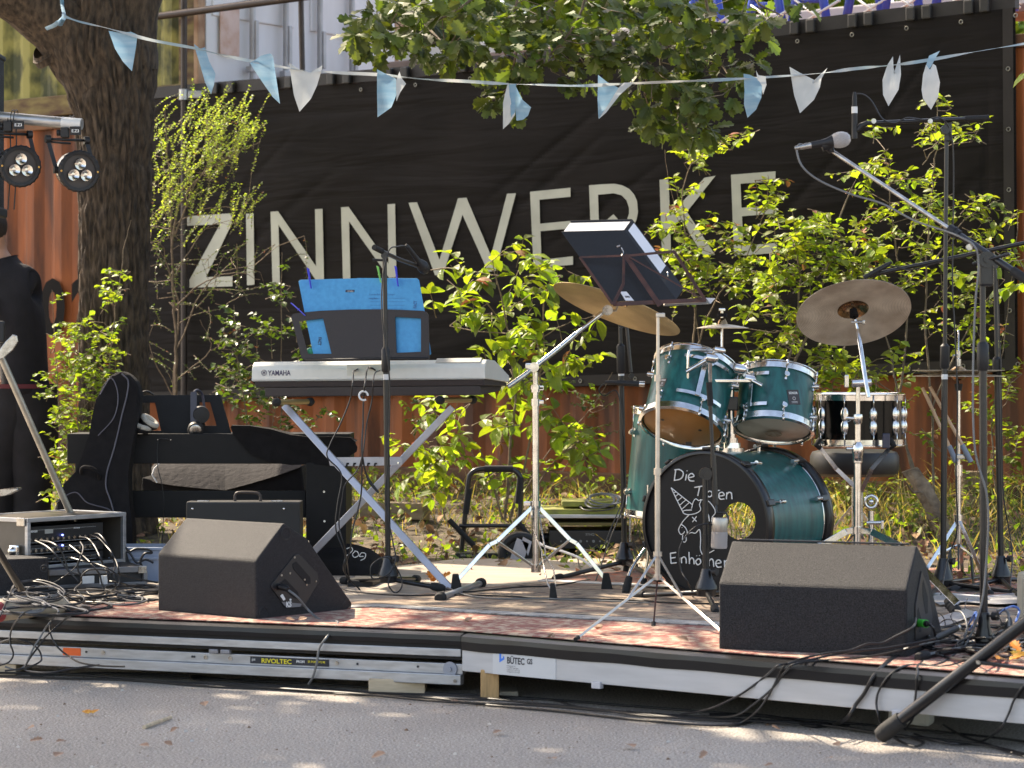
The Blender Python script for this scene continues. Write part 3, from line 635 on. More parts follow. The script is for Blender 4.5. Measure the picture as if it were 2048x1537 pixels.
# --- stand 3 (bass drum)
b3 = S(1413,1214); d3 = b3.y
s3, at3 = tripod_stand('low black stand with a near vertical boom in front of the bass drum', b3, P(1410,950,d3), (zf(1138,d3), zf(1178,d3)), [S(1268,1200), S(1432,1232), S(1545,1196)], None, .0125, .0105, cone_r=(.016,.042))
joint(s3, P(1411,948,d3-.02), .024); tube_part('boom', s3, [P(1420,800,d3-.03), P(1426,925,d3-.03)], .0075); tube_part('boom_sleeve', s3, [P(1426,910,d3-.03), P(1431,1010,d3-.03)], .011); tube_part('boom_grip', s3, [P(1418,765,d3-.03), P(1421,812,d3-.03)], .0115, 'rubber')
tube_part('clip', s3, [P(1432,1010,d3-.03), P(1433,1026,d3-.04), P(1452,1026,d3-.05), P(1456,1035,d3-.06), P(1454,1052,d3-.06)], .0045)
t = thing('microphone', 'large silver box shaped studio microphone hanging before the drum hole', 'microphone', P(1438,1100,d3-.06))
q0, q1 = P(1440,1036,d3-.06), P(1438,1098,d3-.06); dd_ = (q1-q0).normalized()
mb = MB(); mb.lathe([(0,0),(.028,0),(.030,.004),(.030,.050),(.029,.052)], q0, dd_, 24); mb.build('body', mat('champagne_metal', (.52,.47,.41), .38, .7, var=.1), t)
mb = MB(); mb.lathe([(.029,.052),(.0305,.055),(.0305,.108),(.028,.114),(0,.115)], q0, dd_, 24); mb.build('grille', 'micmesh', t)
cable('microphone_cable', 'black cable arcing from the silver studio microphone to the stage floor', [P(1424,1050,d3-.06), P(1412,1048,d3-.07), P(1390,1055,d3-.08), P(1368,1078,d3-.08), P(1358,1105,d3-.08), P(1362,1140,d3-.08), P(1378,1170,d3-.08), S(1384,1196,.006), S(1340,1200,.006)], .003)
# --- stand 4 (tall, level boom over the kit)
b4 = S(1886,1184); d4 = b4.y
s4, at4 = tripod_stand('tall black overhead stand with a level boom on top', b4, P(1893,250,d4), (zf(1117,d4), zf(1160,d4)), [S(2045,1196), S(1850,1205), S(1985,1160)], (zf(738,d4), zf(688,d4)), .0125, .0085)
mb = MB(); mb.cyl(at4(zf(759,d4)), at4(zf(749,d4)), .0132, seg=12); mb.build('white_tape', 'white', s4)
joint(s4, P(1890,260,d4-.02), .018); mb = MB(); mb.box(P(1896,262,d4), (.03,.02,.09), bev=.006); mb.build('bracket', 'blk', s4)
tube_part('boom', s4, [P(1733,247,d4-.03), P(1935,238,d4-.03)], .0085); tube_part('boom_grip', s4, [P(1930,238,d4-.03), P(1978,236,d4-.03)], .0115, 'rubber')
for u in (1747, 1860): joint(s4, P(u,243,d4-.045), .010, name='boom_knob', m='chromed')
mb = MB(); mb.tube([P(1735,246,d4-.03), P(1722,252,d4-.03), P(1714,262,d4-.03)], [.010,.013,.009], 10); mb.build('clip', 'blkplastic', s4)
mic('slim black microphone hanging upright from the level overhead boom', P(1709,212,d4-.03), P(1709,278,d4-.03), 'pencil', .0115, gm='blkplastic')
mb = MB(); mb.cyl(P(1709,227,d4-.03), P(1709,214,d4-.03), .0122, seg=14); o = mb.build('tape_ring', 'white'); o.parent = [q for q in COL.objects if q.name.startswith('microphone') and q.get('label','').startswith('slim')][0]; o.location = o.location-worldloc(o.parent)
cable('microphone_cable', 'thin cable looping from the slim overhead microphone along the level boom', [P(1709,192,d4-.03), P(1716,188,d4-.03), P(1730,191,d4-.03), P(1745,205,d4-.03), P(1765,238,d4-.045), P(1790,246,d4-.045), P(1815,236,d4-.04), P(1850,240,d4-.045), P(1880,236,d4-.05), P(1900,262,d4-.03), P(1907,330,d4-.02), P(1905,560,d4-.02), P(1909,650,d4-.03), P(1915,800,d4-.03), P(1912,950,d4-.03), P(1914,1060,d4-.03), P(1895,1120,d4-.06), S(1880,1200,.01)], .0032)
# --- stand 5 (front vocal stand)
b5 = S(1968,1302); d5 = b5.y
s5, at5 = tripod_stand('black vocal stand at the front right among the tangled cables', b5, P(1965,535,d5), (zf(1225,d5), zf(1282,d5)), [S(1836,1326), S(2110,1330), S(2010,1262)], (zf(742,d5), zf(684,d5)), .0125, .0095, cone_r=(.016,.030))
J = P(1972,520,d5); joint(s5, J, .026); mb = MB(); mb.box(P(1972,545,d5), (.045,.03,.09), bev=.008); mb.build('bracket', 'blk', s5)
pa, pb = P(1660,300,d5+.35), P(2110,598,d5-.14); sb = (pb-pa)
tube_part('boom', s5, [pa, pa+sb*.58], .0068, 'chromed'); tube_part('boom_sleeve', s5, [pa+sb*.56, pb], .0115); tube_part('boom_grip', s5, [pa+sb*.82, pb+sb*.01], .0155, 'rubber')
mb = MB(); a = pa+sb*.545; mb.cyl(a, a+sb*.045, .0165, seg=16); mb.cyl(a+sb*.02, a+sb*.026, .019, seg=16); mb.build('boom_clutch', 'blkplastic', s5)
joint(s5, P(1938,495,d5-.02), .010, name='boom_knob', m='chromed'); tube_part('wing_knob', s5, [P(1945,528,d5), P(2020,508,d5-.05)], .0045)
mb = MB(); mb.tube([P(1664,304,d5+.34), P(1656,294,d5+.34), P(1650,288,d5+.33)], [.011,.014,.012], 12); mb.tube([P(1643,292,d5+.33), P(1662,286,d5+.33)], .0195, 16); mb.build('clip', 'blkplastic', s5)
mic('vocal microphone with a silver ball grille on the long slanted boom', P(1622,291,d5+.32), P(1693,278,d5+.32), 'ball', .0135, gm='micmesh', white=True)
cable('microphone_cable', 'grey cable drooping from the silver ball microphone along its boom', [P(1612,292,d5+.32), P(1598,290,d5+.32), P(1594,305,d5+.32), P(1606,335,d5+.31), P(1640,362,d5+.3), P(1700,388,d5+.28), P(1765,408,d5+.22), P(1830,442,d5+.15), P(1890,462,d5+.06), P(1920,474,d5), P(1948,492,d5-.04), P(1957,530,d5-.03), P(1950,620,d5-.03), P(1946,760,d5-.03), P(1950,900,d5-.03), P(1975,1000,d5-.03), P(1973,1120,d5-.03), P(1960,1220,d5-.05), S(1925,1300,.01), S(1880,1330,.006)], .0034, 'cablegrey')
# --- stand 6 (behind, right edge)
b6 = S(2003,1176); d6 = b6.y
s6, at6 = tripod_stand('black boom stand at the right edge behind the vocal stand', b6, P(1990,540,d6), (zf(1112,d6), zf(1153,d6)), [S(1900,1190), S(2090,1168), S(2040,1205)], (zf(752,d6), zf(714,d6)), .0125, .0085)
joint(s6, P(1988,530,d6-.02), .018); tube_part('boom', s6, [P(1752,548,d6+.1), P(2110,474,d6-.06)], .0088); mb = MB(); mb.tube([P(1762,546,d6+.1), P(1752,548,d6+.1), P(1738,552,d6+.1)], [.010,.013,.012], 10); mb.build('clip', 'blkplastic', s6)
mic('black pencil microphone at the low end of the rear right boom', P(1760,538,d6+.08), P(1728,556,d6+.08), 'pencil', .010, gm='blkplastic')
cable('microphone_cable', 'thin black cable wound round the rear right boom and stand', [P(1768,534,d6+.08), P(1790,533,d6+.07), P(1820,540,d6+.06), P(1860,530,d6+.05), P(1920,515,d6), P(1985,520,d6-.03), P(2000,700,d6-.02), P(2004,900,d6-.02), P(2008,1000,d6-.02), P(2024,1100,d6-.02), S(2020,1180,.01)], .003)
# front tripod of a tall lighting stand (mostly out of frame)
t = thing('tripod_stand', 'big black tripod leg with a rubber foot reaching onto the asphalt', 'stand', (1.82,6.92,0))
ft = G(1766,1488)+Vector((0,0,.03)); tp = Vector((1.80,6.90,.70))
mb = MB(); mb.cyl(ft, tp, .0185, seg=20); lg = mb.build('leg', 'blk', t)
dl_ = (ft-tp).normalized(); mb = MB(); mb.lathe([(0,-.075),(.0225,-.075),(.0245,-.07),(.026,-.01),(.023,.012),(.012,.02),(0,.02)], ft, dl_, 22); mb.build('rubber_foot', 'rubber', lg)
for f in ((2.5,6.6,.03),(2.2,7.7,.24)):
    mb = MB(); mb.cyl(Vector(f), tp, .0185, seg=16); lg2 = mb.build('leg', 'blk', t)
    d_ = (Vector(f)-tp).normalized(); mb = MB(); mb.lathe([(0,-.075),(.0225,-.075),(.026,-.01),(.012,.02),(0,.02)], Vector(f), d_, 16); mb.build('rubber_foot', 'rubber', lg2)
mb = MB(); mb.cyl(Vector((1.82,6.92,.18)), Vector((1.82,6.92,2.6)), .0175, seg=16); mb.build('pole', 'blk', t)
mb = MB(); mb.cyl(Vector((1.82,6.92,.62)), Vector((1.82,6.92,.76)), .034, seg=18); mb.build('collar', 'blkplastic', t)
q = ft+(tp-ft)*.345; mb = MB(); mb.bar(q+Vector((0,-.02,0)), Vector((1.82,6.92,.22)), .020, .010, bev=.002); mb.build('brace', 'blk', t); mb = MB(); mb.cyl(q+Vector((0,-.035,0)), q+Vector((0,-.02,0)), .006, seg=10); mb.build('rivet', 'chromed', t)
# grey plastic canister at the right edge
t = thing('canister', 'greyish green plastic canister cut off by the right edge of the photo', 'canister', S(2075,1262))
mb = MB(); c = S(2080,1262)+Vector((0,0,.10)); mb.box(c, (.14,.12,.20), bev=.02); mb.build('body', mat('cloudy_plastic', (.32,.31,.26), .4, var=.2), t); mb = MB(); mb.cyl(c+Vector((-.02,0,.10)), c+Vector((-.02,0,.13)), .02, seg=14); mb.build('cap', 'blkplastic', t)
# ================= drum kit
M['green'] = mat('green_stained_shell', (.006,.125,.118), .36, col2=(.003,.062,.062), vscale=11, stretch=(3.5,3.5,.4), detail=12, coat=.12, rvar=.06)
M['ghead'] = mat('drum_head_amber', (.40,.18,.05), .35, var=.2, vscale=4)
M['whead'] = mat('drum_head_white', (.55,.50,.42), .45, col2=(.30,.24,.17), vscale=5, thr=(.3,.5))
M['gblk'] = mat('gloss_black_shell', (.003,.0028,.003), .14, spec=.22)
M['bronze'] = mat('cymbal_bronze', (.74,.56,.33), .34, .8, col2=(.48,.33,.18), vscale=7, rvar=.1, stretch=(1,3,1))
M['bronzeP'] = mat('cymbal_pale', (.86,.75,.60), .42, .35, col2=(.55,.44,.33), vscale=9, rvar=.1)
M['headblk'] = mat('front_head_black', (.007,.006,.0065), .5, spec=.3, var=.2)
M['hoopblk'] = mat('hoop_black', (.008,.007,.008), .3, var=.3)
def hoop(t, c, a, r, h, m='chrome', name='hoop', th=.004, sg=1):
    mb = MB(); mb.lathe([(r-.004,-h*.1),(r+.004,-h*.15),(r+.0045,h*.55),(r+.011,h*.62),(r+.011,h*.72),(r-.001,h*.9),(r-.003,h*.85),(r-.004,-h*.1)], c, a, 64); return mb.build(name, m, t, sharp=50)
def drum(name, label, cb, a, r, h, shell, bhead, n=6, hint=(1,0,0), long_lugs=False, phase=0, hh=.032):
    a = Vector(a).normalized(); x, y, _ = frame(a, hint); t = thing(name, label, 'drum', cb)
    mb = MB(); mb.lathe([(r,.012),(r,h-.012)], cb, a, 72); mb.lathe([(r-.007,h-.012),(r-.007,.012)], cb, a, 48); mb.build('shell', shell, t)
    mb = MB(); mb.lathe([(0,.006),(r-.012,.006),(r-.004,.010)], cb, a, 48); mb.build('bottom_head', bhead, t)
    mb = MB(); mb.lathe([(0,h-.006),(r-.012,h-.006),(r-.004,h-.010)], cb, a, 48); mb.build('top_head', 'whead', t)
    hoop(t, cb+a*hh*.72, -a, r+.004, hh); hoop(t, cb+a*(h-hh*.5), a, r+.004, hh)
    for k in range(n):
        q = 2*math.pi*(k+phase)/n; d = x*math.cos(q)+y*math.sin(q)
        if long_lugs:
            for z0, z1 in ((h-.035-.012-.06, h-.035-.012), (.047, .047+.06)):
                mb = MB(); mb.sphere(cb+a*((z0+z1)/2)+d*(r+.004), .034, 12, 8, (.34,.5,1), a); mb.build('lug', 'chrome', t)
            mb = MB(); mb.cyl(cb+a*.012+d*(r+.011), cb+a*(h-.012)+d*(r+.011), .0022, seg=6) if False else mb.cyl(cb+a*.0+d*(r+.013), cb+a*.06+d*(r+.012), .0024, seg=6)
            mb.cyl(cb+a*(h-.06)+d*(r+.012), cb+a*(h+.002)+d*(r+.013), .0024, seg=6); mb.build('tension_rod', 'chrome', t)
        else:
            for z0, z1 in ((h*.78, h), (h*.22, 0)):
                mb = MB(); p = cb+a*z0+d*(r-.002); mb.cyl(p, p+d*.026, .0105, seg=14); mb.cyl(p+d*.024, p+d*.030, .008, seg=12); mb.tube([p+a*.018*(1 if z1 else -1)+d*.004, p+d*.004-a*.018*(1 if z1 else -1)], .006, 8); lug = mb.build('lug', 'chrome', t)
                mb = MB(); mb.cyl(p+d*.014, cb+a*(z1+(.004 if z1 else -.004))+d*(r+.014), .0028, seg=6); e = cb+a*z1+d*(r+.014); mb.cyl(e-a*.012, e+a*.012, .0050, seg=8); mb.build('tension_rod', 'chrome', lug)
    return t, x, y, a
def arcband(t, cb, x, y, a, r, z, a0, a1, w=.014, name='mount_band', m='chrome', th=.003):
    mb = MB(); rows = []
    n = 16
    for rr, dz in ((r,-w/2),(r+th,-w/2),(r+th,w/2),(r,w/2),(r,-w/2)):
        rows.append([cb+a*(z+dz)+(x*math.cos(R(a0+(a1-a0)*k/n))+y*math.sin(R(a0+(a1-a0)*k/n)))*rr for k in range(n+1)])
    mb.quadgrid(rows, True); return mb.build(name, m, t, sharp=50)
def badge(t, u, v, org, n, s=.034, rows=('SONOR',), roll=0):
    """small plate facing the camera on the shell"""
    X_, Y_, Z_ = frame(n, (0,0,1)); c = Vector(org)
    mb = MB(); mb.box(c, (s*.95, s*1.1, .003), (X_, Y_, Z_), .001); b = mb.build('badge', mat('badge_dark', (.04,.03,.028), .35), t)
    mb = MB(); text_bm(mb, 'SONOR', c-X_*s*.36+Y_*s*.22, X_, Y_, s*.24, .0022, bold=.03, xs=.85); mb.torus(c-Y_*s*.10+Z_*.0022, Z_, s*.11, .0008, 16, 5); 
    for k in range(2): mb.box(c-Y_*s*(.33+.09*k)+Z_*.002, (s*.5, s*.02, .0006), (X_,Y_,Z_))
    mb.build('lettering', 'textwht', b)
# rack toms
cb = P(1363,857,9.9); T1, x1_, y1_, a1_ = drum('rack_tom', 'green rack tom with a tilted amber bottom head, the left of the two', cb, (.24,.46,.86), .160, .285, 'green', 'ghead', 6, (1,0,0), phase=.35)
def shellpt(cb, a, r, u, v):  # point on the cylinder nearest the camera on pixel column (u, v)
    # walk along the ray
    best = None; rr = Vector(((u-1024)/F, 1, (HV-v)/F))
    for i in range(400):
        d = cb.y-.35+i*.0015; p = CAM+rr*d; q = p-cb; h = q.dot(a); dist = (q-a*h).length
        if dist <= r: n = (q-a*h).normalized(); return p, n
    return CAM+rr*cb.y, Vector((0,-1,0))
p, n_ = shellpt(cb, a1_, .158, 1326, 766); badge(T1, 0, 0, p+n_*.001, n_)
for z, aa in ((.235, 0), (.075, 0)):
    # bands on the side nearest the camera
    p, n_ = shellpt(cb, a1_, .158, 1400, 760); ang = math.degrees(math.atan2(n_.dot(y1_), n_.dot(x1_)))
    arcband(T1, cb, x1_, y1_, a1_, .172, z, ang-28, ang+38)
p, n_ = shellpt(cb, a1_, .158, 1398, 770); X_, Y_, Z_ = frame(n_, a1_)
mb = MB(); mb.bar(cb+a1_*.07+n_*.178, cb+a1_*.245+n_*.178, .020, .004, n_, .001); mb.build('mount_bracket', 'chrome', T1)
mb = MB(); for_ = None
for (u, v) in ((1325,840),(1400,861)):
    q = on(u, v, cb, a1_, -.001); mb.cyl(q, q-a1_*.001, .007, seg=12)
q = on(1377, 888, cb, a1_, -.001); mb.box(q, (.024,.004,.012), None); mb.build('head_mark', mat('mark_dark', (.03,.025,.02), .6), T1)
cb2 = P(1546,862,10.0); T2, x2_, y2_, a2_ = drum('rack_tom', 'smaller green rack tom with a stained white bottom head, the right of the two', cb2, (.11,.36,.93), .150, .235, 'green', 'whead', 6, (1,0,0), phase=.15)
p, n_ = shellpt(cb2, a2_, .148, 1587, 795); badge(T2, 0, 0, p+n_*.001, n_, .056)
p, n_ = shellpt(cb2, a2_, .148, 1505, 800); ang = math.degrees(math.atan2(n_.dot(y2_), n_.dot(x2_)))
for z in (.185, .055): arcband(T2, cb2, x2_, y2_, a2_, .161, z, ang-22, ang+26)
mb = MB(); mb.bar(cb2+a2_*.045+n_*.166, cb2+a2_*.195+n_*.166, .018, .004, n_, .001); mb.build('mount_bracket', 'chrome', T2)
mb = MB(); q = on(1547,868,cb2,a2_,-.002); mb.lathe([(0,0),(.035,.0002)], q, -a2_, 20); mb.build('worn_spot', mat('head_stain', (.22,.15,.09), .6, col2=(.42,.36,.28), vscale=60, thr=(.3,.7)), T2)
# floor tom
cb3 = P(1345,1038,10.55); T3, x3_, y3_, a3_ = drum('floor_tom', 'tall green floor tom standing behind the bass drum on the left', cb3, (.085,0,1), .20, .45, 'green', 'ghead', 8, (1,0,0), phase=.4)
for (u, v, d) in ((1296,1195,10.2),(1430,1170,10.7),(1260,1150,10.85)):
    f = S(u, ds and (740+DS/d)); top = f+Vector((0,0,.42)); mb = MB(); mb.tube([top, f+Vector((0,0,.12)), f+Vector((-.02,0,.02))], .006, 8); lg = mb.build('leg', 'chrome', T3)
    mb = MB(); mb.cyl(f+Vector((-.02,0,.0)), f+Vector((-.015,0,.04)), .013, seg=12); mb.build('rubber_foot', 'rubber', lg)
# bass drum
th_ = R(35); ak = Vector((math.sin(th_), math.cos(th_), 0)); kR = .287; kf = Vector(((1409-1024)/F*9.7, 9.7, SZ+kR+.004))
K = thing('bass_drum', 'big green bass drum with a black lettered front head and round hole', 'drum', Vector((kf.x, kf.y, SZ)))
kx, ky, _ = frame(ak, (0,0,1)); kL = .53
mb = MB(); mb.lathe([(kR-.016,.045),(kR-.016,kL-.04)], kf, ak, 96); mb.lathe([(kR-.024,kL-.04),(kR-.024,.045)], kf, ak, 96); mb.build('shell', 'green', K)
mb = MB(); mb.lathe([(kR-.0155,kL-.060),(kR-.0135,kL-.058),(kR-.0135,kL-.046),(kR-.0155,kL-.044)], kf, ak, 96); mb.build('chrome_inlay', 'chrome', K)
for z0, z1 in ((0,.048),(kL-.042,kL)):
    mb = MB(); mb.lathe([(kR-.015,z0),(kR-.004,z0),(kR,z0+.004),(kR,z1-.004),(kR-.004,z1),(kR-.015,z1),(kR-.015,z0)], kf, ak, 96); mb.build('hoop', 'hoopblk', K, sharp=50)
kn = -ak; hp = kf+ak*.012
def kp(u, v, off=.0): return on(u, v, hp, kn, off)
mb = MB(); N = 96; es = []
vs = [mb.b.verts.new(hp+(kx*math.cos(2*math.pi*k/N)+ky*math.sin(2*math.pi*k/N))*(kR-.013)) for k in range(N)]; es += [mb.b.edges.new((vs[i], vs[(i+1)%N])) for i in range(N)]
hc = kp(1478,1042); vs = [mb.b.verts.new(hc+(kx*math.cos(2*math.pi*k/40)+ky*math.sin(2*math.pi*k/40))*.072) for k in range(40)]; es += [mb.b.edges.new((vs[i], vs[(i+1)%40])) for i in range(40)]
bmesh.ops.triangle_fill(mb.b, use_beauty=True, edges=es); head = mb.build('front_head', 'headblk', K)
def z5(x, y): return (1000+x/3.413, 850+y/3.413)
mb = MB()
def stroke(pts, r=.0026, closed=False, k=5):
    q = [kp(*z5(x, y), .0028) for x, y in pts]
    mb.tube(cat_spline(q, k) if len(q) > 2 else q, r, 6)
stroke([(1200,308),(1190,380)]); stroke([(1192,308),(1225,306),(1250,325),(1248,352),(1228,372),(1188,380)]); stroke([(1274,338),(1266,380)]); stroke([(1278,312),(1277,316)])
stroke([(1290,362),(1324,352),(1312,334),(1294,340),(1286,362),(1298,382),(1326,384)])
stroke([(1328,428),(1412,414)]); stroke([(1364,422),(1350,485)])
stroke([(1430,452),(1412,470),(1425,492),(1445,485),(1448,462),(1430,452)]); stroke([(1480,428),(1474,480),(1490,500)]); stroke([(1462,452),(1500,448)])
stroke([(1496,488),(1530,480),(1520,462),(1500,466),(1494,490),(1506,508),(1532,506)]); stroke([(1548,462),(1546,508)]); stroke([(1548,478),(1562,462),(1580,468),(1584,508)])
stroke([(1163,878),(1168,946)]); stroke([(1163,878),(1202,872)]); stroke([(1166,910),(1198,906)]); stroke([(1168,946),(1206,942)])
stroke([(1224,908),(1226,944)]); stroke([(1222,890),(1222,893)]); stroke([(1240,945),(1238,906)]); stroke([(1240,915),(1256,902),(1270,915),(1272,946)])
stroke([(1290,868),(1294,950)]); stroke([(1294,925),(1308,908),(1322,920),(1326,952)]); stroke([(1352,915),(1336,934),(1350,956),(1370,942),(1366,920),(1352,915)]); stroke([(1342,893),(1343,896)]); stroke([(1362,891),(1363,894)])
stroke([(1392,920),(1394,960)]); stroke([(1394,932),(1406,918),(1416,922)]); stroke([(1428,966),(1425,920)]); stroke([(1428,930),(1444,916),(1456,930),(1460,970)])
stroke([(1474,948),(1508,942),(1498,924),(1480,928),(1473,950),(1486,972),(1512,970)]); stroke([(1532,925),(1534,972)]); stroke([(1534,940),(1548,926),(1560,930)])
stroke([(1168,430),(1208,515),(1252,602)],.002); stroke([(1168,430),(1240,488),(1316,548)],.002)
for a_, b_ in (((1196,490),(1222,472)),((1212,520),(1246,492)),((1226,550),(1270,512)),((1240,578),(1292,532)),((1186,466),(1202,458))): stroke([a_, b_], .0018)
stroke([(1308,572),(1318,530),(1336,506),(1356,518),(1374,512),(1362,545),(1370,580),(1340,604),(1290,614),(1254,604),(1256,586),(1310,582)],.002); 
stroke([(1292,614),(1256,652),(1228,694),(1220,722),(1234,748),(1252,742),(1260,728)],.002); stroke([(1238,680),(1262,698),(1276,722),(1280,748)],.002)
stroke([(1312,630),(1342,660)],.002); stroke([(1342,626),(1314,664)],.002); stroke([(1280,748),(1306,736),(1334,740),(1362,716),(1370,780),(1368,850),(1382,886)],.002); stroke([(1248,752),(1246,788),(1260,802),(1272,786),(1268,752)],.002)
stroke([(1372,512),(1420,520),(1456,560),(1470,600),(1446,640),(1456,700)],.002); stroke([(1384,590),(1420,610),(1430,660)],.002); stroke([(1420,880),(1462,856)],.002); stroke([(1242,700),(1243,703)],.002)
mb.build('lettering', 'textwht', head)
for k in range(10):
    q = 2*math.pi*(k+.5)/10; d = kx*math.cos(q)+ky*math.sin(q)
    for z0, zz in ((.05,.10),(kL-.045,kL-.10)):
        mb = MB(); mb.box(kf+ak*(z0-.024)+d*(kR+.006), (.026,.05,.012), (ak.cross(d), ak, d), .004); cl = mb.build('claw', 'hoopblk', K)
        mb = MB(); mb.cyl(kf+ak*z0+d*(kR+.008), kf+ak*zz+d*(kR+.008), .0026, seg=6); mb.cyl(kf+ak*zz+d*(kR+.008), kf+ak*(zz+(.035 if zz < .2 else -.035))+d*(kR+.004), .009, seg=12); mb.cyl(kf+ak*zz+d*(kR-.018), kf+ak*zz+d*(kR+.008), .007, seg=10); mb.build('lug', 'chrome', cl)
# spurs
for (p0, p1, p2) in (((1290,1098,9.95),(1262,1140,9.9),(1252,1185,9.85)), ((1560,1120,9.9),(1600,1160,9.8),(1615,1190,9.85))):
    a_, b_, c_ = P(*p0), P(*p1), P(*p2); c_.z = SZ+.02; mb = MB(); mb.tube(cat_spline([a_, b_, c_], 8), .007, 10); lg = mb.build('spur', 'chrome', K); mb = MB(); d = (c_-b_).normalized(); mb.lathe([(0,-.06),(.014,-.06),(.017,-.01),(.014,.012),(0,.012)], c_, d, 14); mb.build('rubber_foot', 'rubber', lg)
# tom holder on the bass drum
pd = 10.0; pz = lambda u, v, o=0: P(u, v, pd+o)
mb = MB(); mb.cyl(pz(1462,885), pz(1462,760), .0135, seg=18); hl = mb.build('tom_holder', 'chrome', K)
mb = MB(); mb.cyl(pz(1464,912), pz(1464,896), .050, seg=28); mb.cyl(pz(1464,898), pz(1464,886), .036, .034, 28); mb.cyl(pz(1463,886), pz(1463,876), .026, seg=24); mb.cyl(pz(1463,877), pz(1463,868), .017, seg=18); mb.build('mount_plate', 'chrome', hl)
mb = MB(); mb.bar(pz(1376,762,-.16), pz(1500,762,-.10), .026, .012, (0,0,1), .002); mb.build('cross_bar', 'chrome', hl)
mb = MB(); mb.box(pz(1455,808,-.02), (.085,.03,.055), bev=.005); mb.build('clamp_block', 'hoopblk', hl)
for (u, v, o, r_) in ((1420,716,-.19,.020),(1478,738,-.12,.019),(1498,758,-.10,.016),(1437,700,-.18,.014)):
    mb = MB(); mb.cyl(pz(u-8,v-1,o), pz(u+10,v+2,o), r_, seg=18); mb.sphere(pz(u+9,v+2,o), r_*.8); mb.build('ball_clamp', 'chrome', hl)
for (p_, q_) in (((1420,716,-.19),(1420,770,-.17)),((1478,738,-.12),(1462,765,-.03)),((1498,758,-.1),(1525,772,-.13)),((1420,716,-.19),(1372,744,-.2))):
    mb = MB(); mb.cyl(pz(*p_), pz(*q_), .0085, seg=12); mb.build('arm', 'chrome', hl)
# snare on its stand
cs = P(1717,891,10.3); SNR, xs_, ys_, as_ = drum('snare_drum', 'gloss black snare drum with long chrome lugs at the right of the kit', cs, (0,.0,1), .178, .205, 'gblk', 'whead', 10, (1,0,0), long_lugs=True, phase=.3, hh=.030)
mb = MB(); p, n_ = shellpt(cs, as_, .178, 1697, 839); mb.torus(p+n_*.002, n_, .009, .0026, 18, 8); mb.build('vent_ring', 'chrome', SNR)
mb = MB(); mb.box(P(1772,882,10.08), (.03,.02,.06), bev=.004); mb.build('strainer', mat('bluish_plastic', (.03,.03,.06), .3), SNR)
t = thing('snare_stand', 'chrome snare stand with basket arms under the black snare', 'drum stand', S(1728,1165))
c = P(1722,985,10.3); bz = S(1728,1168); 
mb = MB(); mb.cyl(Vector((c.x,c.y,SZ+.06)), c, .0095, seg=14); mb.build('tube', 'chromed', t)
for (u, v, o) in ((1640,896,-.1),(1780,896,-.14),(1725,893,.16)):
    mb = MB(); q = P(u,v,10.3+o); m_ = P((u+1722)/2-8,(v+985)/2-2,10.3+o/2); mb.bar(c, m_, .018, .005, (0,-1,0), .001); mb.bar(m_, q, .018, .005, (0,-1,0), .001); arm = mb.build('basket_arm', 'chrome', t)
    mb = MB(); mb.tube([q-ZV*.0, q+(q-m_).normalized()*.03-ZV*.01, q+Vector((0,0,.035))], .011, 10); mb.build('rubber_grip', 'rubber', arm)
for an in (20, 140, 260):
    f = Vector((c.x+.24*math.cos(R(an)), c.y+.24*math.sin(R(an)), SZ+.012)); mb = MB(); mb.bar(Vector((c.x,c.y,SZ+.24)), f, .016, .006, (0,0,1), .001); lg = mb.build('leg', 'chromed', t); mb = MB(); mb.sphere(f, .015, 10, 6); mb.build('rubber_foot', 'rubber', lg)
# stool
t = thing('drum_stool', 'round black drum stool seat behind the snare', 'stool', S(1710,1140)); c = P(1709,952,11.0)
mb = MB(); mb.lathe([(0,0),(.16,0),(.188,.012),(.195,.03),(.195,.085),(.185,.105),(.15,.115),(0,.117)], c, (0,0,1), 48); mb.build('seat', mat('black_leatherette', (.018,.016,.016), .45, var=.2), t)
mb = MB(); mb.cyl(Vector((c.x,c.y,SZ+.12)), c, .014, seg=16); mb.build('post', 'chrome', t)
for an in (30, 150, 270):
    f = Vector((c.x+.26*math.cos(R(an)), c.y+.26*math.sin(R(an)), SZ+.012)); mb = MB(); mb.bar(Vector((c.x,c.y,SZ+.3)), f, .022, .006, (0,0,1), .001); lg = mb.build('leg', 'chrome', t); mb = MB(); mb.sphere(f, .018, 10, 6); mb.build('rubber_foot', 'rubber', lg)
# short chrome clamp post seen beside the cymbal stand
t = thing('clamp_post', 'short chrome post with a round ring clamp right of the cymbal stand', 'drum hardware', S(1743,1185)); 
mb = MB(); mb.cyl(Vector((P(1743,1100,10).x,10,SZ)), P(1742,1022,10), .0125, seg=16); mb.build('tube', 'chrome', t)
mb = MB(); mb.torus(P(1742,1004,9.99), (0,-1,0), .024, .007, 28, 10); mb.sphere(P(1742,1004,9.99), .012); mb.build('ring', 'chrome', t)
mb = MB(); mb.cyl(P(1733,1046,9.98), P(1762,1046,9.98), .008, seg=10); mb.box(P(1764,1050,9.98), (.012,.02,.035), bev=.003); mb.build('wing_bolt', 'chrome', t)
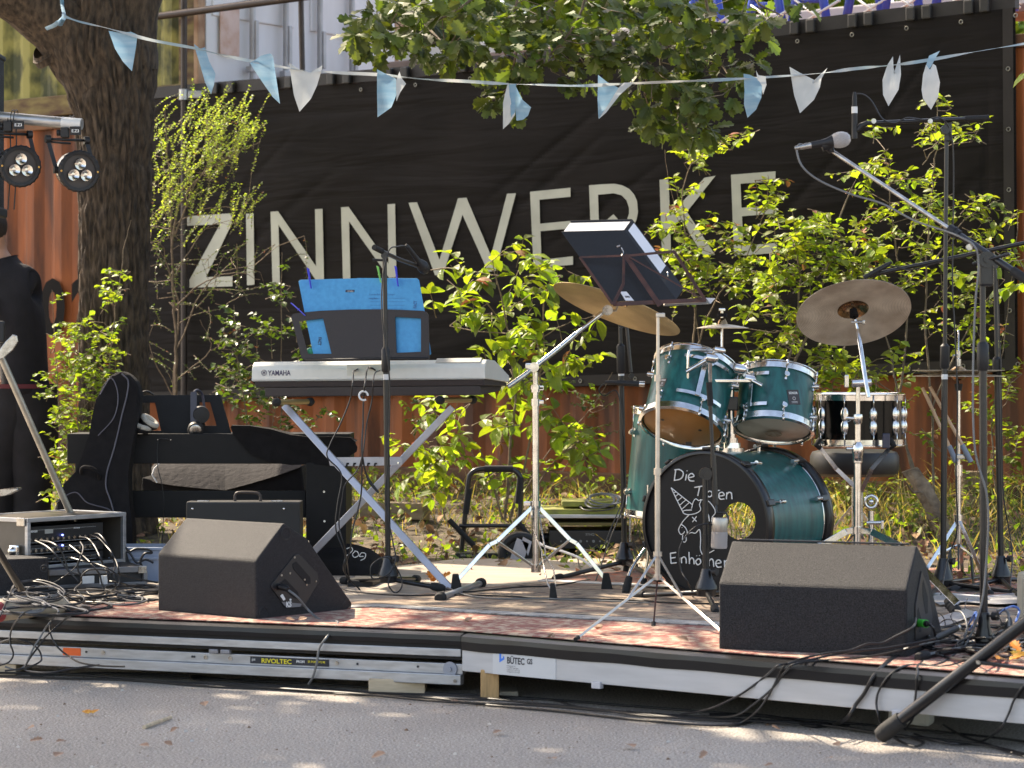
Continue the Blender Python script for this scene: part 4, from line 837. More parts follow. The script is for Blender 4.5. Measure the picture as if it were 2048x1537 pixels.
# ---------- cymbals
def cymbal(label, c, a, r, m='bronze', bell=.13, dome=.04, hint=None, name='cymbal'):
    a = Vector(a).normalized(); z0 = -dome*.6; q_ = a.to_track_quat('Z', 'Y')
    t = thing(name, label, 'cymbal', c); t.rotation_mode = 'QUATERNION'; t.rotation_quaternion = q_
    bow = [(r*bell*1.05,dome-.013)]+[(r*q, (dome-.012)*(1-q**1.6)) for q in (.3,.45,.6,.75,.9,.97,1) if q > bell*1.1]
    bl = [(.006,dome+.012),(r*bell*.5,dome+.009),(r*bell*.85,dome-.002),(r*bell*1.05,dome-.013)]
    for nm, pr, mm in (('bow', bow, m), ('bell', bl, 'bronzebell')):
        mb = MB(); mb.lathe([(q, z+z0) for q, z in pr], (0,0,0), (0,0,1), 96); mb.lathe([(q, z+z0-.0012) for q, z in reversed(pr)], (0,0,0), (0,0,1), 96)
        if nm == 'bow': mb.lathe([(r,z0),(r,z0-.0012)], (0,0,0), (0,0,1), 96)
        bmesh.ops.recalc_face_normals(mb.b, faces=mb.b.faces[:]); me = bpy.data.meshes.new(nm); mb.b.to_mesh(me); mb.b.free(); me.materials.append(M[mm]); o = bpy.data.objects.new(nm, me); COL.objects.link(o); o.parent = t
    return t
M['bronzebell'] = mat('cymbal_bell', (.42,.26,.13), .2, .95, var=.3, vscale=9)
for nm in ('bronze', 'bronzeP'):
    _n, _l = nodes(M[nm]); _b = _n['Principled BSDF']; _tc = [q for q in _n if q.type == 'TEX_COORD'][0]
    wv = _n.new('ShaderNodeTexWave'); wv.wave_type = 'RINGS'; wv.rings_direction = 'Z'; wv.inputs['Scale'].default_value = 55; wv.inputs['Distortion'].default_value = 2.0; wv.inputs['Detail'].default_value = 3; wv.inputs['Detail Scale'].default_value = 2
    _l.new(_tc.outputs['Object'], wv.inputs[0]); bp = _n.new('ShaderNodeBump'); bp.inputs['Strength'].default_value = .35; bp.inputs['Distance'].default_value = .002; _l.new(wv.outputs[0], bp.inputs['Height']); _l.new(bp.outputs[0], _b.inputs['Normal'])
    src = _b.inputs['Base Color'].links[0].from_socket; mx = _n.new('ShaderNodeMix'); mx.data_type = 'RGBA'; mx.blend_type = 'MULTIPLY'; mx.inputs[0].default_value = .35; _l.new(src, mx.inputs[6]); _l.new(wv.outputs[0], mx.inputs[7]); _l.new(mx.outputs[2], _b.inputs['Base Color'])
    _mp = [q for q in _n if q.type == 'MAPPING'][0]; _mp.inputs['Scale'].default_value = (1,1,1)
_mb = M['bronze']
cL = P(1237,608,10.12); cymbal('large bronze cymbal tilted behind the music stand', cL, (.348,.17,.925), .272)
cR = P(1706,619,9.75); cymbal('pale cymbal showing its underside at the right of the kit', cR, (-.06,.555,.83), .224, 'bronzeP', .26, .03)
cS = P(1445,648,9.9); cymbal('tiny splash cymbal above the left rack tom', cS, (0,.0,1), .104, 'bronzeP', .2, .028)
hz = 10.2; cH = P(1917,745,hz); 
cymbal('upper hi-hat cymbal beside the tall microphone stands', P(1917,744,hz), (0,0,1), .187, 'bronzeP', .2, .03); cymbal('lower hi-hat cymbal facing down under its twin', P(1917,750,hz), (0,0,-1), .187, 'bronzeP', .2, .03)
# splash rod (part of an arm clamped to the tom holder)
t = thing('splash_arm', 'thin bent chrome rod carrying the splash cymbal', 'drum hardware', P(1376,775,9.83))
mb = MB(); mb.tube([P(1444,622,9.9), P(1444,640,9.9), P(1444,694,9.9), P(1441,699,9.9), P(1434,701,9.9), P(1384,700,9.84), P(1378,702,9.83), P(1376,712,9.83), P(1376,775,9.83)], .0055, 10); mb.build('rod', 'chrome', t)
mb = MB(); mb.box(P(1444,620,9.9), (.026,.01,.012), bev=.003); mb.cyl(P(1444,630,9.9), P(1444,622,9.9), .006, seg=10); mb.build('wing_nut', 'chrome', t); mb = MB(); mb.cyl(P(1444,634,9.9), P(1444,627,9.9), .020, seg=18); mb.build('felt', 'fabblk', t)
def cym_stand(label, base, hub_z, low_z, feet, top, name='cymbal_stand'):
    t = thing(name, label, 'cymbal stand', base); ax = (top-base).normalized(); at = lambda z: base+ax*((z-base.z)/ax.z)
    return t, at
# left cymbal stand
bl = S(1072,1182); dc = bl.y; t, at = cym_stand('chrome cymbal stand between the keyboard and the music stand', bl, 0, 0, 0, P(1071,740,dc))
mb = MB(); mb.cyl(at(zf(1140,dc)), at(zf(800,dc)), .0142, seg=18); mb.build('lower_tube', 'chrome', t)
mb = MB(); mb.cyl(at(zf(800,dc)), at(zf(745,dc)), .0115, seg=16); mb.build('upper_tube', 'chrome', t)
for v0, v1, r_ in ((812,798,.0185),(785,770,.019),(779,773,.022)): 
    mb = MB(); mb.cyl(at(zf(v0,dc)), at(zf(v1,dc)), r_, seg=18); mb.box(at(zf((v0+v1)/2,dc))+Vector((.022,-.005,0)), (.022,.012,.016), bev=.003); mb.build('collar', 'chrome', t)
mb = MB(); c = P(1068,735,dc-.01); mb.cyl(c+Vector((0,-.025,0)), c+Vector((0,.025,0)), .020, seg=20); mb.box(c+Vector((-.02,0,.004)), (.03,.03,.024), bev=.005); mb.build('tilter', 'chrome', t)
mb = MB(); mb.tube([P(1016,774,dc-.05), P(1050,750,dc-.03), P(1120,695,dc), P(1152,668,dc+.02)], .0105, 14); mb.build('boom', 'chrome', t)
mb = MB(); mb.tube([P(1150,670,dc+.02), P(1205,626,dc+.04)], .0078, 12); mb.cyl(P(1192,636,dc+.035), P(1203,627,dc+.04), .0105, seg=14); mb.build('boom_tip', 'chrome', t)
mb = MB(); c = P(1215,621,dc+.03); mb.cyl(c+Vector((0,-.018,0)), c+Vector((0,.018,0)), .021, seg=28); mb.cyl(c+Vector((0,-.026,0)), c+Vector((0,-.018,0)), .009, seg=14); mb.tube([c, cL-Vector((.348,.17,.925))*.03, cL+Vector((.348,.17,.925))*.05], .005, 8); mb.build('tilter', 'chromed', t)
hub, low = at(zf(1008,dc)), at(zf(1137,dc))
mb = MB(); mb.cyl(low-ZV*.016, low+ZV*.016, .020, seg=18); mb.build('leg_hub', 'chrome', t); mb = MB(); mb.cyl(hub-ZV*.018, hub+ZV*.012, .021, seg=18); mb.box(hub+Vector((-.035,-.01,0)), (.03,.02,.02), bev=.004); mb.build('leg_hub', 'chrome', t)
for (foot, knee, kn_, mm) in ((S(912,1186),(994,1083),0,'chrome'), (S(1213,1184),(1140,1080),0,'chrome'), (S(1106,1206),(1087,1110),1,'chromed')):
    k = P(knee[0], knee[1], (foot.y+dc)/2-.02*kn_); f2 = foot+Vector((0,0,.045))
    if not kn_:
        mb = MB(); mb.bar(hub, k, .017, .007, (0,-1,0), .0015); k2 = k+(f2-k)*.18+Vector((0,0,.015)); mb.bar(k, k2, .017, .007, (0,-1,0), .0015); mb.bar(k2, f2, .017, .007, (0,-1,0), .0015)
        mb.bar(k, low, .011, .004, (0,-1,0), .001); lg = mb.build('leg', mm, t)
    else:
        mb = MB()
        for s_ in (-1, 1): mb.tube([hub+Vector((.010*s_,-.02,-.01)), P(1071+s_*8+4, 1060, dc-.08), P(1087+s_*3.5, 1103, k.y), P(1087+s_*3,1112,k.y), P(1098+s_*9, 1140, k.y-.06), P(1103+s_*8,1168,foot.y+.02), f2+Vector((.003*s_,0,0))], .0032, 8)
        mb.tube([k, low], .003, 6); lg = mb.build('leg', mm, t)
    mb = MB(); x_ = .028 if not kn_ else .020
    mb.prism([foot+Vector((-x_*.8,-.015,0)), foot+Vector((x_*1.0,-.015,0)), foot+Vector((x_*.35,-.015,.075)), foot+Vector((-x_*.5,-.015,.075))], (0,.035,0), .003, 1); mb.build('rubber_foot', 'rubber', lg)
# right cymbal stand
br = S(1714,1204); de = br.y; t, at = cym_stand('chrome cymbal stand directly in front of the snare drum', br, 0, 0, 0, P(1716,770,de))
mb = MB(); mb.cyl(at(zf(1150,de)), at(zf(905,de)), .0140, seg=18); mb.build('lower_tube', 'chrome', t)
mb = MB(); mb.cyl(at(zf(905,de)), at(zf(832,de)), .0115, seg=16); mb.cyl(at(zf(832,de)), at(zf(770,de)), .0085, seg=14); mb.build('upper_tube', 'chrome', t)
mb = MB(); c = at(zf(925,de)); mb.lathe([(.014,-.004),(.019,0),(.019,.026),(.021,.03),(.022,.055),(.018,.068),(.012,.078)], c, (0,0,1), 22); mb.cyl(at(zf(898,de)), at(zf(898,de))+Vector((-.045,-.01,0)), .006, seg=10); mb.build('collar', 'chrome', t)
mb = MB(); text_bm(mb, 'MAPEX', c+Vector((-.014,-.0195,.006)), (1,0,0), ZV, .016, .0004, bold=.03, xs=.55); mb.build('lettering', 'textblk', t)
mb = MB(); c = at(zf(845,de)); mb.lathe([(.012,-.008),(.017,.0),(.019,.022),(.017,.03),(.009,.032)], c, (0,0,1), 20); mb.cyl(at(zf(838,de)), at(zf(836,de))+Vector((-.05,-.01,.0)), .006, seg=10); mb.box(at(zf(828,de))+Vector((-.05,-.01,0)), (.010,.010,.045), bev=.003); mb.build('collar', 'chrome', t)
mb = MB(); mb.cyl(P(1704,767,de-.01), P(1742,765,de-.01), .0165, seg=18); mb.box(P(1693,763,de-.01), (.016,.02,.05), bev=.004); mb.build('tilter', 'chrome', t)
mb = MB(); mb.tube([P(1737,795,de-.03), P(1731,762,de-.02), P(1722,700,de+.04), P(1715,660,de+.09)], .0088, 14); mb.tube([P(1716,662,de+.09), P(1711,640,de+.10)], .006, 10); mb.build('boom', 'chrome', t)
mb = MB(); mb.tube([P(1712,645,de+.10), cR-Vector((-.06,.555,.83))*.045, cR+Vector((-.06,.555,.83))*.02], .0048, 10); q = P(1712,645,de+.10); mb.cyl(q+Vector((-.018,0,0)), q+Vector((.024,-.01,0)), .006, seg=10); mb.box(q+Vector((.028,-.01,0)), (.012,.008,.016), bev=.003); mb.build('tilter', 'chromed', t)
mb = MB(); nq = Vector((-.06,.555,.83)).normalized(); mb.cyl(cR-nq*.034, cR-nq*.004, .0175, .015, 18); mb.build('felt', 'fabblk', t)
hub = at(zf(1060,de))
mb = MB(); mb.cyl(hub-ZV*.016, hub+ZV*.012, .022, seg=18); mb.build('leg_hub', 'chrome', t)
for foot, km in ((S(1915,1236), (1800,1092)), (S(1560,1205), (1650,1088)), (S(1740,1165), (1725,1090))):
    k = P(km[0], km[1], (foot.y+de)/2); f2 = foot+Vector((0,0,.05)) 
    mb = MB(); k0 = hub+(k-hub)*.35+Vector((0,0,.012)); mb.bar(hub, k0, .024, .008, (0,-1,0), .0015); mb.bar(k0, k, .026, .009, (0,-1,0), .0015); mb.bar(k, f2, .026, .009, (0,-1,0), .0015); lg = mb.build('leg', 'chrome', t)
    d = (foot-k).normalized(); mb = MB(); mb.lathe([(0,-.075),(.013,-.075),(.020,-.05),(.022,-.01),(.012,.0),(0,0)], foot+Vector((0,0,.016)), d, 14)
    for q in (.02,.035,.05): mb.torus(foot+Vector((0,0,.016))-d*q, d, .019, .0035, 14, 6)
    mb.build('rubber_foot', 'rubber', lg)
# hi-hat stand
t = thing('hihat_stand', 'chrome hi-hat stand with pedal between the two tall microphone stands', 'hi-hat stand', S(1917,1180)); bh = S(1917,1176); hz = 10.2
hx = lambda v, o=0: P(1917, v, hz+o)
mb = MB(); mb.cyl(hx(800), hx(660), .0032, seg=8); mb.build('rod', 'chrome', t)
mb = MB(); mb.cyl(hx(716), hx(702), .008, seg=14); mb.cyl(hx(733), hx(718), .0105, seg=14); mb.cyl(P(1917,710,hz), P(1905,712,hz-.03), .004, seg=8); mb.build('clutch', 'chromed', t)
mb = MB(); mb.cyl(hx(782), hx(768), .013, .018, 16); mb.build('cup', 'blkplastic', t)
mb = MB(); mb.cyl(hx(940), hx(780), .0078, seg=14); mb.build('upper_tube', 'chrome', t)
mb = MB(); mb.cyl(hx(1088), hx(935), .0115, seg=16); mb.cyl(hx(952), hx(930), .0165, seg=16); mb.build('lower_tube', 'chrome', t)
hub = hx(1038); mb = MB(); mb.cyl(hx(1048), hx(1030), .020, seg=16); mb.build('leg_hub', 'chrome', t)
for foot in (S(1832,1182), S(1980,1196), S(1925,1158)):
    mb = MB(); mb.bar(hub, foot+Vector((0,0,.02)), .014, .006, (0,-1,0), .001); mb.bar(hx(1090), hub+(foot-hub)*.5, .010, .004, (0,-1,0), .001); lg = mb.build('leg', 'chrome', t); mb = MB(); mb.sphere(foot+Vector((0,0,.016)), .016, 12, 8); mb.build('rubber_foot', 'rubber', lg)
mb = MB(); mb.tube([hx(1090,-.02), hx(1140,-.05)], .004, 6); mb.tube([P(1900,1090,hz), P(1903,1160,hz-.02), S(1905,1182,.01)], .006, 8); mb.tube([P(1940,1090,hz), P(1946,1160,hz-.02), S(1948,1182,.01)], .006, 8); mb.box(S(1926,1180,.012), (.10,.30,.012), bev=.003); mb.build('pedal', 'blk', t)
# sticks in a holder
t = thing('stick_holder', 'grey clamp cups holding the drumsticks on the hi-hat stand', 'holder', P(1920,925,hz-.05))
for (a_, b_) in (((1898,892),(1912,924)),((1924,890),(1942,924))):
    mb = MB(); mb.cyl(P(*b_, hz-.05), P(*a_, hz-.05), .0105, seg=14); mb.build('cup', mat('grey_blue', (.20,.23,.28), .6), t)
mb = MB(); mb.box(P(1916,914,hz-.03), (.06,.02,.02), bev=.004); mb.build('clamp', 'chromed', t)
for (a_, b_, l) in (((1845,776),(1904,905),'drumstick leaning left of its twin behind the hi-hat'),((1860,774),(1930,900),'drumstick leaning right of its twin behind the hi-hat')):
    mb = MB(); p0, p1 = P(*b_, hz-.05), P(*a_, hz+.02); mb.tube([p0, p0+(p1-p0)*.9, p1], [.0072,.0072,.0066], 10); o = mb.build('drumstick', mat('stick_wood', (.60,.38,.22), .5, var=.2)); tag(o, l, 'drumstick', 'drumsticks behind the hi-hat')
# ================= music stand with binder
ms = S(1316,1250); dm = ms.y; t = thing('music_stand', 'folding chrome and rust brown music stand carrying the black binder', 'music stand', ms)
M['dullsteel'] = mat('nickel_dull', (.58,.52,.46), .34, .9, var=.2, vscale=20)
M['rustbrown'] = mat('brown_steel', (.12,.050,.035), .42, .55, col2=(.07,.035,.028), vscale=20)
mp_ = lambda u, v, o=0: P(u, v, dm+o)
mb = MB(); mb.cyl(mp_(1315,1160), mp_(1315,940), .0098, seg=14); mb.build('lower_tube', 'dullsteel', t)
mb = MB(); mb.cyl(mp_(1315,942), mp_(1316,790), .0078, seg=12); mb.cyl(mp_(1316,790), mp_(1316,630), .0058, seg=12); mb.build('upper_tube', 'dullsteel', t)
for v in (942, 755): mb = MB(); mb.cyl(mp_(1315,v+8), mp_(1315,v-5), .0135 if v == 942 else .0115, seg=14); mb.build('collar', 'dullsteel', t)
for va, vb in ((1113,1104),(1160,1150)): mb = MB(); mb.cyl(mp_(1315,va), mp_(1315,vb), .016, seg=14); mb.build('leg_hub', 'dullsteel', t)
for foot, sl_ in ((S(1153,1284), 1), (S(1452,1278), 1), (S(1307,1257), 0)):
    f = foot+Vector((0,0,.01)); mb = MB()
    top_ = mp_(1315+(5 if foot.x > .6 else -5), 1156); h_ = mp_(1315,1108)
    if sl_:
        mb.bar(top_, f, .0085, .006, (0,-1,0), .001); k = top_+(f-top_)*.36; mb.bar(h_, k, .0075, .004, (0,-1,0), .001)
    else: mb.bar(mp_(1315,1156,.01), f, .006, .005, (0,-1,0), .001)
    lg = mb.build('leg', 'dullsteel' if sl_ else 'rustbrown', t); d = (f-top_).normalized(); mb = MB(); mb.cyl(f-d*.012, f+d*.008, .0085, .0075, 12); mb.build('rubber_foot', 'rubber', lg)
# desk: plane leaning back, facing away from us
B0 = mp_(1222,608,.0); B1 = mp_(1416,600,-.02)
dz = lambda u, v, o=0: P(u, v, dm+o+ (608-v)*.0011)
def flatbar(a_, b_, w_=.012, th=.0025): mb = MB(); mb.bar(a_, b_, w_, th, (0,-1,.25), .0006); mb.build('desk_bar', 'rustbrown', t)
flatbar(dz(1226,609,-.03), dz(1412,600,-.03), .015); flatbar(dz(1160,515,-.02), dz(1245,512,-.04), .008); flatbar(dz(1245,513,-.05), dz(1349,503,-.03), .009); flatbar(dz(1160,515,-.02), dz(1225,609,-.03), .009)
flatbar(dz(1348,503,-.03), dz(1411,602,-.03), .011); flatbar(dz(1250,510,-.05), dz(1320,612,-.04), .017); flatbar(dz(1248,515,-.05), dz(1247,570,-.05), .009); flatbar(dz(1247,568,-.05), dz(1226,610,-.05), .011); flatbar(dz(1258,514,-.06), dz(1408,600,-.05), .005)
mb = MB(); mb.prism([dz(1328,605,-.02), dz(1412,596,-.02), dz(1431,597,.0), dz(1421,608,-.03), dz(1328,612,-.03)], (0,.05,0), .001, 1); mb.build('lip', 'dullsteel', t)
mb = MB(); mb.box(mp_(1321,631), (.032,.014,.016), bev=.003); mb.build('hinge', 'dullsteel', t)
mb = MB(); mb.tube([dz(1243,496,-.06), dz(1247,505,-.06), dz(1243,512,-.06)], .0022, 6); mb.tube([dz(1234,494,-.06), dz(1240,492,-.06)], .003, 6); mb.build('clip', 'dullsteel', t)
bd = thing('ring_binder', 'black ring binder with white pages resting on the music stand', 'binder', dz(1290,605,.02))
cov = [dz(1224,604,.0), dz(1351,600,.0), dz(1247,461,.0), dz(1122,464,.0)]
nb = (cov[1]-cov[0]).cross(cov[3]-cov[0]).normalized(); nb = nb if nb.y > 0 else -nb
sv = (dz(1262,440,.0)-dz(1247,458,.0)); sv = nb*.055+Vector((.012,0,.02))
th_v = (P(1263,439,cov[2].y+.055)-cov[2])
M['binder'] = mat('binder_board', (.014,.012,.012), .55, var=.25, vscale=120)
mb = MB(); mb.prism(cov, th_v.normalized()*.003, .0008, 1); mb.build('cover', 'binder', bd)
mb = MB(); mb.prism([p+th_v for p in cov], th_v.normalized()*.003, .0008, 1); mb.build('cover', 'binder', bd)
mb = MB(); mb.prism([cov[1], cov[2], cov[2]+th_v, cov[1]+th_v], (cov[1]-cov[0]).normalized()*.003, .0008, 1); sp_ = mb.build('spine', 'binder', bd)
ed = (cov[1]-cov[0]).normalized()*.0036; w1, w2 = cov[1]-cov[2], th_v
mb = MB(); mb.prism([cov[2]+w1*.04+w2*.22+ed, cov[2]+w1*.66+w2*.22+ed, cov[2]+w1*.66+w2*.9+ed, cov[2]+w1*.04+w2*.9+ed], ed*.15); mb.build('spine_label', mat('paper_white', (.74,.72,.74), .6), sp_)
mb = MB(); mb.torus(cov[2]+w1*.745+w2*.55+ed*1.05, ed, .013, .0016, 24, 6); mb.build('finger_ring', 'chrome', sp_)
ins = lambda p, k: p+(sum(cov, Vector())/4-p)*k
mb = MB(); mb.prism([ins(p, .03)+th_v*.08 for p in cov], th_v*.8); mb.build('pages', mat('paper_pages', (.75,.72,.70), .7, var=.1, vscale=200), bd)
mb = MB(); L_ = [dz(1240,584,-.003), dz(1253,584,-.003), dz(1268,602,-.003), dz(1251,602,-.003)]; mb.prism(L_, -nb*.001); lb = mb.build('price_sticker', 'paper_white' if 'paper_white' in M else mat('paper_white', (.74,.72,.74), .6), bd)
mb = MB(); xd_ = (L_[1]-L_[0]).normalized(); yd_ = (L_[0]-L_[3]).normalized()
for k in range(9): mb.box(L_[3]+(L_[2]-L_[3])*(.25+.06*k)+(L_[0]-L_[3])*.42-nb*.0016, (.0008+.0004*(k%3),.008,.0004), (xd_, yd_, nb))
mb.build('barcode', 'textblk', lb)
# ================= keyboard on its X stand
kd = 10.35; kR0 = P(970,757,kd); kdir = Vector((-.962,.272,-.010)).normalized(); kdep = Vector((.272,.962,0)).normalized(); kl = 1.034
kb = thing('keyboard', 'white electronic keyboard with a dark underside seen from behind', 'keyboard', kR0+kdir*.47)
M['kwhite'] = mat('keyboard_white', (.66,.65,.60), .38, var=.05, vscale=30)
M['kdark'] = mat('keyboard_dark', (.042,.036,.039), .5, var=.15, vscale=100)
def kpn(a, s, z): return kR0+kdir*s+kdep*a+ZV*z
mb = MB(); mb.prism([kpn(a, 0, z) for a, z in ((0,0),(.0,.045),(.008,.062),(.030,.078),(.15,.074),(.20,.058),(.365,.010),(.375,-.008),(.37,-.018),(.0,-.001))], kdir*kl, .004, 2); mb.build('top_shell', 'kwhite', kb)
mb = MB(); mb.prism([kpn(a, .010, z) for a, z in ((.006,-.0015),(.368,-.0195),(.36,-.034),(.018,-.030))], kdir*(kl-.02), .003, 2); mb.prism([kpn(a, .028, z) for a, z in ((.026,-.031),(.35,-.035),(.33,-.055),(.034,-.070))], kdir*(kl-.075), .005, 2); mb.build('bottom_shell', 'kdark', kb)
mb = MB()
for k in range(36): mb.box(kpn(.285, .06+k*.0232, .036), (.0222, .14, .012), (kdir, (kdep*.165-ZV*.045).normalized(), (kdep*.045+ZV*.165).normalized()), .002)
mb.build('white_keys', 'kwhite', kb)
mb = MB()
for k in range(36):
    if k % 7 in (0,1,3,4,5): mb.box(kpn(.25, .072+k*.0232, .053), (.011, .08, .012), (kdir, (kdep*.165-ZV*.045).normalized(), (kdep*.045+ZV*.165).normalized()), .002)
mb.build('black_keys', 'blkplastic', kb)
kn2 = -kdep
def kf_(u, v, off=.001): return on(u, v, kR0, kn2, off)
mb = MB(); text_bm(mb, 'YAMAHA', kf_(536.5,751.5,.0008), -kdir, ZV, .0305, .0006, bold=.022, xs=.80)
c_ = kf_(528,746,.0012); mb.torus(c_, kn2, .0115, .0011, 28, 5)
for q in range(3): 
    d_ = (-kdir*math.cos(R(90+60*q))+ZV*math.sin(R(90+60*q))); mb.box(c_, (.018,.0022,.0006), (d_, kn2.cross(d_), kn2))
mb.build('lettering', mat('print_purple', (.045,.035,.085), .5), kb)
for u0, u1, v in ((515,600,731),(870,960,724)):
    mb = MB(); a_, b_ = kf_(u0,v,-.006), kf_(u1,v-2,-.006); mb.box((a_+b_)/2+kdep*.016+ZV*.004, ((b_-a_).length,.030,.002), (-kdir, (kdep*.8+ZV*.58).normalized(), (ZV*.8-kdep*.58).normalized()), .0005)
    mb.build('speaker_slot', mat('slot_grey', (.40,.38,.34), .6), kb)
mb = MB(); q = [kf_(694,752,.0006), kf_(768,750,.0006), kf_(768,729,.0006), kf_(694,730,.0006)]; mb.prism(q, kn2*.0006); mb.build('jack_panel', mat('panel_cream', (.58,.56,.48), .5), kb)
# music rest
rest = thing('music_rest', 'dark brown music rest with two cut out windows on the white keyboard', 'music rest', kR0+kdir*.45)
rn = (kn2+ZV*.18).normalized(); rO = P(735,718,10.40)
def rp(u, v, off=0): return on(u, v, rO, rn, off)
outer = [(582,634),(586,628),(600,626),(640,622),(700,619.5),(760,619),(800,620),(845,622),(853,624),(857,630),(859,718),(848,720),(612,722),(603,716)]
w1_ = [(598,643),(646,637),(663,708),(616,708)]; w2_ = [(790,634),(842,637),(842,704),(793,706)]
mb = MB(); es = []
for lp in (outer, w1_, w2_):
    vs = [mb.b.verts.new(rp(u, v, .004)) for u, v in lp]; es += [mb.b.edges.new((vs[i], vs[(i+1)%len(vs)])) for i in range(len(vs))]
r_ = bmesh.ops.triangle_fill(mb.b, use_beauty=True, edges=es); fs = [f for f in r_['geom'] if isinstance(f, bmesh.types.BMFace)]
ex = bmesh.ops.extrude_face_region(mb.b, geom=fs); vv = [g for g in ex['geom'] if isinstance(g, bmesh.types.BMVert)]; bmesh.ops.translate(mb.b, verts=vv, vec=-rn*.004)
M['restbrn'] = mat('rest_dark_brown', (.024,.016,.015), .5, var=.15, vscale=200, bump=.2, bscale=400)
mb.build('panel', 'restbrn', rest)
mb = MB(); mb.tube([rp(612,720,.006), rp(858,717,.006)], .006, 8); mb.build('foot_edge', 'blkplastic', rest)
fo = thing('folder', 'open bright blue cardboard folder clamped to the music rest', 'folder', rp(730,712,-.008))
M['fblue'] = mat('folder_blue', (.055,.33,.62), .65, col2=(.045,.28,.56), vscale=60, detail=6)
mb = MB(); mb.prism([rp(u,v,-.012) for u,v in ((597,563),(601,560),(715,557),(722,618),(730,712),(627,712),(612,640))], -rn*.003, .0006, 1); fl = mb.build('left_cover', 'fblue', fo)
mb = MB(); mb.prism([rp(u,v,-.010) for u,v in ((714,556.5),(834,557),(838,561),(852,640),(862,708),(858,712),(729,712),(721,618))], -rn*.003, .0006, 1); fr = mb.build('right_cover', 'fblue', fo)
mb = MB(); X_ = (rp(700,600)-rp(650,600)).normalized(); Y_ = rn.cross(X_)
mb.box(rp(700,582.5,-.0105), (.040,.010,.0006), (X_, Y_, rn)); 
text_bm(mb, 'FACT', rp(637,675,-.011), -Y_, X_, .020, .0006, bold=.03, xs=.7); mb.build('lettering', mat('print_navy', (.02,.03,.07), .5), fl)
mb = MB(); text_bm(mb, 'FACT', rp(833,617,-.0088), Y_, -X_, .020, .0006, bold=.03, xs=.65)
for k in range(5): mb.box(rp(775,597+k*7,-.0092), (.155-.02*(k>2),.0008,.0004), (X_, Y_, rn))
text_bm(mb, 'In uns der Keit Tag Wie Tut es gut', rp(738,591,-.0088), X_, Y_, .011, .0005, shear=.2, xs=.72); text_bm(mb, 'Freiung Nacht', rp(737,599,-.0088), X_, Y_, .010, .0005, shear=.2, xs=.7)
mb.build('lettering', mat('pen_blue', (.03,.12,.30), .5), fr)
mb = MB(); text_bm(mb, 'SCHNELL', rp(695,584.3,-.0098), X_, Y_, .008, .0006, xs=.8); mb.build('lettering', 'textwht', fl)
def peg(label, p0, p1, col):
    mb = MB(); a_, b_ = rp(p0[0],p0[1],.004), rp(p1[0],p1[1],.004); d = (b_-a_); s_ = rn.cross(d.normalized())
    for o_, sg in ((.005, 1), (-.006, -1)):
        mb.bar(a_+rn*o_*1.6, a_+d*.55+rn*o_*.5, .010, .0035, s_, .001); mb.bar(a_+d*.55+rn*o_*.5, b_+rn*o_*.4, .010, .0035, s_, .001)
    mb.tube([a_+d*.5-s_*.006, a_+d*.5+rn*.008, a_+d*.5+s_*.006], .0012, 6)
    o = mb.build('clothes_peg', col); tag(o, label, 'clothes peg', 'clothes pegs on the blue folder'); return o
M['pegb'] = mat('peg_blue', (.055,.06,.62), .4); M['pegg'] = mat('peg_green', (.22,.62,.12), .4)
peg('blue peg at the top left corner of the blue folder', (616,537), (622,577), 'pegb'); peg('blue peg at the top right of the blue folder', (791,533), (796,573), 'pegb'); peg('green peg behind the microphone stand on the folder', (755,533), (762,566), 'pegg'); peg('blue peg clipped slantwise on the left corner of the music rest', (583,607), (611,632), 'pegb')
t_ = mb = MB(); mb.sphere(rp(620,704,-.03), .018, 14, 8); o = mb.build('rubber_ball', mat('green_ball', (.02,.28,.14), .4)); tag(o, 'small green ball peeping through the left window of the music rest', 'ball')
# x stand
M['xsilver'] = mat('stand_silver', (.42,.42,.46), .35, .6, var=.15, vscale=10, rvar=.1)
xs_t = thing('keyboard_stand', 'silver X shaped stand carrying the white keyboard', 'keyboard stand', S(760,1170))
fr_ = S(900,1184); bA, bB = P(570,812,10.52), P(903,1180,10.03); cA, cB = P(905,815,10.5), P(600,1132,10.55)
for a_, b_, s_ in ((bA,bB,-.012),(cA,cB,.022)):
    mb = MB(); mb.bar(a_+Vector((0,s_,0)), b_+Vector((0,s_,0)), .030, .022, (0,-1,0), .003); mb.build('cross_bar', 'xsilver', xs_t)
def foot_tube(a_, b_, r=.0125):
    mb = MB(); mb.tube([a_, b_], r, 14); f = mb.build('foot_tube', 'xsilver', xs_t); d = (b_-a_).normalized()
    for p, q in ((a_, -d), (b_, d)):
        mb = MB(); mb.lathe([(0,-.045),(.0165,-.045),(.020,-.04),(.0205,-.004),(.016,.004),(0,.004)], p, q, 16)
        for z in (-.035,-.025,-.015): mb.torus(p+q*z, q, .0195, .0025, 16, 5)
        mb.build('rubber_cap', 'rubber', f)
foot_tube(S(878,1197,.02)+Vector((0,0,0)), S(964,1166,.02)); foot_tube(P(560,1150,10.25), P(628,1122,10.55))
mb = MB(); mb.prism([P(u,v,10.36) for u,v in ((656,915),(802,914),(805,918),(804,931),(672,933),(660,932))], (0,.004,0), .001, 1); mb.build('lock_plate', 'xsilver', xs_t)
mb = MB(); mb.cyl(P(796,926,10.34), P(796,926,10.36), .004, seg=10); q = (bA+bB)*.5; mb = mb
mb.build('bolt', 'chrome', xs_t)
for k in range(5): mb = MB(); u = 693+k*14; mb.prism([P(uu,vv,10.354) for uu,vv in ((u,926),(u+5,926),(u+5,929),(u+2,930),(u+2,933.5),(u-1,933.5),(u-1,929))], (0,.007,0)); mb.build('notch', 'void', xs_t)
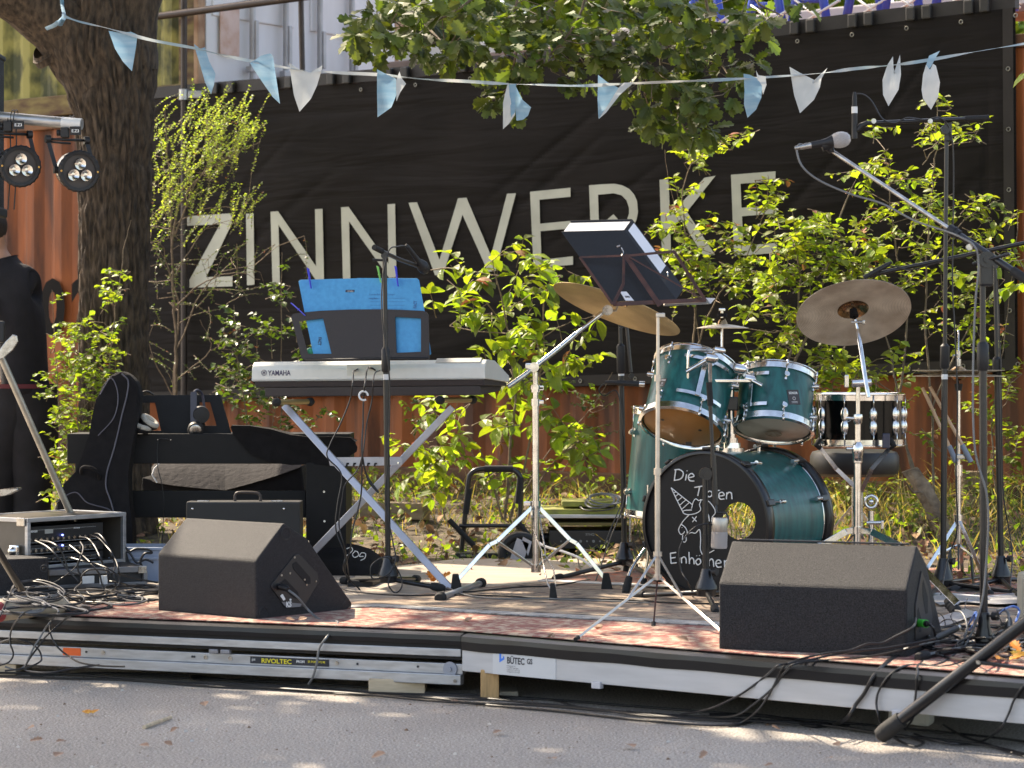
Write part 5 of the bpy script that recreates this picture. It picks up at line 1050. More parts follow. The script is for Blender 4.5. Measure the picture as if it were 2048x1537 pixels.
for (u0, u1, v) in ((553,620,805),(880,945,801)):
    a_, b_ = P(u0,v,10.42), P(u1,v-1,10.62); mb = MB(); mb.tube([a_, b_], .0115, 12); ar = mb.build('top_tube', mat('brass_tube', (.36,.27,.12), .4, .6), xs_t)
    mb = MB(); mb.sphere(a_, .019, 14, 8, (1,1,1.2), (b_-a_)); mb.build('end_cap', 'rubber', ar); mb = MB(); mb.sphere(b_, .019, 14, 8, (1,1,1.2), (b_-a_)); mb.build('end_cap', 'rubber', ar)
# cables from the keyboard
cable('audio_cable', 'left thin black cable hanging from the back of the keyboard', [kf_(716,738,-.005), kf_(712,740,.03), kf_(707,744,.04), P(706,760,9.9), P(700,800,9.9), P(680,850,9.9), P(660,890,9.9), P(655,915,9.9), P(683,950,9.9), P(675,1010,9.9), P(672,1060,9.9), P(690,1110,9.9), P(687,1140,9.95), S(705,1164,.01)], .003)
cable('audio_cable', 'middle black cable with a white ring hanging from the keyboard', [kf_(752,742,-.005), kf_(742,736,.03), kf_(735,738,.04), P(731,760,9.9), P(727,800,9.9), P(726,850,9.9), P(724,905,9.88), P(736,960,9.9), P(757,985,9.9), P(733,950,9.9), P(724,915,9.88), P(722,990,9.9), P(705,1060,9.9), P(700,1100,9.9), P(690,1145,9.95), S(720,1180,.01)], .0034)
cable('audio_cable', 'right thin black cable hanging from the back of the keyboard', [kf_(768,740,-.002), kf_(758,742,.03), P(748,752,9.9), P(744,800,9.9), P(733,850,9.9), P(726,905,9.89), P(715,940,9.9), P(690,970,9.9), P(684,1000,9.9), P(678,1050,9.9), P(690,1100,9.9), S(700,1170,.01)], .0028)
mb = MB(); mb.torus(P(727,792,9.87), (.3,-1,.2), .018, .004, 26, 8, arc=(0,300)); o = mb.build('cable_tie', 'white'); tag(o, 'white plastic ring hanging on the keyboard cables', 'cable tie')
# ================= stage piano behind on the left
M['pblk'] = mat('piano_black', (.007,.006,.006), .6, var=.3, vscale=20, spec=.3)
pt = thing('stage_piano', 'black stage piano on its wooden frame seen from behind, left of the keyboard', 'piano', S(440,1150)); pD = 10.95
pp = lambda u, v, o=0: P(u, v, pD+o)
def pbox(name, u0, v0, u1, v1, o=0, dep=.03, m='pblk', bev=.004, par=None):
    mb = MB(); a_, b_ = pp(u0,v1,o), pp(u1,v0,o); mb.box(((a_.x+b_.x)/2, pD+o+dep/2, (a_.z+b_.z)/2), (abs(b_.x-a_.x), dep, abs(b_.z-a_.z)), bev=bev); return mb.build(name, m, par or pt)
pbox('body', 134, 868, 700, 928, 0, .30); pbox('crossbar', 250, 982, 612, 1036, .05, .03); pbox('side_panel', 612, 926, 692, 1150, -.02, .40); pbox('side_panel', 150, 926, 240, 1150, .0, .36)
mb = MB(); es = []
for lp in ([(243,791),(440,790),(462,868),(256,868)], [(272,806),(310,806),(322,862),(278,862)], [(398,805),(420,805),(433,852),(410,852)]):
    vs = [mb.b.verts.new(pp(u,v,.1+(868-v)*.0006)) for u, v in lp]; es += [mb.b.edges.new((vs[i], vs[(i+1)%len(vs)])) for i in range(len(vs))]
r_ = bmesh.ops.triangle_fill(mb.b, use_beauty=True, edges=es); fs = [f for f in r_['geom'] if isinstance(f, bmesh.types.BMFace)]
ex = bmesh.ops.extrude_face_region(mb.b, geom=fs); vv = [g for g in ex['geom'] if isinstance(g, bmesh.types.BMVert)]; bmesh.ops.translate(mb.b, verts=vv, vec=(0,.02,0)); mb.build('music_rest', 'pblk', pt)
for (u, v) in ((648,984),(649,1043)): mb = MB(); mb.cyl(pp(u,v,-.024), pp(u,v,-.018), .005, seg=10); mb.build('screw', 'chromed', pt)
for u in (316, 341): mb = MB(); mb.cyl(pp(u,880,-.006), pp(u,880,.002), .003, seg=8); mb.build('jack_socket', 'chromed', pt)
# cloth over the right end
rows = []
prof = [(463,850,868),(500,851,905),(540,857,925),(580,866,932),(620,872,928),(660,873,930),(700,874,912),(713,882,905)]
for i in range(9):
    r_ = []
    for k, (u, vt, vb) in enumerate(prof):
        f = i/8; v = vt+(vb-vt)*max(0,(f-.35)/.65) if f > .35 else vt; o = -.025 if f > .35 else .25*(1-f/.35)-.025
        r_.append(pp(u+2*math.sin(k*2+i), v+1.5*math.sin(k*1.7+i*.8), o-.01*math.sin(k*1.9+i*.5)*(f > .4)))
    rows.append(r_)
mb = MB(); mb.quadgrid(rows); mb.build('dust_cover', 'fabblk', pt, recalc=False)
cable('audio_cable', 'thin black lead hanging from the piano sockets beside the briefcase', [pp(341,880,-.01), pp(328,878,-.02), pp(316,882,-.02), pp(315,930,-.03), pp(324,970,-.03), pp(328,1010,-.03), pp(325,1070,-.03), S(322,1150,.01)], .0018)
# soft bag behind the piano
t = thing('keyboard_bag', 'soft grey black keyboard bag lying behind the piano', 'bag', P(440,985,11.6)); qd = 11.8
mb = MB(); rows = []
for i, (du, dv_) in enumerate(((0,0),(.3,-.5),(.6,-.8),(1,-1))): pass
top_ = [(303,962),(306,940),(318,925),(400,918),(520,916),(575,918),(600,928)]
mb.prism([P(u,v,qd) for u,v in ((282,1000),(284,955),(310,962),(420,978),(460,980),(560,955),(603,932),(612,1000))], (0,.35,0), .01, 2); mb.build('bag_bottom', 'fabblk', t)
rows = []
for i in range(7):
    f = i/6; rows.append([P(u, (1-f)*v0+f*v1, qd-.02+.28*f)+Vector((0,0,.02*math.sin(f*math.pi))) for u, v0, v1 in ((303,962,935),(312,966,924),(350,972,921),(400,977,920),(450,981,919),(500,968,919),(550,953,918),(603,934,922))])
mb = MB(); mb.quadgrid(rows); mb.build('bag_lid', 'fabgrey', t, recalc=False)
mb = MB(); mb.tube([P(322,924,qd), P(308,938,qd-.02), P(304,950,qd-.03), P(314,966,qd-.03)], .003, 6); mb.build('piping', 'white', t)
# headphones
def headphones(label, c, pad, s=1.0, tilt=0, side=True):
    t = thing('headphones', label, 'headphones', c)
    if pad == 'pale':
        mb = MB(); mb.tube(cat_spline([c+Vector((.03,-.02,-.0)), c+Vector((-.0,-.03,.015)), c+Vector((-.045,-.05,-.01)), c+Vector((-.068,-.06,-.06)), c+Vector((-.068,-.06,-.115)), c+Vector((-.05,-.06,-.145))], 6), .010, 8, flat=.5); mb.build('headband', 'blkplastic', t)
        for (o_, ax) in ((Vector((-.012,-.07,-.135)), Vector((.35,-.15,1))), (Vector((.02,-.055,-.115)), Vector((.75,-.2,1)))):
            a_ = ax.normalized(); mb = MB(); mb.torus(c+o_, a_, .034, .013, 28, 10); mb.build('ear_pad', mat('pad_cream', (.42,.39,.33), .8, col2=(.20,.17,.14), vscale=120, thr=(.3,.42)), t)
            mb = MB(); mb.lathe([(0,-.028),(.035,-.026),(.045,-.012),(.045,-.004),(0,-.003)], c+o_, a_, 24); mb.build('ear_cup', 'blkplastic', t)
    else:
        mb = MB(); mb.bar(c+Vector((0,-.03,.01)), c+Vector((.002,-.045,-.135)), .028, .005, (0,-1,0), .001); mb.tube(cat_spline([c+Vector((0,-.03,.008)), c+Vector((.012,.0,.018)), c+Vector((.03,.03,.0)), c+Vector((.04,.03,-.06))], 5), .006, 8); mb.build('headband', mat('band_navy', (.035,.035,.055), .4), t)
        mb = MB(); o_ = c+Vector((.032,-.025,-.09)); mb.lathe([(0,-.02),(.035,-.02),(.040,-.006),(.036,.012),(0,.014)], o_, Vector((.4,-1,0)), 24); mb.build('ear_cup', 'blkplastic', t)
        o_ = c+Vector((.012,-.055,-.155)); mb = MB(); mb.lathe([(0,-.024),(.034,-.024),(.036,.0),(.032,.012),(0,.014)], o_, Vector((.1,-1,-.25)), 28); e_ = mb.build('ear_cup', 'blkplastic', t); mb = MB(); mb.lathe([(0,.0155),(.022,.0155),(.026,.013)], o_, Vector((.1,-1,-.25)), 28); mb.build('metal_disc', 'chromed', e_)
headphones('headphones with worn cream ear pads hooked on the piano rest', pp(294,790,.04), 'pale'); headphones('dark blue and black headphones hanging on the piano rest', pp(389,789,.08), 'dark')
# briefcase
t = thing('briefcase', 'flat black hard case with a handle standing in front of the piano', 'case', P(480,1100,10.1)); cz = 10.45
mb = MB(); a_, b_ = P(372,1130,cz), P(601,1004,cz); mb.box(((a_.x+b_.x)/2, cz+.07, (SZ+b_.z)/2), (b_.x-a_.x, .14, b_.z-SZ), bev=.008); mb.build('shell', mat('case_black', (.012,.011,.011), .55, var=.3), t)
mb = MB(); mb.tube(cat_spline([P(470,1003,cz+.05), P(471,990,cz+.05), P(480,985.5,cz+.05), P(510,986,cz+.05), P(520,991,cz+.05), P(521,1003,cz+.05)], 6), .0065, 10); mb.build('handle', mat('handle_leather', (.05,.035,.028), .5), t)
for u in (407, 554): mb = MB(); mb.box(P(u,1003,cz+.04), (.05,.03,.008), bev=.002); mb.build('latch', 'chromed', t)
for u in (385, 568): mb = MB(); mb.sphere(P(u,1018,cz-.001), .006, 12, 8); mb.build('rivet', 'chrome', t)
# gig bag
t = thing('guitar_bag', 'tall black padded guitar bag leaning on the piano', 'guitar bag', S(185,1160)); gd = 10.72
gl = [(112,1004),(135,975),(153,942),(166,905),(178,870),(184,835),(192,800),(205,768),(222,750),(240,742),(258,748),(274,765),(281,790),(276,830),(268,870),(262,905),(256,950),(258,1000),(264,1050),(266,1100),(262,1150),(240,1172),(150,1172),(112,1150),(100,1100),(102,1050)]
def lean(u, v, o=0): return P(u, v, gd+o+.15*(1172-v)/430)
mb = MB(); mb.prism([lean(u,v) for u,v in gl], (0,.11,0), .022, 3); mb.build('bag_body', 'fabblk', t, sharp=60)
mb = MB(); mb.tube(cat_spline([lean(u,v,-.003) for u,v in ((243,748),(256,762),(254,790),(244,830),(235,870),(226,905),(214,945),(212,975),(222,1005),(229,1040),(226,1100))], 6), .0035, 6); mb.build('piping', mat('piping_grey', (.07,.065,.08), .5), t)
mb = MB(); mb.tube(cat_spline([lean(u,v,-.003) for u,v in ((200,790),(222,757),(236,790),(228,835),(196,872))], 6), .0028, 6); mb.build('pocket_seam', 'piping_grey' if 'piping_grey' in M else MATS['piping_grey'], t)
mb = MB(); mb.tube(cat_spline([lean(163,948,-.0), lean(163,938,-.03), lean(172,934,-.05), lean(186,938,-.05), lean(197,948,-.03), lean(199,958,0)], 6), .008, 8); mb.build('carry_handle', 'fabblk', t)
mb = MB(); mb.tube(cat_spline([lean(u,v,-.0) for u,v in ((112,1004),(150,985),(175,1006),(215,1018),(228,1030))], 6), .003, 6); mb.build('piping', MATS['piping_grey'], t)
# ================= racks and clutter on the left
M['caseblk'] = mat('case_laminate', (.018,.016,.016), .5, var=.3)
def oriented(p0, p1): 
    x = (p1-p0); x.z = 0; x.normalize(); y = Vector((-x.y, x.x, 0)); return x, y, ZV
rc = thing('rack_case', 'flight case full of plugged cables with bright aluminium edges', 'rack', Vector((-1.8,10.2,.29)))
r0, r1 = Vector((-1.949,10.03,.296)), Vector((-1.626,10.464,.296)); X_, Y_, _ = oriented(r0, r1); Lr = (r1-r0).length; Hr = .205; Dr = .34
mb = MB()
for (c_, s_) in (((Lr/2, Dr/2, .006), (Lr, Dr, .012)), ((Lr/2, Dr/2, Hr-.006), (Lr, Dr, .012)), ((.006, Dr/2, Hr/2), (.012, Dr, Hr-.024)), ((Lr-.006, Dr/2, Hr/2), (.012, Dr, Hr-.024)), ((Lr/2, Dr-.006, Hr/2), (Lr-.024, .012, Hr-.024))):
    mb.box(r0+X_*c_[0]+Y_*c_[1]+ZV*c_[2], s_, (X_, Y_, ZV))
mb.build('box', mat('case_brown', (.10,.085,.07), .35, var=.3), rc)
mb = MB(); e_ = .017
for z in (e_/2-.003, Hr-e_/2+.003):
    mb.box(r0+X_*(Lr/2)+Y_*(-.004)+ZV*z, (Lr+.008, e_, e_), (X_, Y_, ZV), .002); mb.box(r0+X_*(-.002)+Y_*(Dr/2+.01)+ZV*z, (e_, Dr-.01, e_), (X_, Y_, ZV), .002); mb.box(r0+X_*(Lr+.001)+Y_*(Dr/2+.01)+ZV*z, (e_, Dr-.01, e_), (X_, Y_, ZV), .002)
    mb.box(r0+X_*(Lr/2)+Y_*(Dr+.004)+ZV*z, (Lr, e_, e_), (X_, Y_, ZV), .002)
for x_ in (e_/2-.004, Lr-e_/2+.004): mb.box(r0+X_*x_+Y_*(-.004)+ZV*(Hr/2), (e_, e_, Hr-2*e_+.006), (X_, Y_, ZV), .002)
mb.build('aluminium_edging', 'alu', rc)
mb = MB(); mb.box(r0+X_*(-.011)+Y_*(.02)+ZV*(Hr-.012), (.006,.045,.034), (X_, Y_, ZV), .003); mb.build('corner_brace', 'chromed', rc)
mb = MB(); mb.box(r0+X_*(-.016)+Y_*(.05)+ZV*(.075), (.02,.05,.05), (X_, Y_, ZV), .008); mb.sphere(r0+X_*(-.03)+Y_*(.05)+ZV*(.075), .018, 10, 6); mb.build('butterfly_latch', 'chrome', rc)
uf = lambda a, z, o=0: r0+X_*a+Y_*(.02+o)+ZV*z
for k, (z0, z1) in enumerate(((.100,.172),(.056,.098),(.018,.054))):
    mb = MB(); mb.box(uf(Lr*.42, (z0+z1)/2, .06), (Lr*.78, .13, z1-z0-.004), (X_, Y_, ZV), .002); un = mb.build('rack_unit', 'caseblk', rc)
    mb = MB()
    for j in range(12):
        c_ = uf(.03+j*.030, z0+.018, -.006); mb.cyl(c_, c_-Y_*.006, .0065 if k < 2 else .004, seg=10)
    mb.build('socket_row', 'chromed', un)
    mb = MB(); mb.box(uf(Lr*.40, z1-.016, -.0065), (Lr*.66,.0006,.0006), (X_, Y_, ZV)); mb.box(uf(Lr*.40, z0+.006, -.0065), (Lr*.66,.0006,.0006), (X_, Y_, ZV)); mb.build('print_line', 'textwht', un)
    if k == 0:
        mb = MB(); text_bm(mb, 'BEHRINGER', uf(.022, .148, -.0062), X_, ZV, .012, .0004, bold=.03, xs=.8); text_bm(mb, 'XR18 digital', uf(.27, .152, -.0062), X_, ZV, .009, .0004, bold=.02, xs=.8); mb.build('lettering', 'textwht', un)
        mb = MB(); mb.box(uf(.135, .148, -.0062), (.045,.0008,.017), (X_, Y_, ZV)); mb.build('sticker', mat('sticker_grey', (.35,.33,.29), .6), un)
mb = MB(); mb.cyl(uf(.205,.13,-.008), uf(.205,.13,-.014), .0035, seg=10); mb.cyl(uf(.205,.088,-.008), uf(.205,.088,-.014), .0035, seg=10); mb.build('blue_led', emit('led_blue', (.12,.18,1), 3), rc)
lr = thing('rack_case', 'low dark rack with metal corners under the cable covered flight case', 'rack', S(190,1190)); q0, q1 = P(98,1180,10.02), P(293,1180,10.22); q0.z = q1.z = SZ+.006; X2, Y2, _ = oriented(q0, q1); L2 = (q1-q0).length
mb = MB(); mb.box(q0+X2*(L2/2)+Y2*.17+ZV*.043, (L2-.01,.32,.080), (X2, Y2, ZV), .004); mb.build('box', 'caseblk', lr)
mb = MB(); mb.box(q0+X2*(L2/2)+Y2*.004+ZV*.070, (L2,.018,.024), (X2, Y2, ZV), .002); mb.box(q0+X2*(L2/2)+Y2*.004+ZV*.010, (L2,.018,.018), (X2, Y2, ZV), .002); mb.box(q0+X2*(L2-.006)+Y2*.002+ZV*.040, (.018,.018,.045), (X2, Y2, ZV), .002); mb.build('edging', mat('edging_grey', (.22,.21,.21), .45, .5, var=.3), lr)
mb = MB(); mb.box(q0+X2*(L2-.02)+Y2*(-.006)+ZV*.068, (.036,.004,.030), (X2, Y2, ZV), .002); mb.build('corner_brace', 'chromed', lr)
for (u, v, w_, h_) in ((176,1172,.05,.03),(203,1172,.014,.035),(211,1172,.014,.035)):
    mb = MB(); c_ = P(u,v-12,10.03); mb.box(c_, (w_,.01,h_), (X2, Y2, ZV), .001); mb.build('white_label', 'white', lr)
t = thing('equipment_box', 'dark grey box with a round dimple at the left edge', 'box', S(40,1190)); q0, q1 = P(-60,1180,9.75), P(98,1180,9.88); q0.z = q1.z = SZ+.004; X2, Y2, _ = oriented(q0, q1); L2 = (q1-q0).length; zt = zf(1119,9.85)-SZ
mb = MB(); mb.box(q0+X2*(L2/2)+Y2*.12+ZV*(zt/2), (L2,.24,zt), (X2, Y2, ZV), .006); mb.build('body', 'wedge', t)
mb = MB(); mb.torus(P(88,1138,9.80), (0.1,-1,0), .013, .003, 20, 6); mb.sphere(P(88,1138,9.80), .007, 8, 6); mb.build('dimple', 'blkplastic', t)
cr = thing('plastic_crate', 'pale blue grey plastic crate with cables in it beside the flight case', 'crate', S(300,1180)); c_ = P(305,1110,10.6); M['crate'] = mat('crate_blue', (.30,.35,.45), .5, var=.1)
cw, cdp, ch = .30, .22, zf(1092,10.6)-SZ
mb = MB(); x0_ = c_.x-.01
for (dx, dy, sx, sy) in ((0,-cdp/2,cw,.008),(0,cdp/2,cw,.008),(-cw/2,0,.008,cdp-.008),(cw/2,0,.008,cdp-.008)): mb.box((x0_+dx, 10.62+dy, SZ+ch/2), (sx, sy, ch), bev=.002)
mb.box((x0_, 10.62, SZ+.01), (cw-.01, cdp-.01, .008)); mb.build('walls', 'crate', cr)
mb = MB()
for zz in (ch, ch*.72): mb.box((x0_, 10.62-cdp/2-.008, SZ+zz-.006), (cw+.02, .012, .012), bev=.003)
mb.box((x0_-cw/2-.008, 10.62, SZ+ch-.006), (.012, cdp, .012), bev=.003); mb.build('rim', 'crate', cr)
# rolled carpet and slanted black tube at far left
t = thing('rolled_mat', 'rolled beige mat with a red end at the left edge of the stage', 'mat', S(20,1226)); a_, b_ = S(-90,1232,.035), S(130,1212,.03)
mb = MB(); mb.tube([a_, a_+(b_-a_)*.45, b_], [.034,.034,.028], 16); mb.build('roll', mat('mat_beige', (.50,.40,.28), .9, var=.25), t)
mb = MB(); d = (b_-a_).normalized(); q = S(-20,1226,.035); mb.cyl(q-d*.02, q+d*.045, .0365, seg=18); mb.build('red_band', mat('band_red', (.34,.05,.05), .8), t)
t = thing('slanted_leg', 'black tube slanting down behind the coiled cables at the far left', 'stand leg', S(60,1200)); mb = MB(); mb.tube([P(-60,1010,8.9), S(52,1195,.02)], .014, 12); mb.build('tube', 'blk', t); mb = MB(); mb.sphere(S(52,1195,.02), .019, 10, 6); mb.build('rubber_foot', 'rubber', t)
# silver lamp stand tube with a bracket
ls = thing('silver_stand', 'slanting silver tube with a winged clamp beside the person', 'stand', S(140,1175)); 
mb = MB(); mb.tube([P(-2,705,10.3), P(140,1025,10.52), P(151,1050,10.54)], .0145, 14); mb.build('tube', mat('brushed_tube', (.42,.40,.35), .35, .8, stretch=(1,1,4), var=.2), ls)
mb = MB(); mb.prism([P(u,v,10.25) for u,v in ((-5,722),(-2,702),(10,684),(26,669),(34,672),(36,684),(26,700),(8,716))], (0,.012,0), .003, 2); mb.build('winged_clamp', 'chromed', ls)
mb = MB(); mb.box(P(2,664,10.27), (.03,.03,.09), bev=.01); mb.build('clamp_head', 'blkplastic', ls)
mb = MB(); mb.prism([P(u,v,9.0) for u,v in ((-30,985),(0,980),(34,977),(36,981),(12,992),(-30,998))], (0,.08,0), .002, 1); o = mb.build('metal_tray', 'chromed'); tag(o, 'edge of a grey metal tray entering from the left', 'tray')
# ================= light bar, lamps and loudspeaker top left
ld = 11.0
sp_t = thing('loudspeaker', 'black loudspeaker cropped by the left edge under the limb of the tree', 'loudspeaker', P(-40,430,ld-.1))
mb = MB(); a_, b_ = P(-150,416,ld-.1), P(8,98,ld-.1); b_.x = (9-1024)/F*(ld+.3); mb.box(((a_.x+b_.x)/2, ld+.1, (a_.z+b_.z)/2), (b_.x-a_.x, .4, b_.z-a_.z), bev=.012); mb.build('cabinet', 'wedge', sp_t)
for zz, dx, hh in ((b_.z+.004,.010,.022),(a_.z,.024,.04)): mb = MB(); mb.box(((a_.x+b_.x)/2, ld+.1, zz), (b_.x-a_.x+dx, .42, hh), bev=.006); mb.build('end_cap', 'blkplastic', sp_t)
mb = MB(); mb.cyl(((a_.x+b_.x)/2, ld+.1, ground_at(-2.3,11)), ((a_.x+b_.x)/2, ld+.1, a_.z), .018, seg=14); mb.build('pole', 'blk', sp_t)
lb_t = thing('light_bar', 'thick aluminium tube carrying the stage lamps at the upper left', 'truss', P(60,240,ld))
ta, tb = P(-150,222,ld+.05), P(164,249,ld-.05)
mb = MB(); mb.cyl(ta, tb, .0245, seg=24); mb.build('tube', 'alu', lb_t)
mb = MB(); dt = (tb-ta).normalized(); mb.cyl(tb-dt*.09, tb-dt*.002, .0252, seg=24); mb.build('white_tape', 'white', lb_t)
mb = MB(); mb.cyl(ta+dt*.1, Vector((ta.x+.1, ta.y, ground_at(ta.x, ta.y))), .02, seg=14); mb.build('upright', 'blk', lb_t)
for u in (20, 32): mb = MB(); mb.torus(P(u,240,ld), dt, .027, .003, 18, 6); mb.tube([P(u,248,ld-.03), P(u+2,330,ld-.06), P(u-4,420,ld-.05)], .003, 6); mb.build('cable', 'cable', lb_t)
def par(label, u, v, ub, vb, r=.080):
    c = P(u,v,ld-.12); t = thing('stage_lamp', label, 'stage lamp', c, 'round stage lamps under the light bar')
    a = Vector((.42,-.88,-.12)).normalized(); x, y, _ = frame(a)
    mb = MB(); mb.lathe([(0,-.13),(r*.55,-.13),(r*.9,-.115),(r*.98,-.10),(r*.98,-.008),(r*1.02,.0)], c, a, 40); mb.build('housing', 'blkplastic', t)
    mb = MB(); mb.lathe([(r*.99,-.085),(r*1.0,-.083),(r*1.0,-.03),(r*.99,-.028)], c, a, 40); mb.build('reflector_ring', 'chromed', t)
    mb = MB(); rows = []
    for rr, h in ((r*1.02,-.012),(r*1.12,-.008),(r*1.14,.006),(r*1.05,.012),(r*.9,.010)):
        rows.append([c+a*h+(x*math.cos(2*math.pi*k/72)+y*math.sin(2*math.pi*k/72))*rr*(1+.03*(k%3 == 0)*(rr > r)) for k in range(72)])
    mb.quadgrid(rows, False, True); mb.build('heat_rim', 'blkplastic', t)
    mb = MB(); mb.lathe([(0,.002),(r*.92,.002)], c, a, 36); mb.build('front_plate', mat('plate_brown', (.055,.045,.04), .6), t)
    for k in range(3):
        q = R(90+120*k); cc = c+a*.004+(x*math.cos(q)-y*math.sin(q)*1)*r*.40 if False else c+a*.004+(x*math.cos(q)+y*math.sin(q))*r*.40
        mb = MB(); mb.lathe([(.0,.003),(r*.12,.002),(r*.24,.008),(r*.31,.015),(r*.33,.010)], cc, a, 24); mb.build('lens', 'chrome', t)
    for s_ in (-1, 1):
        mb = MB(); h = c-a*.05+x*s_*r*1.08; top = P(ub, vb+22, ld-.06)+x*s_*r*1.08
        mb.bar(h, top, .018, .005, a, .001); mb.cyl(h-x*s_*.01, h+x*s_*.012, .016, seg=14); mb.cyl(top-x*.01, top+x*.012, .018, seg=14); mb.build('yoke_arm', 'blkplastic', t)
        mb = MB(); mb.sphere(c+x*s_*r*1.02+a*.008, .006, 8, 6); mb.build('amber_mark', mat('amber', (.8,.42,.08), .4), t)
    mb = MB(); tc = P(ub, vb+22, ld-.06); mb.tube([tc-x*r*1.1, tc+x*r*1.1], .006, 8); mb.tube([tc-x*r*.9-ZV*.012, tc+x*r*.2-ZV*.016], .005, 8); mb.build('yoke_bar', 'blkplastic', t)
    mb = MB(); mb.box(P(ub-4,vb+8,ld-.055), (.035,.04,.045), bev=.005); mb.cyl(P(ub-14,vb+8,ld-.06), P(ub-20,vb+8,ld-.06), .014, seg=12); cl = mb.build('clamp', 'blkplastic', t)
    mb = MB(); mb.box(P(ub+17,vb+4,ld-.075), (.048,.006,.038), bev=.002); mb.build('tag_plate', 'blkplastic', t)
    mb = MB(); text_bm(mb, 'E.Z3', P(ub+9,vb+7,ld-.080), (1,0,0), ZV, .018, .0004, bold=.02); mb.build('lettering', 'textwht', t)
    mb = MB(); mb.torus(P(ub+12,vb-12,ld-.02), dt, .030, .0018, 20, 5); mb.torus(P(ub+6,vb-12,ld-.02), dt, .030, .0018, 20, 5); mb.build('safety_wire', 'cable', t)
    return t
par('left stage lamp with three clear lenses, partly behind the loudspeaker', 40, 333, 20, 246); par('right stage lamp with three clear lenses, in front of the trunk', 158, 343, 134, 258)
# ================= clutter behind the stage: folding trolley, amp rack, labelled bag
t = thing('folding_trolley', 'black folding hand trolley with foam grips behind the cymbal stand', 'trolley', P(990,1115,12.0)); td = 12.0; tp_ = lambda u, v, o=0: P(u, v, td+o)
mb = MB(); mb.tube(cat_spline([tp_(922,1110), tp_(930,1030), tp_(937,965), tp_(942,948), tp_(958,939), tp_(990,938), tp_(1022,939), tp_(1038,950), tp_(1042,970), tp_(1040,1030), tp_(1036,1060)], 6), .0125, 12); mb.build('frame', 'blk', t)
for a_, b_ in (((969,938),(1026,938)),((931,1028),(938,978)),((1036,1008),(1041,955))): mb = MB(); mb.cyl(tp_(*a_), tp_(*b_), .0165, seg=14); mb.build('foam_grip', 'rubber', t)
mb = MB(); mb.tube([tp_(918,1052,-.02), tp_(1050,1052,-.02)], .010, 10); mb.build('crossbar', 'blk', t)
mb = MB(); mb.tube([tp_(898,1040,-.1), tp_(948,1092,-.1)], .013, 12); mb.tube([tp_(1032,1040,-.1), tp_(1060,1075,-.1)], .013, 12); mb.build('side_handle', 'rubber', t)
mb = MB(); mb.box(tp_(965,1110,.0), (.26,.20,.03), bev=.006); mb.build('base_plate', 'blkplastic', t)
mb = MB(); text_bm(mb, 'IBERRE GT-108', tp_(921,1113,-.103), (1,0,0), ZV, .012, .0004, bold=.02); mb.build('lettering', MATS['mic_mesh'], t)
for (u, r_) in ((1040,.105),(1092,.10)):
    mb = MB(); c_ = P(u, 1108, 11.75 if u < 1060 else 12.1); mb.torus(c_, (0.1,-1,0), r_-.02, .02, 40, 10); mb.lathe([(0,0),(r_-.02,.0)], c_, (.1,-1,0), 32); mb.lathe([(0,-.03),(r_-.02,-.03)], c_, (.1,-1,0), 32); wh = mb.build('wheel', 'blkplastic', t)
mb = MB(); 
for pts in (((1020,1118),(1034,1076),(1058,1088),(1048,1120)),((1044,1082),(1046,1074),(1064,1084),(1056,1112))): mb.prism([P(u,v,11.66) for u,v in pts], (0,.002,0))
o = mb.build('torn_paper', mat('paper_grey', (.48,.47,.50), .7, var=.2)); tag(o, 'torn grey paper stuck in front of the trolley wheel', 'paper')
ar = thing('amplifier_rack', 'open black rack with an amplifier and mossy boards on top', 'rack', P(1160,1120,12.1)); ad = 12.0; ap = lambda u, v, o=0: P(u, v, ad+o)
def abox(name, u0, v0, u1, v1, o, dep, m, bev=.003, par=None):
    a_, b_ = ap(u0,v1,o), ap(u1,v0,o); mb = MB(); mb.box(((a_.x+b_.x)/2, ad+o+dep/2, (a_.z+b_.z)/2), (b_.x-a_.x, dep, b_.z-a_.z), bev=bev); return mb.build(name, m, par or ar)
abox('shelf', 1062, 1030, 1242, 1037, 0, .40, 'alu'); abox('side_panel', 1064, 1037, 1070, 1118, 0, .4, 'caseblk'); abox('side_panel', 1246, 1030, 1254, 1118, 0, .4, 'caseblk'); abox('base', 1062, 1117, 1252, 1124, 0, .4, 'alu')
am = abox('amplifier', 1098, 1062, 1244, 1098, -.02, .35, 'caseblk'); abox('shelf', 1100, 1046, 1246, 1052, 0, .38, mat('board_ochre', (.22,.17,.05), .8, var=.4))
mb = MB(); text_bm(mb, 'SYNQ', ap(1171,1071.5,-.0215), (1,0,0), ZV, .016, .0006, bold=.02); 
for k in range(8): 
    c_ = ap(1122+k*13,1083,-.022); mb.cyl(c_, c_+Vector((0,-.006,0)), .004+.003*(k%2), seg=10)
mb.build('front_detail', mat('detail_grey', (.20,.20,.20), .5), am)
abox('board', 1068, 1019, 1240, 1030, .03, .34, mat('moss_board', (.33,.34,.06), .8, col2=(.14,.13,.05), vscale=9)); abox('board', 1124, 1003, 1232, 1014, .06, .28, MATS['moss_board'])
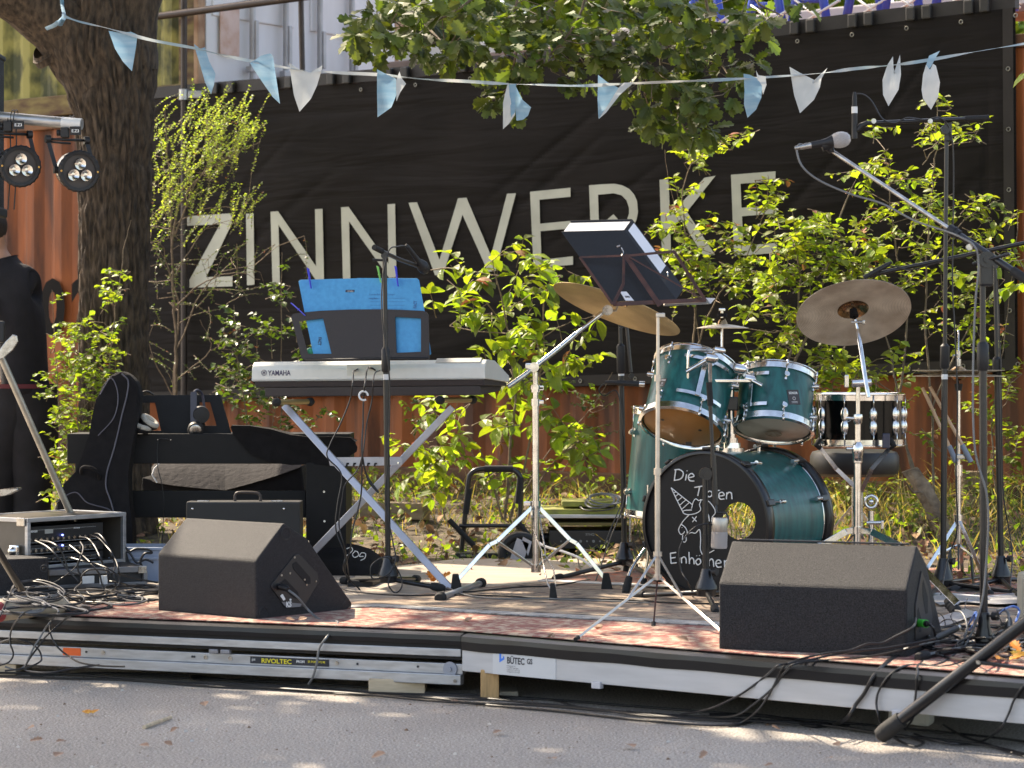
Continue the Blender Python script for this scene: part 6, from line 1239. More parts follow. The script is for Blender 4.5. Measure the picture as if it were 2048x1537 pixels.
for k, (u, v, r1_, r2_, tl, m_) in enumerate(((1206,1000,.075,.026,.1,'cablegrey'),(1200,1003,.070,.030,.3,'cablegrey'),(1212,998,.078,.024,-.2,'cablegrey'),(1196,1012,.085,.022,.2,'cable'))):
    pts = [ap(u,v,.05)+Vector((r1_*math.cos(q*.35), .10*math.sin(q*.35), r2_*math.sin(q*.35+tl)+.003*math.sin(q*2.1)))*(1+.02*math.sin(q)) if False else ap(u,v,.05)+Vector((r1_*math.cos(q*.35)*(1+.05*math.sin(q*.9)), .06*math.sin(q*.35), r2_*math.sin(q*.35+tl))) for q in range(0, 56)]
    mb = MB(); mb.tube(pts, .0032, 6); o = mb.build('coiled_cable', m_); tag(o, ['grey cable coil uppermost on the mossy boards','grey cable coil second on the mossy boards','grey cable coil nearest the floor tom','black cable coil lowest on the mossy boards'][k], 'cable', 'coiled cables on the amplifier rack')
cable('white_cable', 'white cable running from behind the cymbal stand to the floor tom', [P(1070,1080,11.6), P(1090,1093,11.5), P(1125,1103,11.3), P(1160,1117,11.2), S(1185,1135,.01)], .006, 'white')
t = thing('labelled_bag', 'black bag with handwritten white digits behind the keyboard stand', 'bag', S(715,1150)); bdp = 10.75
mb = MB(); rows = []
for i in range(9):
    f = i/8; rows.append([P(u, vt+(vb-vt)*f, bdp+.22*(1-f))+Vector((0,-.03*math.sin(f*math.pi),0)) for u, vt, vb in ((600,1096,1160),(640,1089,1158),(680,1086,1156),(715,1090,1152),(740,1098,1150),(758,1110,1148),(768,1124,1146))])
mb.quadgrid(rows); mb.build('bag_body', 'fabblk', t, recalc=False)
mb = MB()
bpx = lambda u, v: P(u, v, bdp+.10)+Vector((0,-.035,0))
for st in ([(694,1097),(703,1094),(706,1100),(698,1108),(692,1112)], [(712,1101),(706,1108),(710,1114),(718,1110),(716,1103),(710,1101)], [(728,1112),(720,1112),(724,1105),(732,1107),(730,1116),(722,1120)]): mb.tube(cat_spline([bpx(u, v) for u, v in st], 5), .0022, 5)
mb.build('lettering', 'textwht', t)
mb = MB(); mb.prism([S(694,1176), S(745,1176), S(764,1167), S(712,1166)], (0,0,.03), .004, 1); o = mb.build('pedal', 'blkplastic'); tag(o, 'flat black foot pedal on the plywood beside the microphone stand base', 'pedal')
# ================= vegetation
rv = random.Random(11); DEN = .48
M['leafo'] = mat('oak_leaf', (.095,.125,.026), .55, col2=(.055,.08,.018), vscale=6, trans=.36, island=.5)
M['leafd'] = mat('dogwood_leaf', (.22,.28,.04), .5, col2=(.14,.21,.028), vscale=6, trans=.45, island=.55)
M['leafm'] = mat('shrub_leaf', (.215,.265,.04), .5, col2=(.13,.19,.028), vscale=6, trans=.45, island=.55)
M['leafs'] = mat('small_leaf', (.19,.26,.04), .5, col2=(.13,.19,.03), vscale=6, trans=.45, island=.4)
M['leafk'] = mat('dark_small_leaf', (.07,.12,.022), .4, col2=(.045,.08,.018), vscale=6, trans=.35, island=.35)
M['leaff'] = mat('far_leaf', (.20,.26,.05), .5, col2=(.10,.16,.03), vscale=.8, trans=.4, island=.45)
M['leafbr'] = mat('broom_leaf', (.30,.37,.10), .5, col2=(.22,.30,.06), vscale=6, trans=.45, island=.35)
M['leafb'] = mat('dry_leaf', (.30,.13,.05), .7, var=.3, trans=.25, island=.3)
def vrand(s=1): return Vector((rv.uniform(-1,1), rv.uniform(-1,1), rv.uniform(-1,1)))*s
OAK = [(0,.0),(.14,.06),(.20,.17),(.12,.25),(.24,.36),(.33,.40),(.19,.47),(.30,.60),(.37,.68),(.20,.70),(.25,.82),(.20,.92),(.08,.92),(0,1.0)]
def leaf(mb, p, d, up, L, kind='ov', wd=.5, fold=.25, droop=.25):
    d = d.normalized(); s = d.cross(up)
    if s.length < 1e-3: s = d.cross(Vector((.3,.5,.8)))
    s.normalize(); n = s.cross(d)
    def q(x, y): return p+d*(y*L)+s*(x*L)+n*(abs(x)*fold*L-droop*L*y*y)
    b = mb.b; m = mb.mi
    if kind == 'oak': prof = OAK
    elif kind == 'ov': prof = [(0,0),(wd*.62,.22),(wd,.48),(wd*.62,.80),(0,1)]
    elif kind == 'di': prof = [(0,0),(wd,.5),(0,1)]
    c = [b.verts.new(q(0,0)), b.verts.new(q(0,.5)), b.verts.new(q(0,1))] if kind != 'di' else [b.verts.new(q(0,0)), b.verts.new(q(0,1))]
    for sg in (1, -1):
        vs = [b.verts.new(q(x*sg, y)) for x, y in prof[1:-1]]
        if kind == 'di': f = b.faces.new([c[0], vs[0], c[1]] if sg > 0 else [c[0], c[1], vs[0]])
        else: f = b.faces.new([c[0]]+vs+[c[2], c[1]] if sg > 0 else [c[0], c[1], c[2]]+vs[::-1])
        f.material_index = m
def twig(mbT, mbL, p, d, ln, nl, L, kind='ov', wd=.5, r=.0022, up=Vector((0,0,1)), pair=True, bend=.2, droop=.25, tipleaf=True, lv=.42, fold=.25, flop=.2):
    d = d.normalized(); pts = [p.copy()]; k = max(3, nl//2+1); q = p.copy(); dd = d.copy()
    for i in range(k):
        dd = (dd+vrand(bend*.5)+Vector((0,0,-bend*.15))).normalized(); q = q+dd*(ln/k); pts.append(q.copy())
    if mbT is not None: mbT.tube(pts, [r*(1-.7*i/len(pts)) for i in range(len(pts))], 4, caps=False)
    for i in range(1, len(pts)):
        t = (pts[i]-pts[i-1]).normalized(); s = t.cross(up+vrand(.3))
        if s.length < .01: s = Vector((1,0,0))
        s.normalize()
        for sg in ((1,-1) if pair else (rv.choice((1,-1)),)):
            mbL.mi = 1 if rv.random() < .022 else 0; l = L*rv.uniform(1-lv, 1+lv); ld_ = (s*sg*rv.uniform(.7,1.1)+t*rv.uniform(.2,.8)+Vector((0,0,rv.uniform(-flop*2,flop)))+vrand(.2))
            leaf(mbL, pts[i]+vrand(.004), ld_, (up+vrand(.55)), l, kind, wd, fold, droop)
    if tipleaf: leaf(mbL, pts[-1], pts[-1]-pts[-2]+vrand(.3), up+vrand(.4), L*rv.uniform(.8,1.1), kind, wd, fold, droop)
    return pts[-1]
def plant(name, label, cat, blobs, stems, leafmat, L, kind='ov', wd=.45, d=13.2, tl=.16, nl=6, dens=1.0, dirbias=(0,-.1,.6), spread=.9, dspread=.35, twr=.0022, stem_r=.006, group=None, pair=True, bark='twig', droop=.25, fold=.25, bend=.2, base=None, connect=True, flop=.2):
    st0 = stems[0][0] if stems else blobs[0]
    base = base or P(st0[0], st0[1], st0[2] if len(st0) > 2 else d)
    t = thing(name, label, cat, base, group); mbL, mbT = MB(), MB(); nodes_ = []
    for s in stems:
        r0 = s[-1] if isinstance(s[-1], (int, float)) else stem_r; pts = [P(q[0], q[1], q[2] if len(q) > 2 else d) for q in s if isinstance(q, tuple)]
        c = cat_spline(pts, 5); c = [p+vrand(.006) if 0 < i < len(c)-1 else p for i, p in enumerate(c)]
        mbT.tube(c, [max(r0*(1-.75*i/len(c)), .0015) for i in range(len(c))], 7, caps=False); nodes_ += c
    for b in blobs:
        cu, cv, ru, rv_, n = b[:5]; bd_ = b[5] if len(b) > 5 else d
        for i in range(max(1,int(n*dens*DEN))):
            while True:
                a, c_ = rv.uniform(-1,1), rv.uniform(-1,1)
                if a*a+c_*c_ <= 1: break
            p = P(cu+a*ru, cv+c_*rv_, bd_+rv.uniform(-1,1)*dspread*math.sqrt(max(0,1-a*a-c_*c_*.6)))
            dr = Vector(dirbias)+Vector((rv.uniform(-1,1), rv.uniform(-1,1)*.7, rv.uniform(-.8,.6)))*spread
            ln = tl*rv.uniform(.6,1.3); p0 = p-dr.normalized()*ln*.5
            if connect and nodes_ and rv.random() < .30:
                q = min(nodes_, key=lambda z: (z-p0).length+max(0, z.z-p0.z)*1.5); m_ = (q+p0)/2+vrand(.03)
                mbT.tube([q, m_, p0], [twr*1.5, twr*1.2, twr], 4, caps=False)
            twig(mbT, mbL, p0, dr, ln, nl, L, kind, wd, twr*1.35, pair=pair, droop=droop, fold=fold, bend=bend, flop=flop)
    o1 = mbT.build('stems', bark, t, recalc=False, sharp=180); o2 = mbL.build('foliage', [leafmat, 'leafb'], t, recalc=False, sharp=180)
    return t
# ---- oak trunk, limb, crown
M['oakbark'] = mat('oak_bark', (.095,.066,.045), .95, col2=(.024,.017,.012), vscale=40, stretch=(1,1,.35), bump=1, bscale=60, detail=12, thr=(.34,.66))
oak = thing('oak_tree', 'thick oak with furrowed bark at the left and leafy branches hanging over the stage', 'tree', P(228,1060,13.5))
TP = [(1120,228,98),(1060,230,84),(1000,230,76),(900,229,70),(800,228,69),(600,227,68),(450,228,68),(330,229,70),(250,229,76),(190,222,86),(150,214,97),(110,206,106),(70,204,100),(30,212,92),(-30,222,85),(-120,230,78),(-260,250,70),(-420,280,62)]
rows = []; NS = 220; path = []
vv_ = 1120
while vv_ > -420:
    for i in range(len(TP)-1):
        if TP[i][0] >= vv_ >= TP[i+1][0]:
            f = (TP[i][0]-vv_)/(TP[i][0]-TP[i+1][0]); f = f*f*(3-2*f); u_ = TP[i][1]+(TP[i+1][1]-TP[i][1])*f; r_ = TP[i][2]+(TP[i+1][2]-TP[i][2])*f
    path.append((u_, vv_, r_)); vv_ -= 6
for (u_, v_, r_) in path:
    c = P(u_, v_, 13.5); R_ = r_/F*13.5; row = []
    for k in range(NS):
        a = 2*math.pi*k/NS; x, y = math.cos(a), math.sin(a)
        w_ = mnoise.noise(Vector((x*2, y*2, c.z*1.3)))*.10
        wz = mnoise.noise(Vector((x*4,y*4,c.z*6)))*.35; rg_ = 1-abs(mnoise.noise(Vector((x*8+wz, y*8+wz, c.z*4.5))))*4; rg_ = max(-1, rg_)
        fi = mnoise.noise(Vector((x*22, y*22, c.z*9)))
        rr = R_*(1+w_*.35)+-.0*rg_-.016*max(rg_,-.4)+.008*fi+.004*mnoise.noise(Vector((x*40,y*40,c.z*20)))
        if 80 < v_ < 190: # burl on the left
            g = math.exp(-((v_-128)/34)**2)*max(0, -x)**3; rr += .035*g
        row.append(Vector((c.x+x*rr, c.y+y*rr, c.z)))
    rows.append(row)
mb = MB(); mb.quadgrid(rows, True, True); mb.build('trunk', 'oakbark', oak, recalc=False, sharp=180)
def limb(pts, rs, name='limb', seg=40, amp=.016):
    c = cat_spline(pts, 10); n = len(c); rows = []; prev = None
    for i, p in enumerate(c):
        t = (c[min(i+1,n-1)]-c[max(i-1,0)]).normalized()
        x = frame(t)[0] if prev is None else (prev-t*prev.dot(t)).normalized(); prev = x; y = t.cross(x)
        f = i/(n-1)*(len(rs)-1); k = min(int(f), len(rs)-2); r_ = rs[k]+(rs[k+1]-rs[k])*(f-k)
        rows.append([p+(x*math.cos(a)+y*math.sin(a))*(r_+amp*(1-2*abs(mnoise.noise(Vector((math.cos(a)*6, math.sin(a)*6, i*.12))))) -amp*.3) for a in [2*math.pi*q/seg for q in range(seg)]])
    mb = MB(); mb.quadgrid(rows, True, True); return mb.build(name, 'oakbark', oak, recalc=False, sharp=180)
limb([P(215,150,13.5), P(150,70,13.45), P(70,5,13.35), P(-40,-60,13.2), P(-300,-200,13)], [.24,.20,.17,.15,.12])
limb([P(240,120,13.5), P(262,20,13.45), P(300,-60,13.4), P(420,-260,13.0)], [.20,.14,.12,.10])
limb([P(103,120,13.42), P(92,105,13.4), P(84,98,13.38)], [.08,.085,.06], 'broken_stub', 24, .008)
limb([P(420,-260,13.0), Vector((-.9,12.4,4.2)), Vector((.2,11.9,4.3)), Vector((1.4,11.6,4.0))], [.10,.07,.05,.03], seg=14, amp=.004)
# crown: unseen leaf clumps over the stage, shaped to shade and dapple the light
mbL, mbT = MB(), MB(); CR = Vector((-3.2, 10.6, 6.4))
for i in range(2500):
    while True:
        v_ = vrand(); 
        if v_.length <= 1: break
    p = CR+Vector((v_.x*5.4, v_.y*3.8, v_.z*1.6))
    if p.y > 12.5 and (rv.random() < .64 or mnoise.noise(Vector((p.x*.8, p.y*.8, 1))) < -.05): continue
    if p.z < 4.9+.1*abs(p.y-10.5): p.z = 4.9+.1*abs(p.y-10.5)+rv.uniform(0,.8)
    if p.z < CZ+(HV+60)/F*p.y+.3: continue
    def nearray(q0, rad): w_ = p-q0; return (w_-SUN*w_.dot(SUN)).length < rad
    if nearray(Vector((.75,8.1,.5)), .62) or nearray(Vector((1.15,7.95,.5)), .62) or nearray(Vector((-.95,9.1,.55)), .5) or nearray(Vector((-1.2,9.2,.5)), .4) or nearray(Vector((-.1,10.2,1.0)), .3): continue  # gaps opened along sun rays so the wedges and keyboard catch light
    for k in range(11 if p.y < 12.6 else 7): leaf(mbL, p+vrand(.18), vrand(), Vector((0,0,1))+vrand(.5), .17, 'ov', .46, .1, .1)
for k in range(16):
    a = 2*math.pi*k/16; e = CR+Vector((math.cos(a)*4, math.sin(a)*2.8, rv.uniform(-.8,.9))); s_ = P(255+rv.uniform(-20,30), -380, 13.4)
    mbT.tube(cat_spline([s_, s_*.55+e*.45+vrand(.4), e], 6), [.05*(1-.8*i/12) for i in range(13)], 7, caps=False)
mbT.build('high_branches', 'oakbark', oak, recalc=False, sharp=180); mbL.build('crown', 'leafo', oak, recalc=False, sharp=180)
# visible hanging foliage: lobed leaves
mbL, mbT = MB(), MB(); od = 11.6
OB = [(735,55,42,34,15),(790,40,70,40,22),(800,85,80,26,16),(880,40,90,48,30),(900,90,70,32,18),(985,40,80,50,28),(1000,120,48,36,14),(1020,195,42,28,9),(985,190,30,20,4),(1045,215,24,16,4),(1065,60,70,60,26),(1090,130,70,36,14),(1150,40,80,48,24),(1160,120,60,44,14),(1235,30,80,40,22),(1240,95,60,40,14),(1320,40,80,44,24),(1310,115,70,50,24),(1290,165,60,40,14),(1340,200,60,44,18),(1370,250,60,32,18),(1310,235,40,26,9),(1400,30,80,40,22),(1410,110,70,48,24),(1430,165,60,38,18),(1480,50,70,44,20),(1540,20,60,26,12),(1490,115,26,40,6),(1590,10,40,20,5),(1385,205,40,40,12)]
nod = []
for pts in ([(1150,-60),(1100,20),(1040,90),(1020,170)],[(1000,-60),(930,10),(850,50),(770,70)],[(1180,-60),(1160,30),(1110,100),(1060,130)],[(1350,-70),(1340,20),(1320,110),(1345,200),(1370,260)],[(1400,-60),(1420,40),(1440,120),(1470,170)],[(1250,-60),(1240,30),(1200,90),(1170,130)],[(1040,-60),(1030,20),(1000,80)],[(1500,-60),(1510,0),(1560,30)],[(1345,40),(1300,130),(1290,180)],[(850,50),(890,90),(930,110)]):
    c = cat_spline([P(u,v,od+.12*math.sin(u)) for u, v in pts], 6); mbT.tube(c, [.007*(1-.7*i/len(c))+.0015 for i in range(len(c))], 6, caps=False); nod += c
for (cu, cv, ru, rv_, n) in OB:
    for i in range(int(n*(.74 if cu < 1460 else .4))):
        while True:
            a, c_ = rv.uniform(-1,1), rv.uniform(-1,1)
            if a*a+c_*c_ <= 1: break
        p = P(cu+a*ru, cv+c_*rv_, od+rv.uniform(-.45,.45)); q = min(nod, key=lambda z: (z-p).length)
        if rv.random() < .5: mbT.tube([q, (p+q)/2+vrand(.03), p], [.003,.0024,.0016], 4, caps=False)
        ax = (p-q).normalized()+Vector((0,0,-.2)) if (p-q).length > .01 else vrand()
        for k in range(rv.randint(3,6)):
            dd = (ax*.6+vrand(1.0)+Vector((0,-.2,-.35))).normalized(); leaf(mbL, p+dd*.012, dd, Vector((rv.uniform(-.5,.5),-.55,.8))+vrand(.5), rv.uniform(.062,.112), 'oak', 1, .18, .2)
mbT.build('branches', 'bark', oak, recalc=False, sharp=180); mbL.build('leaves', 'leafo', oak, recalc=False, sharp=180)
# ---- shrubs along the wall (depths stay in front of the wall)
def wdm(u, o): return wd(u)-o
plant('broom_shrub', 'feathery bright green broom bush rising beside the trunk', 'shrub',
  [(318,230,18,34,12),(312,290,18,50,14),(380,250,22,44,26),(425,240,26,40,34),(465,245,26,36,34),(500,250,24,30,18),(400,310,50,40,50),(450,300,40,36,40),(500,300,36,12,12),(330,330,22,50,22),(360,370,36,34,36),(440,410,60,20,34),(490,420,26,14,10),(345,410,24,30,14),(400,450,30,20,8),(320,450,20,50,12)],
  [[(352,800),(352,700),(348,600),(345,480),(365,400),(430,330),(520,285),.010],[(345,500),(340,400),(335,300),(330,220),.006],[(350,470),(385,380),(430,300),(455,225),.006],[(348,620),(400,570),(470,545),(520,560),.006],[(350,450),(420,415),(500,425),.004],[(345,560),(400,470),(440,440),.004]],
  'leafbr', .015, 'di', .42, 15.4, .25, 30, 1.0, (.42,0,1.1), .52, .30, .0014, pair=True, droop=.0, fold=.1, bend=.12)
plant('lower_broom', 'thin twigs of the lower broom below the letter Z, shade put into tiny dark leaves', 'shrub',
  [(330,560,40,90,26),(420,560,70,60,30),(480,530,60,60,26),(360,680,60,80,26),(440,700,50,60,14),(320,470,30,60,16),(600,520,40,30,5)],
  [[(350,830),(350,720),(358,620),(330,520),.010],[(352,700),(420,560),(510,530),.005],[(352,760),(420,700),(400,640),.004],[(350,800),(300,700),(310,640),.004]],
  'leafk', .015, 'di', .42, 15.5, .24, 14, 1.0, (.0,0,.1), 1.0, .30, .0016, pair=True, droop=0, bend=.3)  # dark leaf material carries the shade of the broom's lower part
plant('ivy_shrub', 'sunlit small leaved shrub around the foot of the oak trunk', 'shrub',
  [(235,560,20,26,8),(228,610,20,30,10),(160,640,24,40,12),(215,680,34,40,24),(150,700,40,44,28),(200,740,50,50,44),(130,760,40,60,36),(170,820,60,60,56),(130,880,34,60,30),(215,820,34,60,26),(104,680,8,30,4),(112,590,5,14,1),(150,930,40,50,20),(110,960,30,60,14)],
  [[(190,1050),(200,900),(215,760),(228,640),(248,500),(262,440),.006],[(180,1050),(160,900),(150,760),(155,630),.005],[(190,1050),(130,880),(110,700),(104,580),.004]],
  'leafs', .034, 'ov', .42, 12.9, .12, 7, 1.15, (0,-.1,.5), .9, .35, .0016, droop=.2)
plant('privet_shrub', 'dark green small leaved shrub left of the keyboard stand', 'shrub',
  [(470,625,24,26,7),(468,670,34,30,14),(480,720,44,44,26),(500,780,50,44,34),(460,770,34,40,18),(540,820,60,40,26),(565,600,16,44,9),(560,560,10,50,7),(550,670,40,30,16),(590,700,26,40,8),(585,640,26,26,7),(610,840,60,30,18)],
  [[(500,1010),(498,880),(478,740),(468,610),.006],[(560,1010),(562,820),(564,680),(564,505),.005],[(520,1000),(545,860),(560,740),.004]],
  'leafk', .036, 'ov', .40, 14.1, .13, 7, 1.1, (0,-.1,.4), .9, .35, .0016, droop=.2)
plant('dogwood_shrub', 'broad leaved yellow green dogwood bush in the middle behind the cymbal stand', 'shrub',
  [(945,545,56,44,15),(905,530,26,14,4),(1020,530,56,30,15),(1100,550,46,28,9),(1150,545,24,14,3),(960,620,70,30,16),(890,615,30,18,4),(1040,600,50,46,16),(1060,680,64,34,22),(1130,650,50,28,9),(1110,720,70,34,18),(985,700,44,26,10),(1060,760,60,30,16),(960,780,30,16,3),(820,880,24,30,5),(870,890,60,50,18),(860,950,60,40,16),(930,860,60,50,12),(1020,830,50,44,12),(1130,840,60,34,16),(1160,890,50,30,12),(1110,900,50,34,12),(960,940,50,30,8),(1080,940,40,30,6),(890,810,40,20,5),(1200,640,20,16,3)],
  [[(1010,1040),(1020,900),(1030,780),(1010,640),(985,520),.009],[(1020,1040),(1060,880),(1085,720),(1090,600),(1110,540),.007],[(1005,1040),(960,900),(900,850),.006],[(1030,1040),(1110,920),(1190,860),.005],[(1050,700),(1130,650),(1200,630),.004],[(1000,640),(950,580),(900,530),.004],[(1030,780),(1100,740),(1170,720),.004],[(890,1040),(860,930),(820,860),.004]],
  'leafd', .080, 'ov', .32, 12.9, .17, 5, .92, (0,-.15,.2), .9, .45, .0022, droop=.35, flop=.4)
plant('snowberry_shrub', 'airy light green shrub growing up in front of the letter K', 'shrub',
  [(1460,275,44,12,10),(1420,290,40,14,10),(1385,310,30,20,10),(1400,340,24,26,8),(1370,375,24,18,7),(1350,440,30,28,12),(1320,450,26,18,8),(1360,500,44,40,20),(1410,480,50,44,24),(1440,540,60,40,30),(1390,570,44,26,12),(1360,540,26,24,8),(1470,470,40,34,16),(1525,430,24,44,12),(1530,370,16,34,7),(1540,400,18,26,7),(1500,530,50,40,24),(1420,620,30,30,6),(1340,600,20,40,4)],
  [[(1388,1020),(1392,860),(1388,700),(1390,600),(1372,480),(1366,380),(1390,300),.008],[(1404,1020),(1408,840),(1398,680),(1380,560),(1350,460),.006],[(1392,700),(1430,600),(1480,540),(1530,420),(1536,350),.005],[(1370,480),(1345,400),(1330,300),.002],[(1380,330),(1430,290),(1485,265),.003]],
  'leafm', .046, 'ov', .34, 13.2, .15, 6, .95, (.1,-.1,.35), .85, .40, .0018, droop=.25)
plant('snowberry_shrub', 'dense light green shrub spreading above the round drums and pale cymbal', 'shrub',
  [(1570,480,50,40,26),(1620,450,50,30,22),(1600,530,60,44,36),(1560,590,60,40,30),(1660,500,60,40,34),(1700,470,44,30,20),(1680,560,60,40,30),(1740,520,50,40,26),(1620,620,50,30,14),(1560,650,50,30,16),(1600,690,60,30,20),(1660,720,60,34,26),(1700,750,60,26,24),(1520,700,40,30,14),(1640,770,60,30,24),(1740,770,50,30,20),(1540,560,40,30,14),(1480,600,40,30,10),(1800,720,44,40,12),(1790,800,40,26,8)],
  [[(1530,1000),(1540,820),(1585,700),(1600,560),(1590,470),.010],[(1545,1000),(1560,820),(1620,660),(1690,560),(1720,480),.010],[(1600,690),(1560,600),(1540,520),.006],[(1560,780),(1640,730),(1720,740),.006],[(1620,660),(1680,440),(1712,360),.007]],
  'leafm', .050, 'ov', .34, 12.4, .16, 6, .92, (.05,-.1,.35), .85, .40, .0020, bark='bark', droop=.25)
plant('tall_shrub', 'tall slender leaved shrub behind the microphone at the right', 'shrub',
  [(1870,215,30,22,7),(1880,190,20,12,4),(1850,250,24,26,6),(1750,270,34,20,7),(1850,275,70,16,16),(1930,262,46,14,12),(1760,320,44,30,14),(1830,340,50,34,18),(1740,370,34,24,8),(1840,400,50,30,16),(1800,450,60,34,24),(1760,420,30,24,8),(1870,450,44,34,16),(1980,400,30,14,6),(1940,415,30,20,7),(1960,450,40,34,14),(1920,480,40,34,14),(2010,450,26,34,7),(1700,330,22,26,5),(1850,520,60,40,26),(1930,560,60,40,24),(1990,540,40,40,16),(2030,520,20,50,8),(1880,620,60,40,20),(1980,640,50,44,20),(1820,560,40,34,12),(2020,720,34,50,14),(1950,700,40,30,10)],
  [[(1868,1000),(1862,800),(1850,600),(1862,400),(1872,300),(1874,200),.007],[(1845,1000),(1800,820),(1815,640),(1790,480),(1770,300),.008],[(1850,1000),(1815,900),(1780,700),(1755,640),.008],[(1870,520),(1930,440),(2000,400),.004],[(1862,820),(1940,650),(2010,560),.005],[(1845,330),(1890,280),(1960,262),.003],[(1990,1000),(1985,850),(2005,700),(2030,500),.005]],
  'leafm', .044, 'ov', .30, 12.5, .15, 6, .92, (.0,-.1,.35), .85, .45, .0017, bark='bark', droop=.25)
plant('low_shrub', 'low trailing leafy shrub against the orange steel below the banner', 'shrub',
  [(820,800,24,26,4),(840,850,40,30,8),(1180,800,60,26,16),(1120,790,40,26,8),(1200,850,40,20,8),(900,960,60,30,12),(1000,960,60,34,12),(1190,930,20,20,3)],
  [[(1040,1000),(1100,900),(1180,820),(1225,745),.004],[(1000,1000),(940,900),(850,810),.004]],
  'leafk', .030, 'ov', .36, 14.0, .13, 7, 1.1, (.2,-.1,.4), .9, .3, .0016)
plant('low_shrub', 'bushy plants at the right edge below the hi-hat', 'shrub',
  [(1990,800,50,40,20),(2010,880,40,50,22),(1960,930,60,50,20),(2020,980,40,50,18),(1820,980,40,40,10),(1850,860,40,40,10),(1700,980,40,30,10),(1990,1060,50,30,14)],
  [[(2000,1100),(1995,950),(1985,820),.004],[(1960,1100),(1950,960),.003]],
  'leafm', .036, 'ov', .36, 12.6, .13, 7, 1.2, (0,-.1,.4), .9, .4, .0016)
# leaves cut by the right edge, close to the camera
mb = MB(); mbT = MB(); c = P(2075,560,8.9)
plant('overhanging_twig', 'few big green leaves hanging at the right edge beside the rear boom', 'branch', [(2050,150,16,30,3,10.5),(1960,530,40,30,5,10.8),(2040,575,14,20,2,10.8)], [[(2150,60,10.5),(2080,110,10.5),(2040,150,10.5),.004],[(2150,500,10.8),(2040,520,10.8),(1960,540,10.8),.003]], 'leafd', .075, 'ov', .38, 10.5, .12, 4, 1.2, (-.3,0,-.3), .6, .1, .002)
# ---- grass, weeds and litter between stage and containers (uncountable)
mb = MB()
def wallpos(s, w): return Vector((0,14.945,0))+WD*s+WN*w
for i in range(13000):
    s = rv.uniform(-5.5, 4.6); w_ = .15+rv.random()**1.5*3.0; p = wallpos(s, w_)
    dn = .5+.5*mnoise.noise(Vector((p.x*1.3, p.y*1.3, 0)))
    if s > 1.6: dn += .45
    if rv.random() > dn*1.05*(1.0 if w_ < 1.6 else .6): continue
    p.z = soilz(p.x, p.y); h = rv.uniform(.03,.15)*rv.uniform(.6,1.3)*(1.6 if (s > 1.7 and w_ < 1.8) else 1)*(.65 if w_ > 1.8 else 1); l_ = Vector((rv.uniform(-1,1), rv.uniform(-1,1), 0))*h*1.2; x_ = Vector((rv.uniform(-1,1), rv.uniform(-.4,.4), 0)).normalized()*rv.uniform(.0018,.0035)
    mb.mi = 0 if rv.random() < .42 else 1
    a, b_ = p, p+l_*.35+ZV*h*.6; c_ = p+l_+ZV*h
    mb.face([a-x_, a+x_, b_+x_*.8, b_-x_*.8]); mb.face([b_-x_*.8, b_+x_*.8, c_])
o = mb.build('grass', [mat('grass_green', (.085,.125,.025), .6, trans=.38, island=.4), mat('grass_straw', (.33,.26,.12), .8, trans=.35, island=.35)], recalc=False, sharp=180); tag(o, 'green and straw coloured grass in front of the containers', 'grass', kind='stuff')
mb = MB()
for i in range(7500):
    s = rv.uniform(-5.5, 4.6); w_ = .1+rv.random()**1.3*3.2; p = wallpos(s, w_); p.z = soilz(p.x, p.y)+rv.uniform(0,.14)*(1 if w_ < 1.9 else .3)
    if mnoise.noise(Vector((p.x*2, p.y*2, 4))) < -.12: continue
    mb.mi = 0; leaf(mb, p, vrand()+ZV*.3, ZV+vrand(.5), rv.uniform(.02,.05), 'ov' if rv.random() < .5 else 'di', .38)
o = mb.build('ground_cover', ['leafs'], recalc=False, sharp=180); tag(o, 'low weeds and seedlings covering the soil', 'ground cover', kind='stuff')
mb = MB()
for i in range(2600):
    s = rv.uniform(-5.5, 4.6); w_ = .1+rv.random()*3.3; p = wallpos(s, w_); p.z = soilz(p.x, p.y)+.03+rv.uniform(0,.012)
    leaf(mb, p, vrand(), ZV*1.2+vrand(.6), rv.uniform(.03,.075), 'oak' if rv.random() < .4 else 'ov', .34, .3, .3)
o = mb.build('leaf_litter', [mat('litter_leaf', (.30,.17,.09), .8, island=.45, trans=.15, col2=(.12,.065,.035), vscale=5)], recalc=False, sharp=180); tag(o, 'dry fallen leaves scattered on the soil behind the stage', 'leaf litter', kind='stuff')
# ---- log, plank, stump
t = thing('log', 'broken grey brown branch stub leaning up behind the right cymbal stand', 'log', P(1880,1075,11.9))
mb = MB(); c = cat_spline([P(1890,1080,11.9), P(1872,1030,11.95), P(1850,985,12), P(1832,955,12.05), P(1818,940,12.1)], 6); rows = []
for i, p in enumerate(c): rows.append([p+Vector((math.cos(a), math.sin(a)*.9, .35*math.cos(a)))*(.043-.0003*i+.008*nz(math.cos(a)*3,math.sin(a)*3,i*.2)) for a in [2*math.pi*k/28 for k in range(28)]])
vr = mb.quadgrid(rows, True, True); mb.cap(vr[-1]); mb.tube([P(1850,985,12), P(1826,985,11.9), P(1808,960,11.85)], [.008,.006,.003], 6); mb.build('wood', mat('log_bark', (.24,.17,.11), .9, col2=(.10,.065,.04), vscale=16, bump=1, bscale=50), t)
mb = MB(); p = wallpos(3.6,1.3); p = P(1945,1060,12.8); p.z = soilz(p.x, p.y); mb.lathe([(.10,-.05),(.085,.1),(.082,.22),(0,.225)], p, (0,0,1), 24); o = mb.build('tree_stump', MATS['log_bark']); tag(o, 'short dark stump behind the hi-hat stand legs', 'stump')
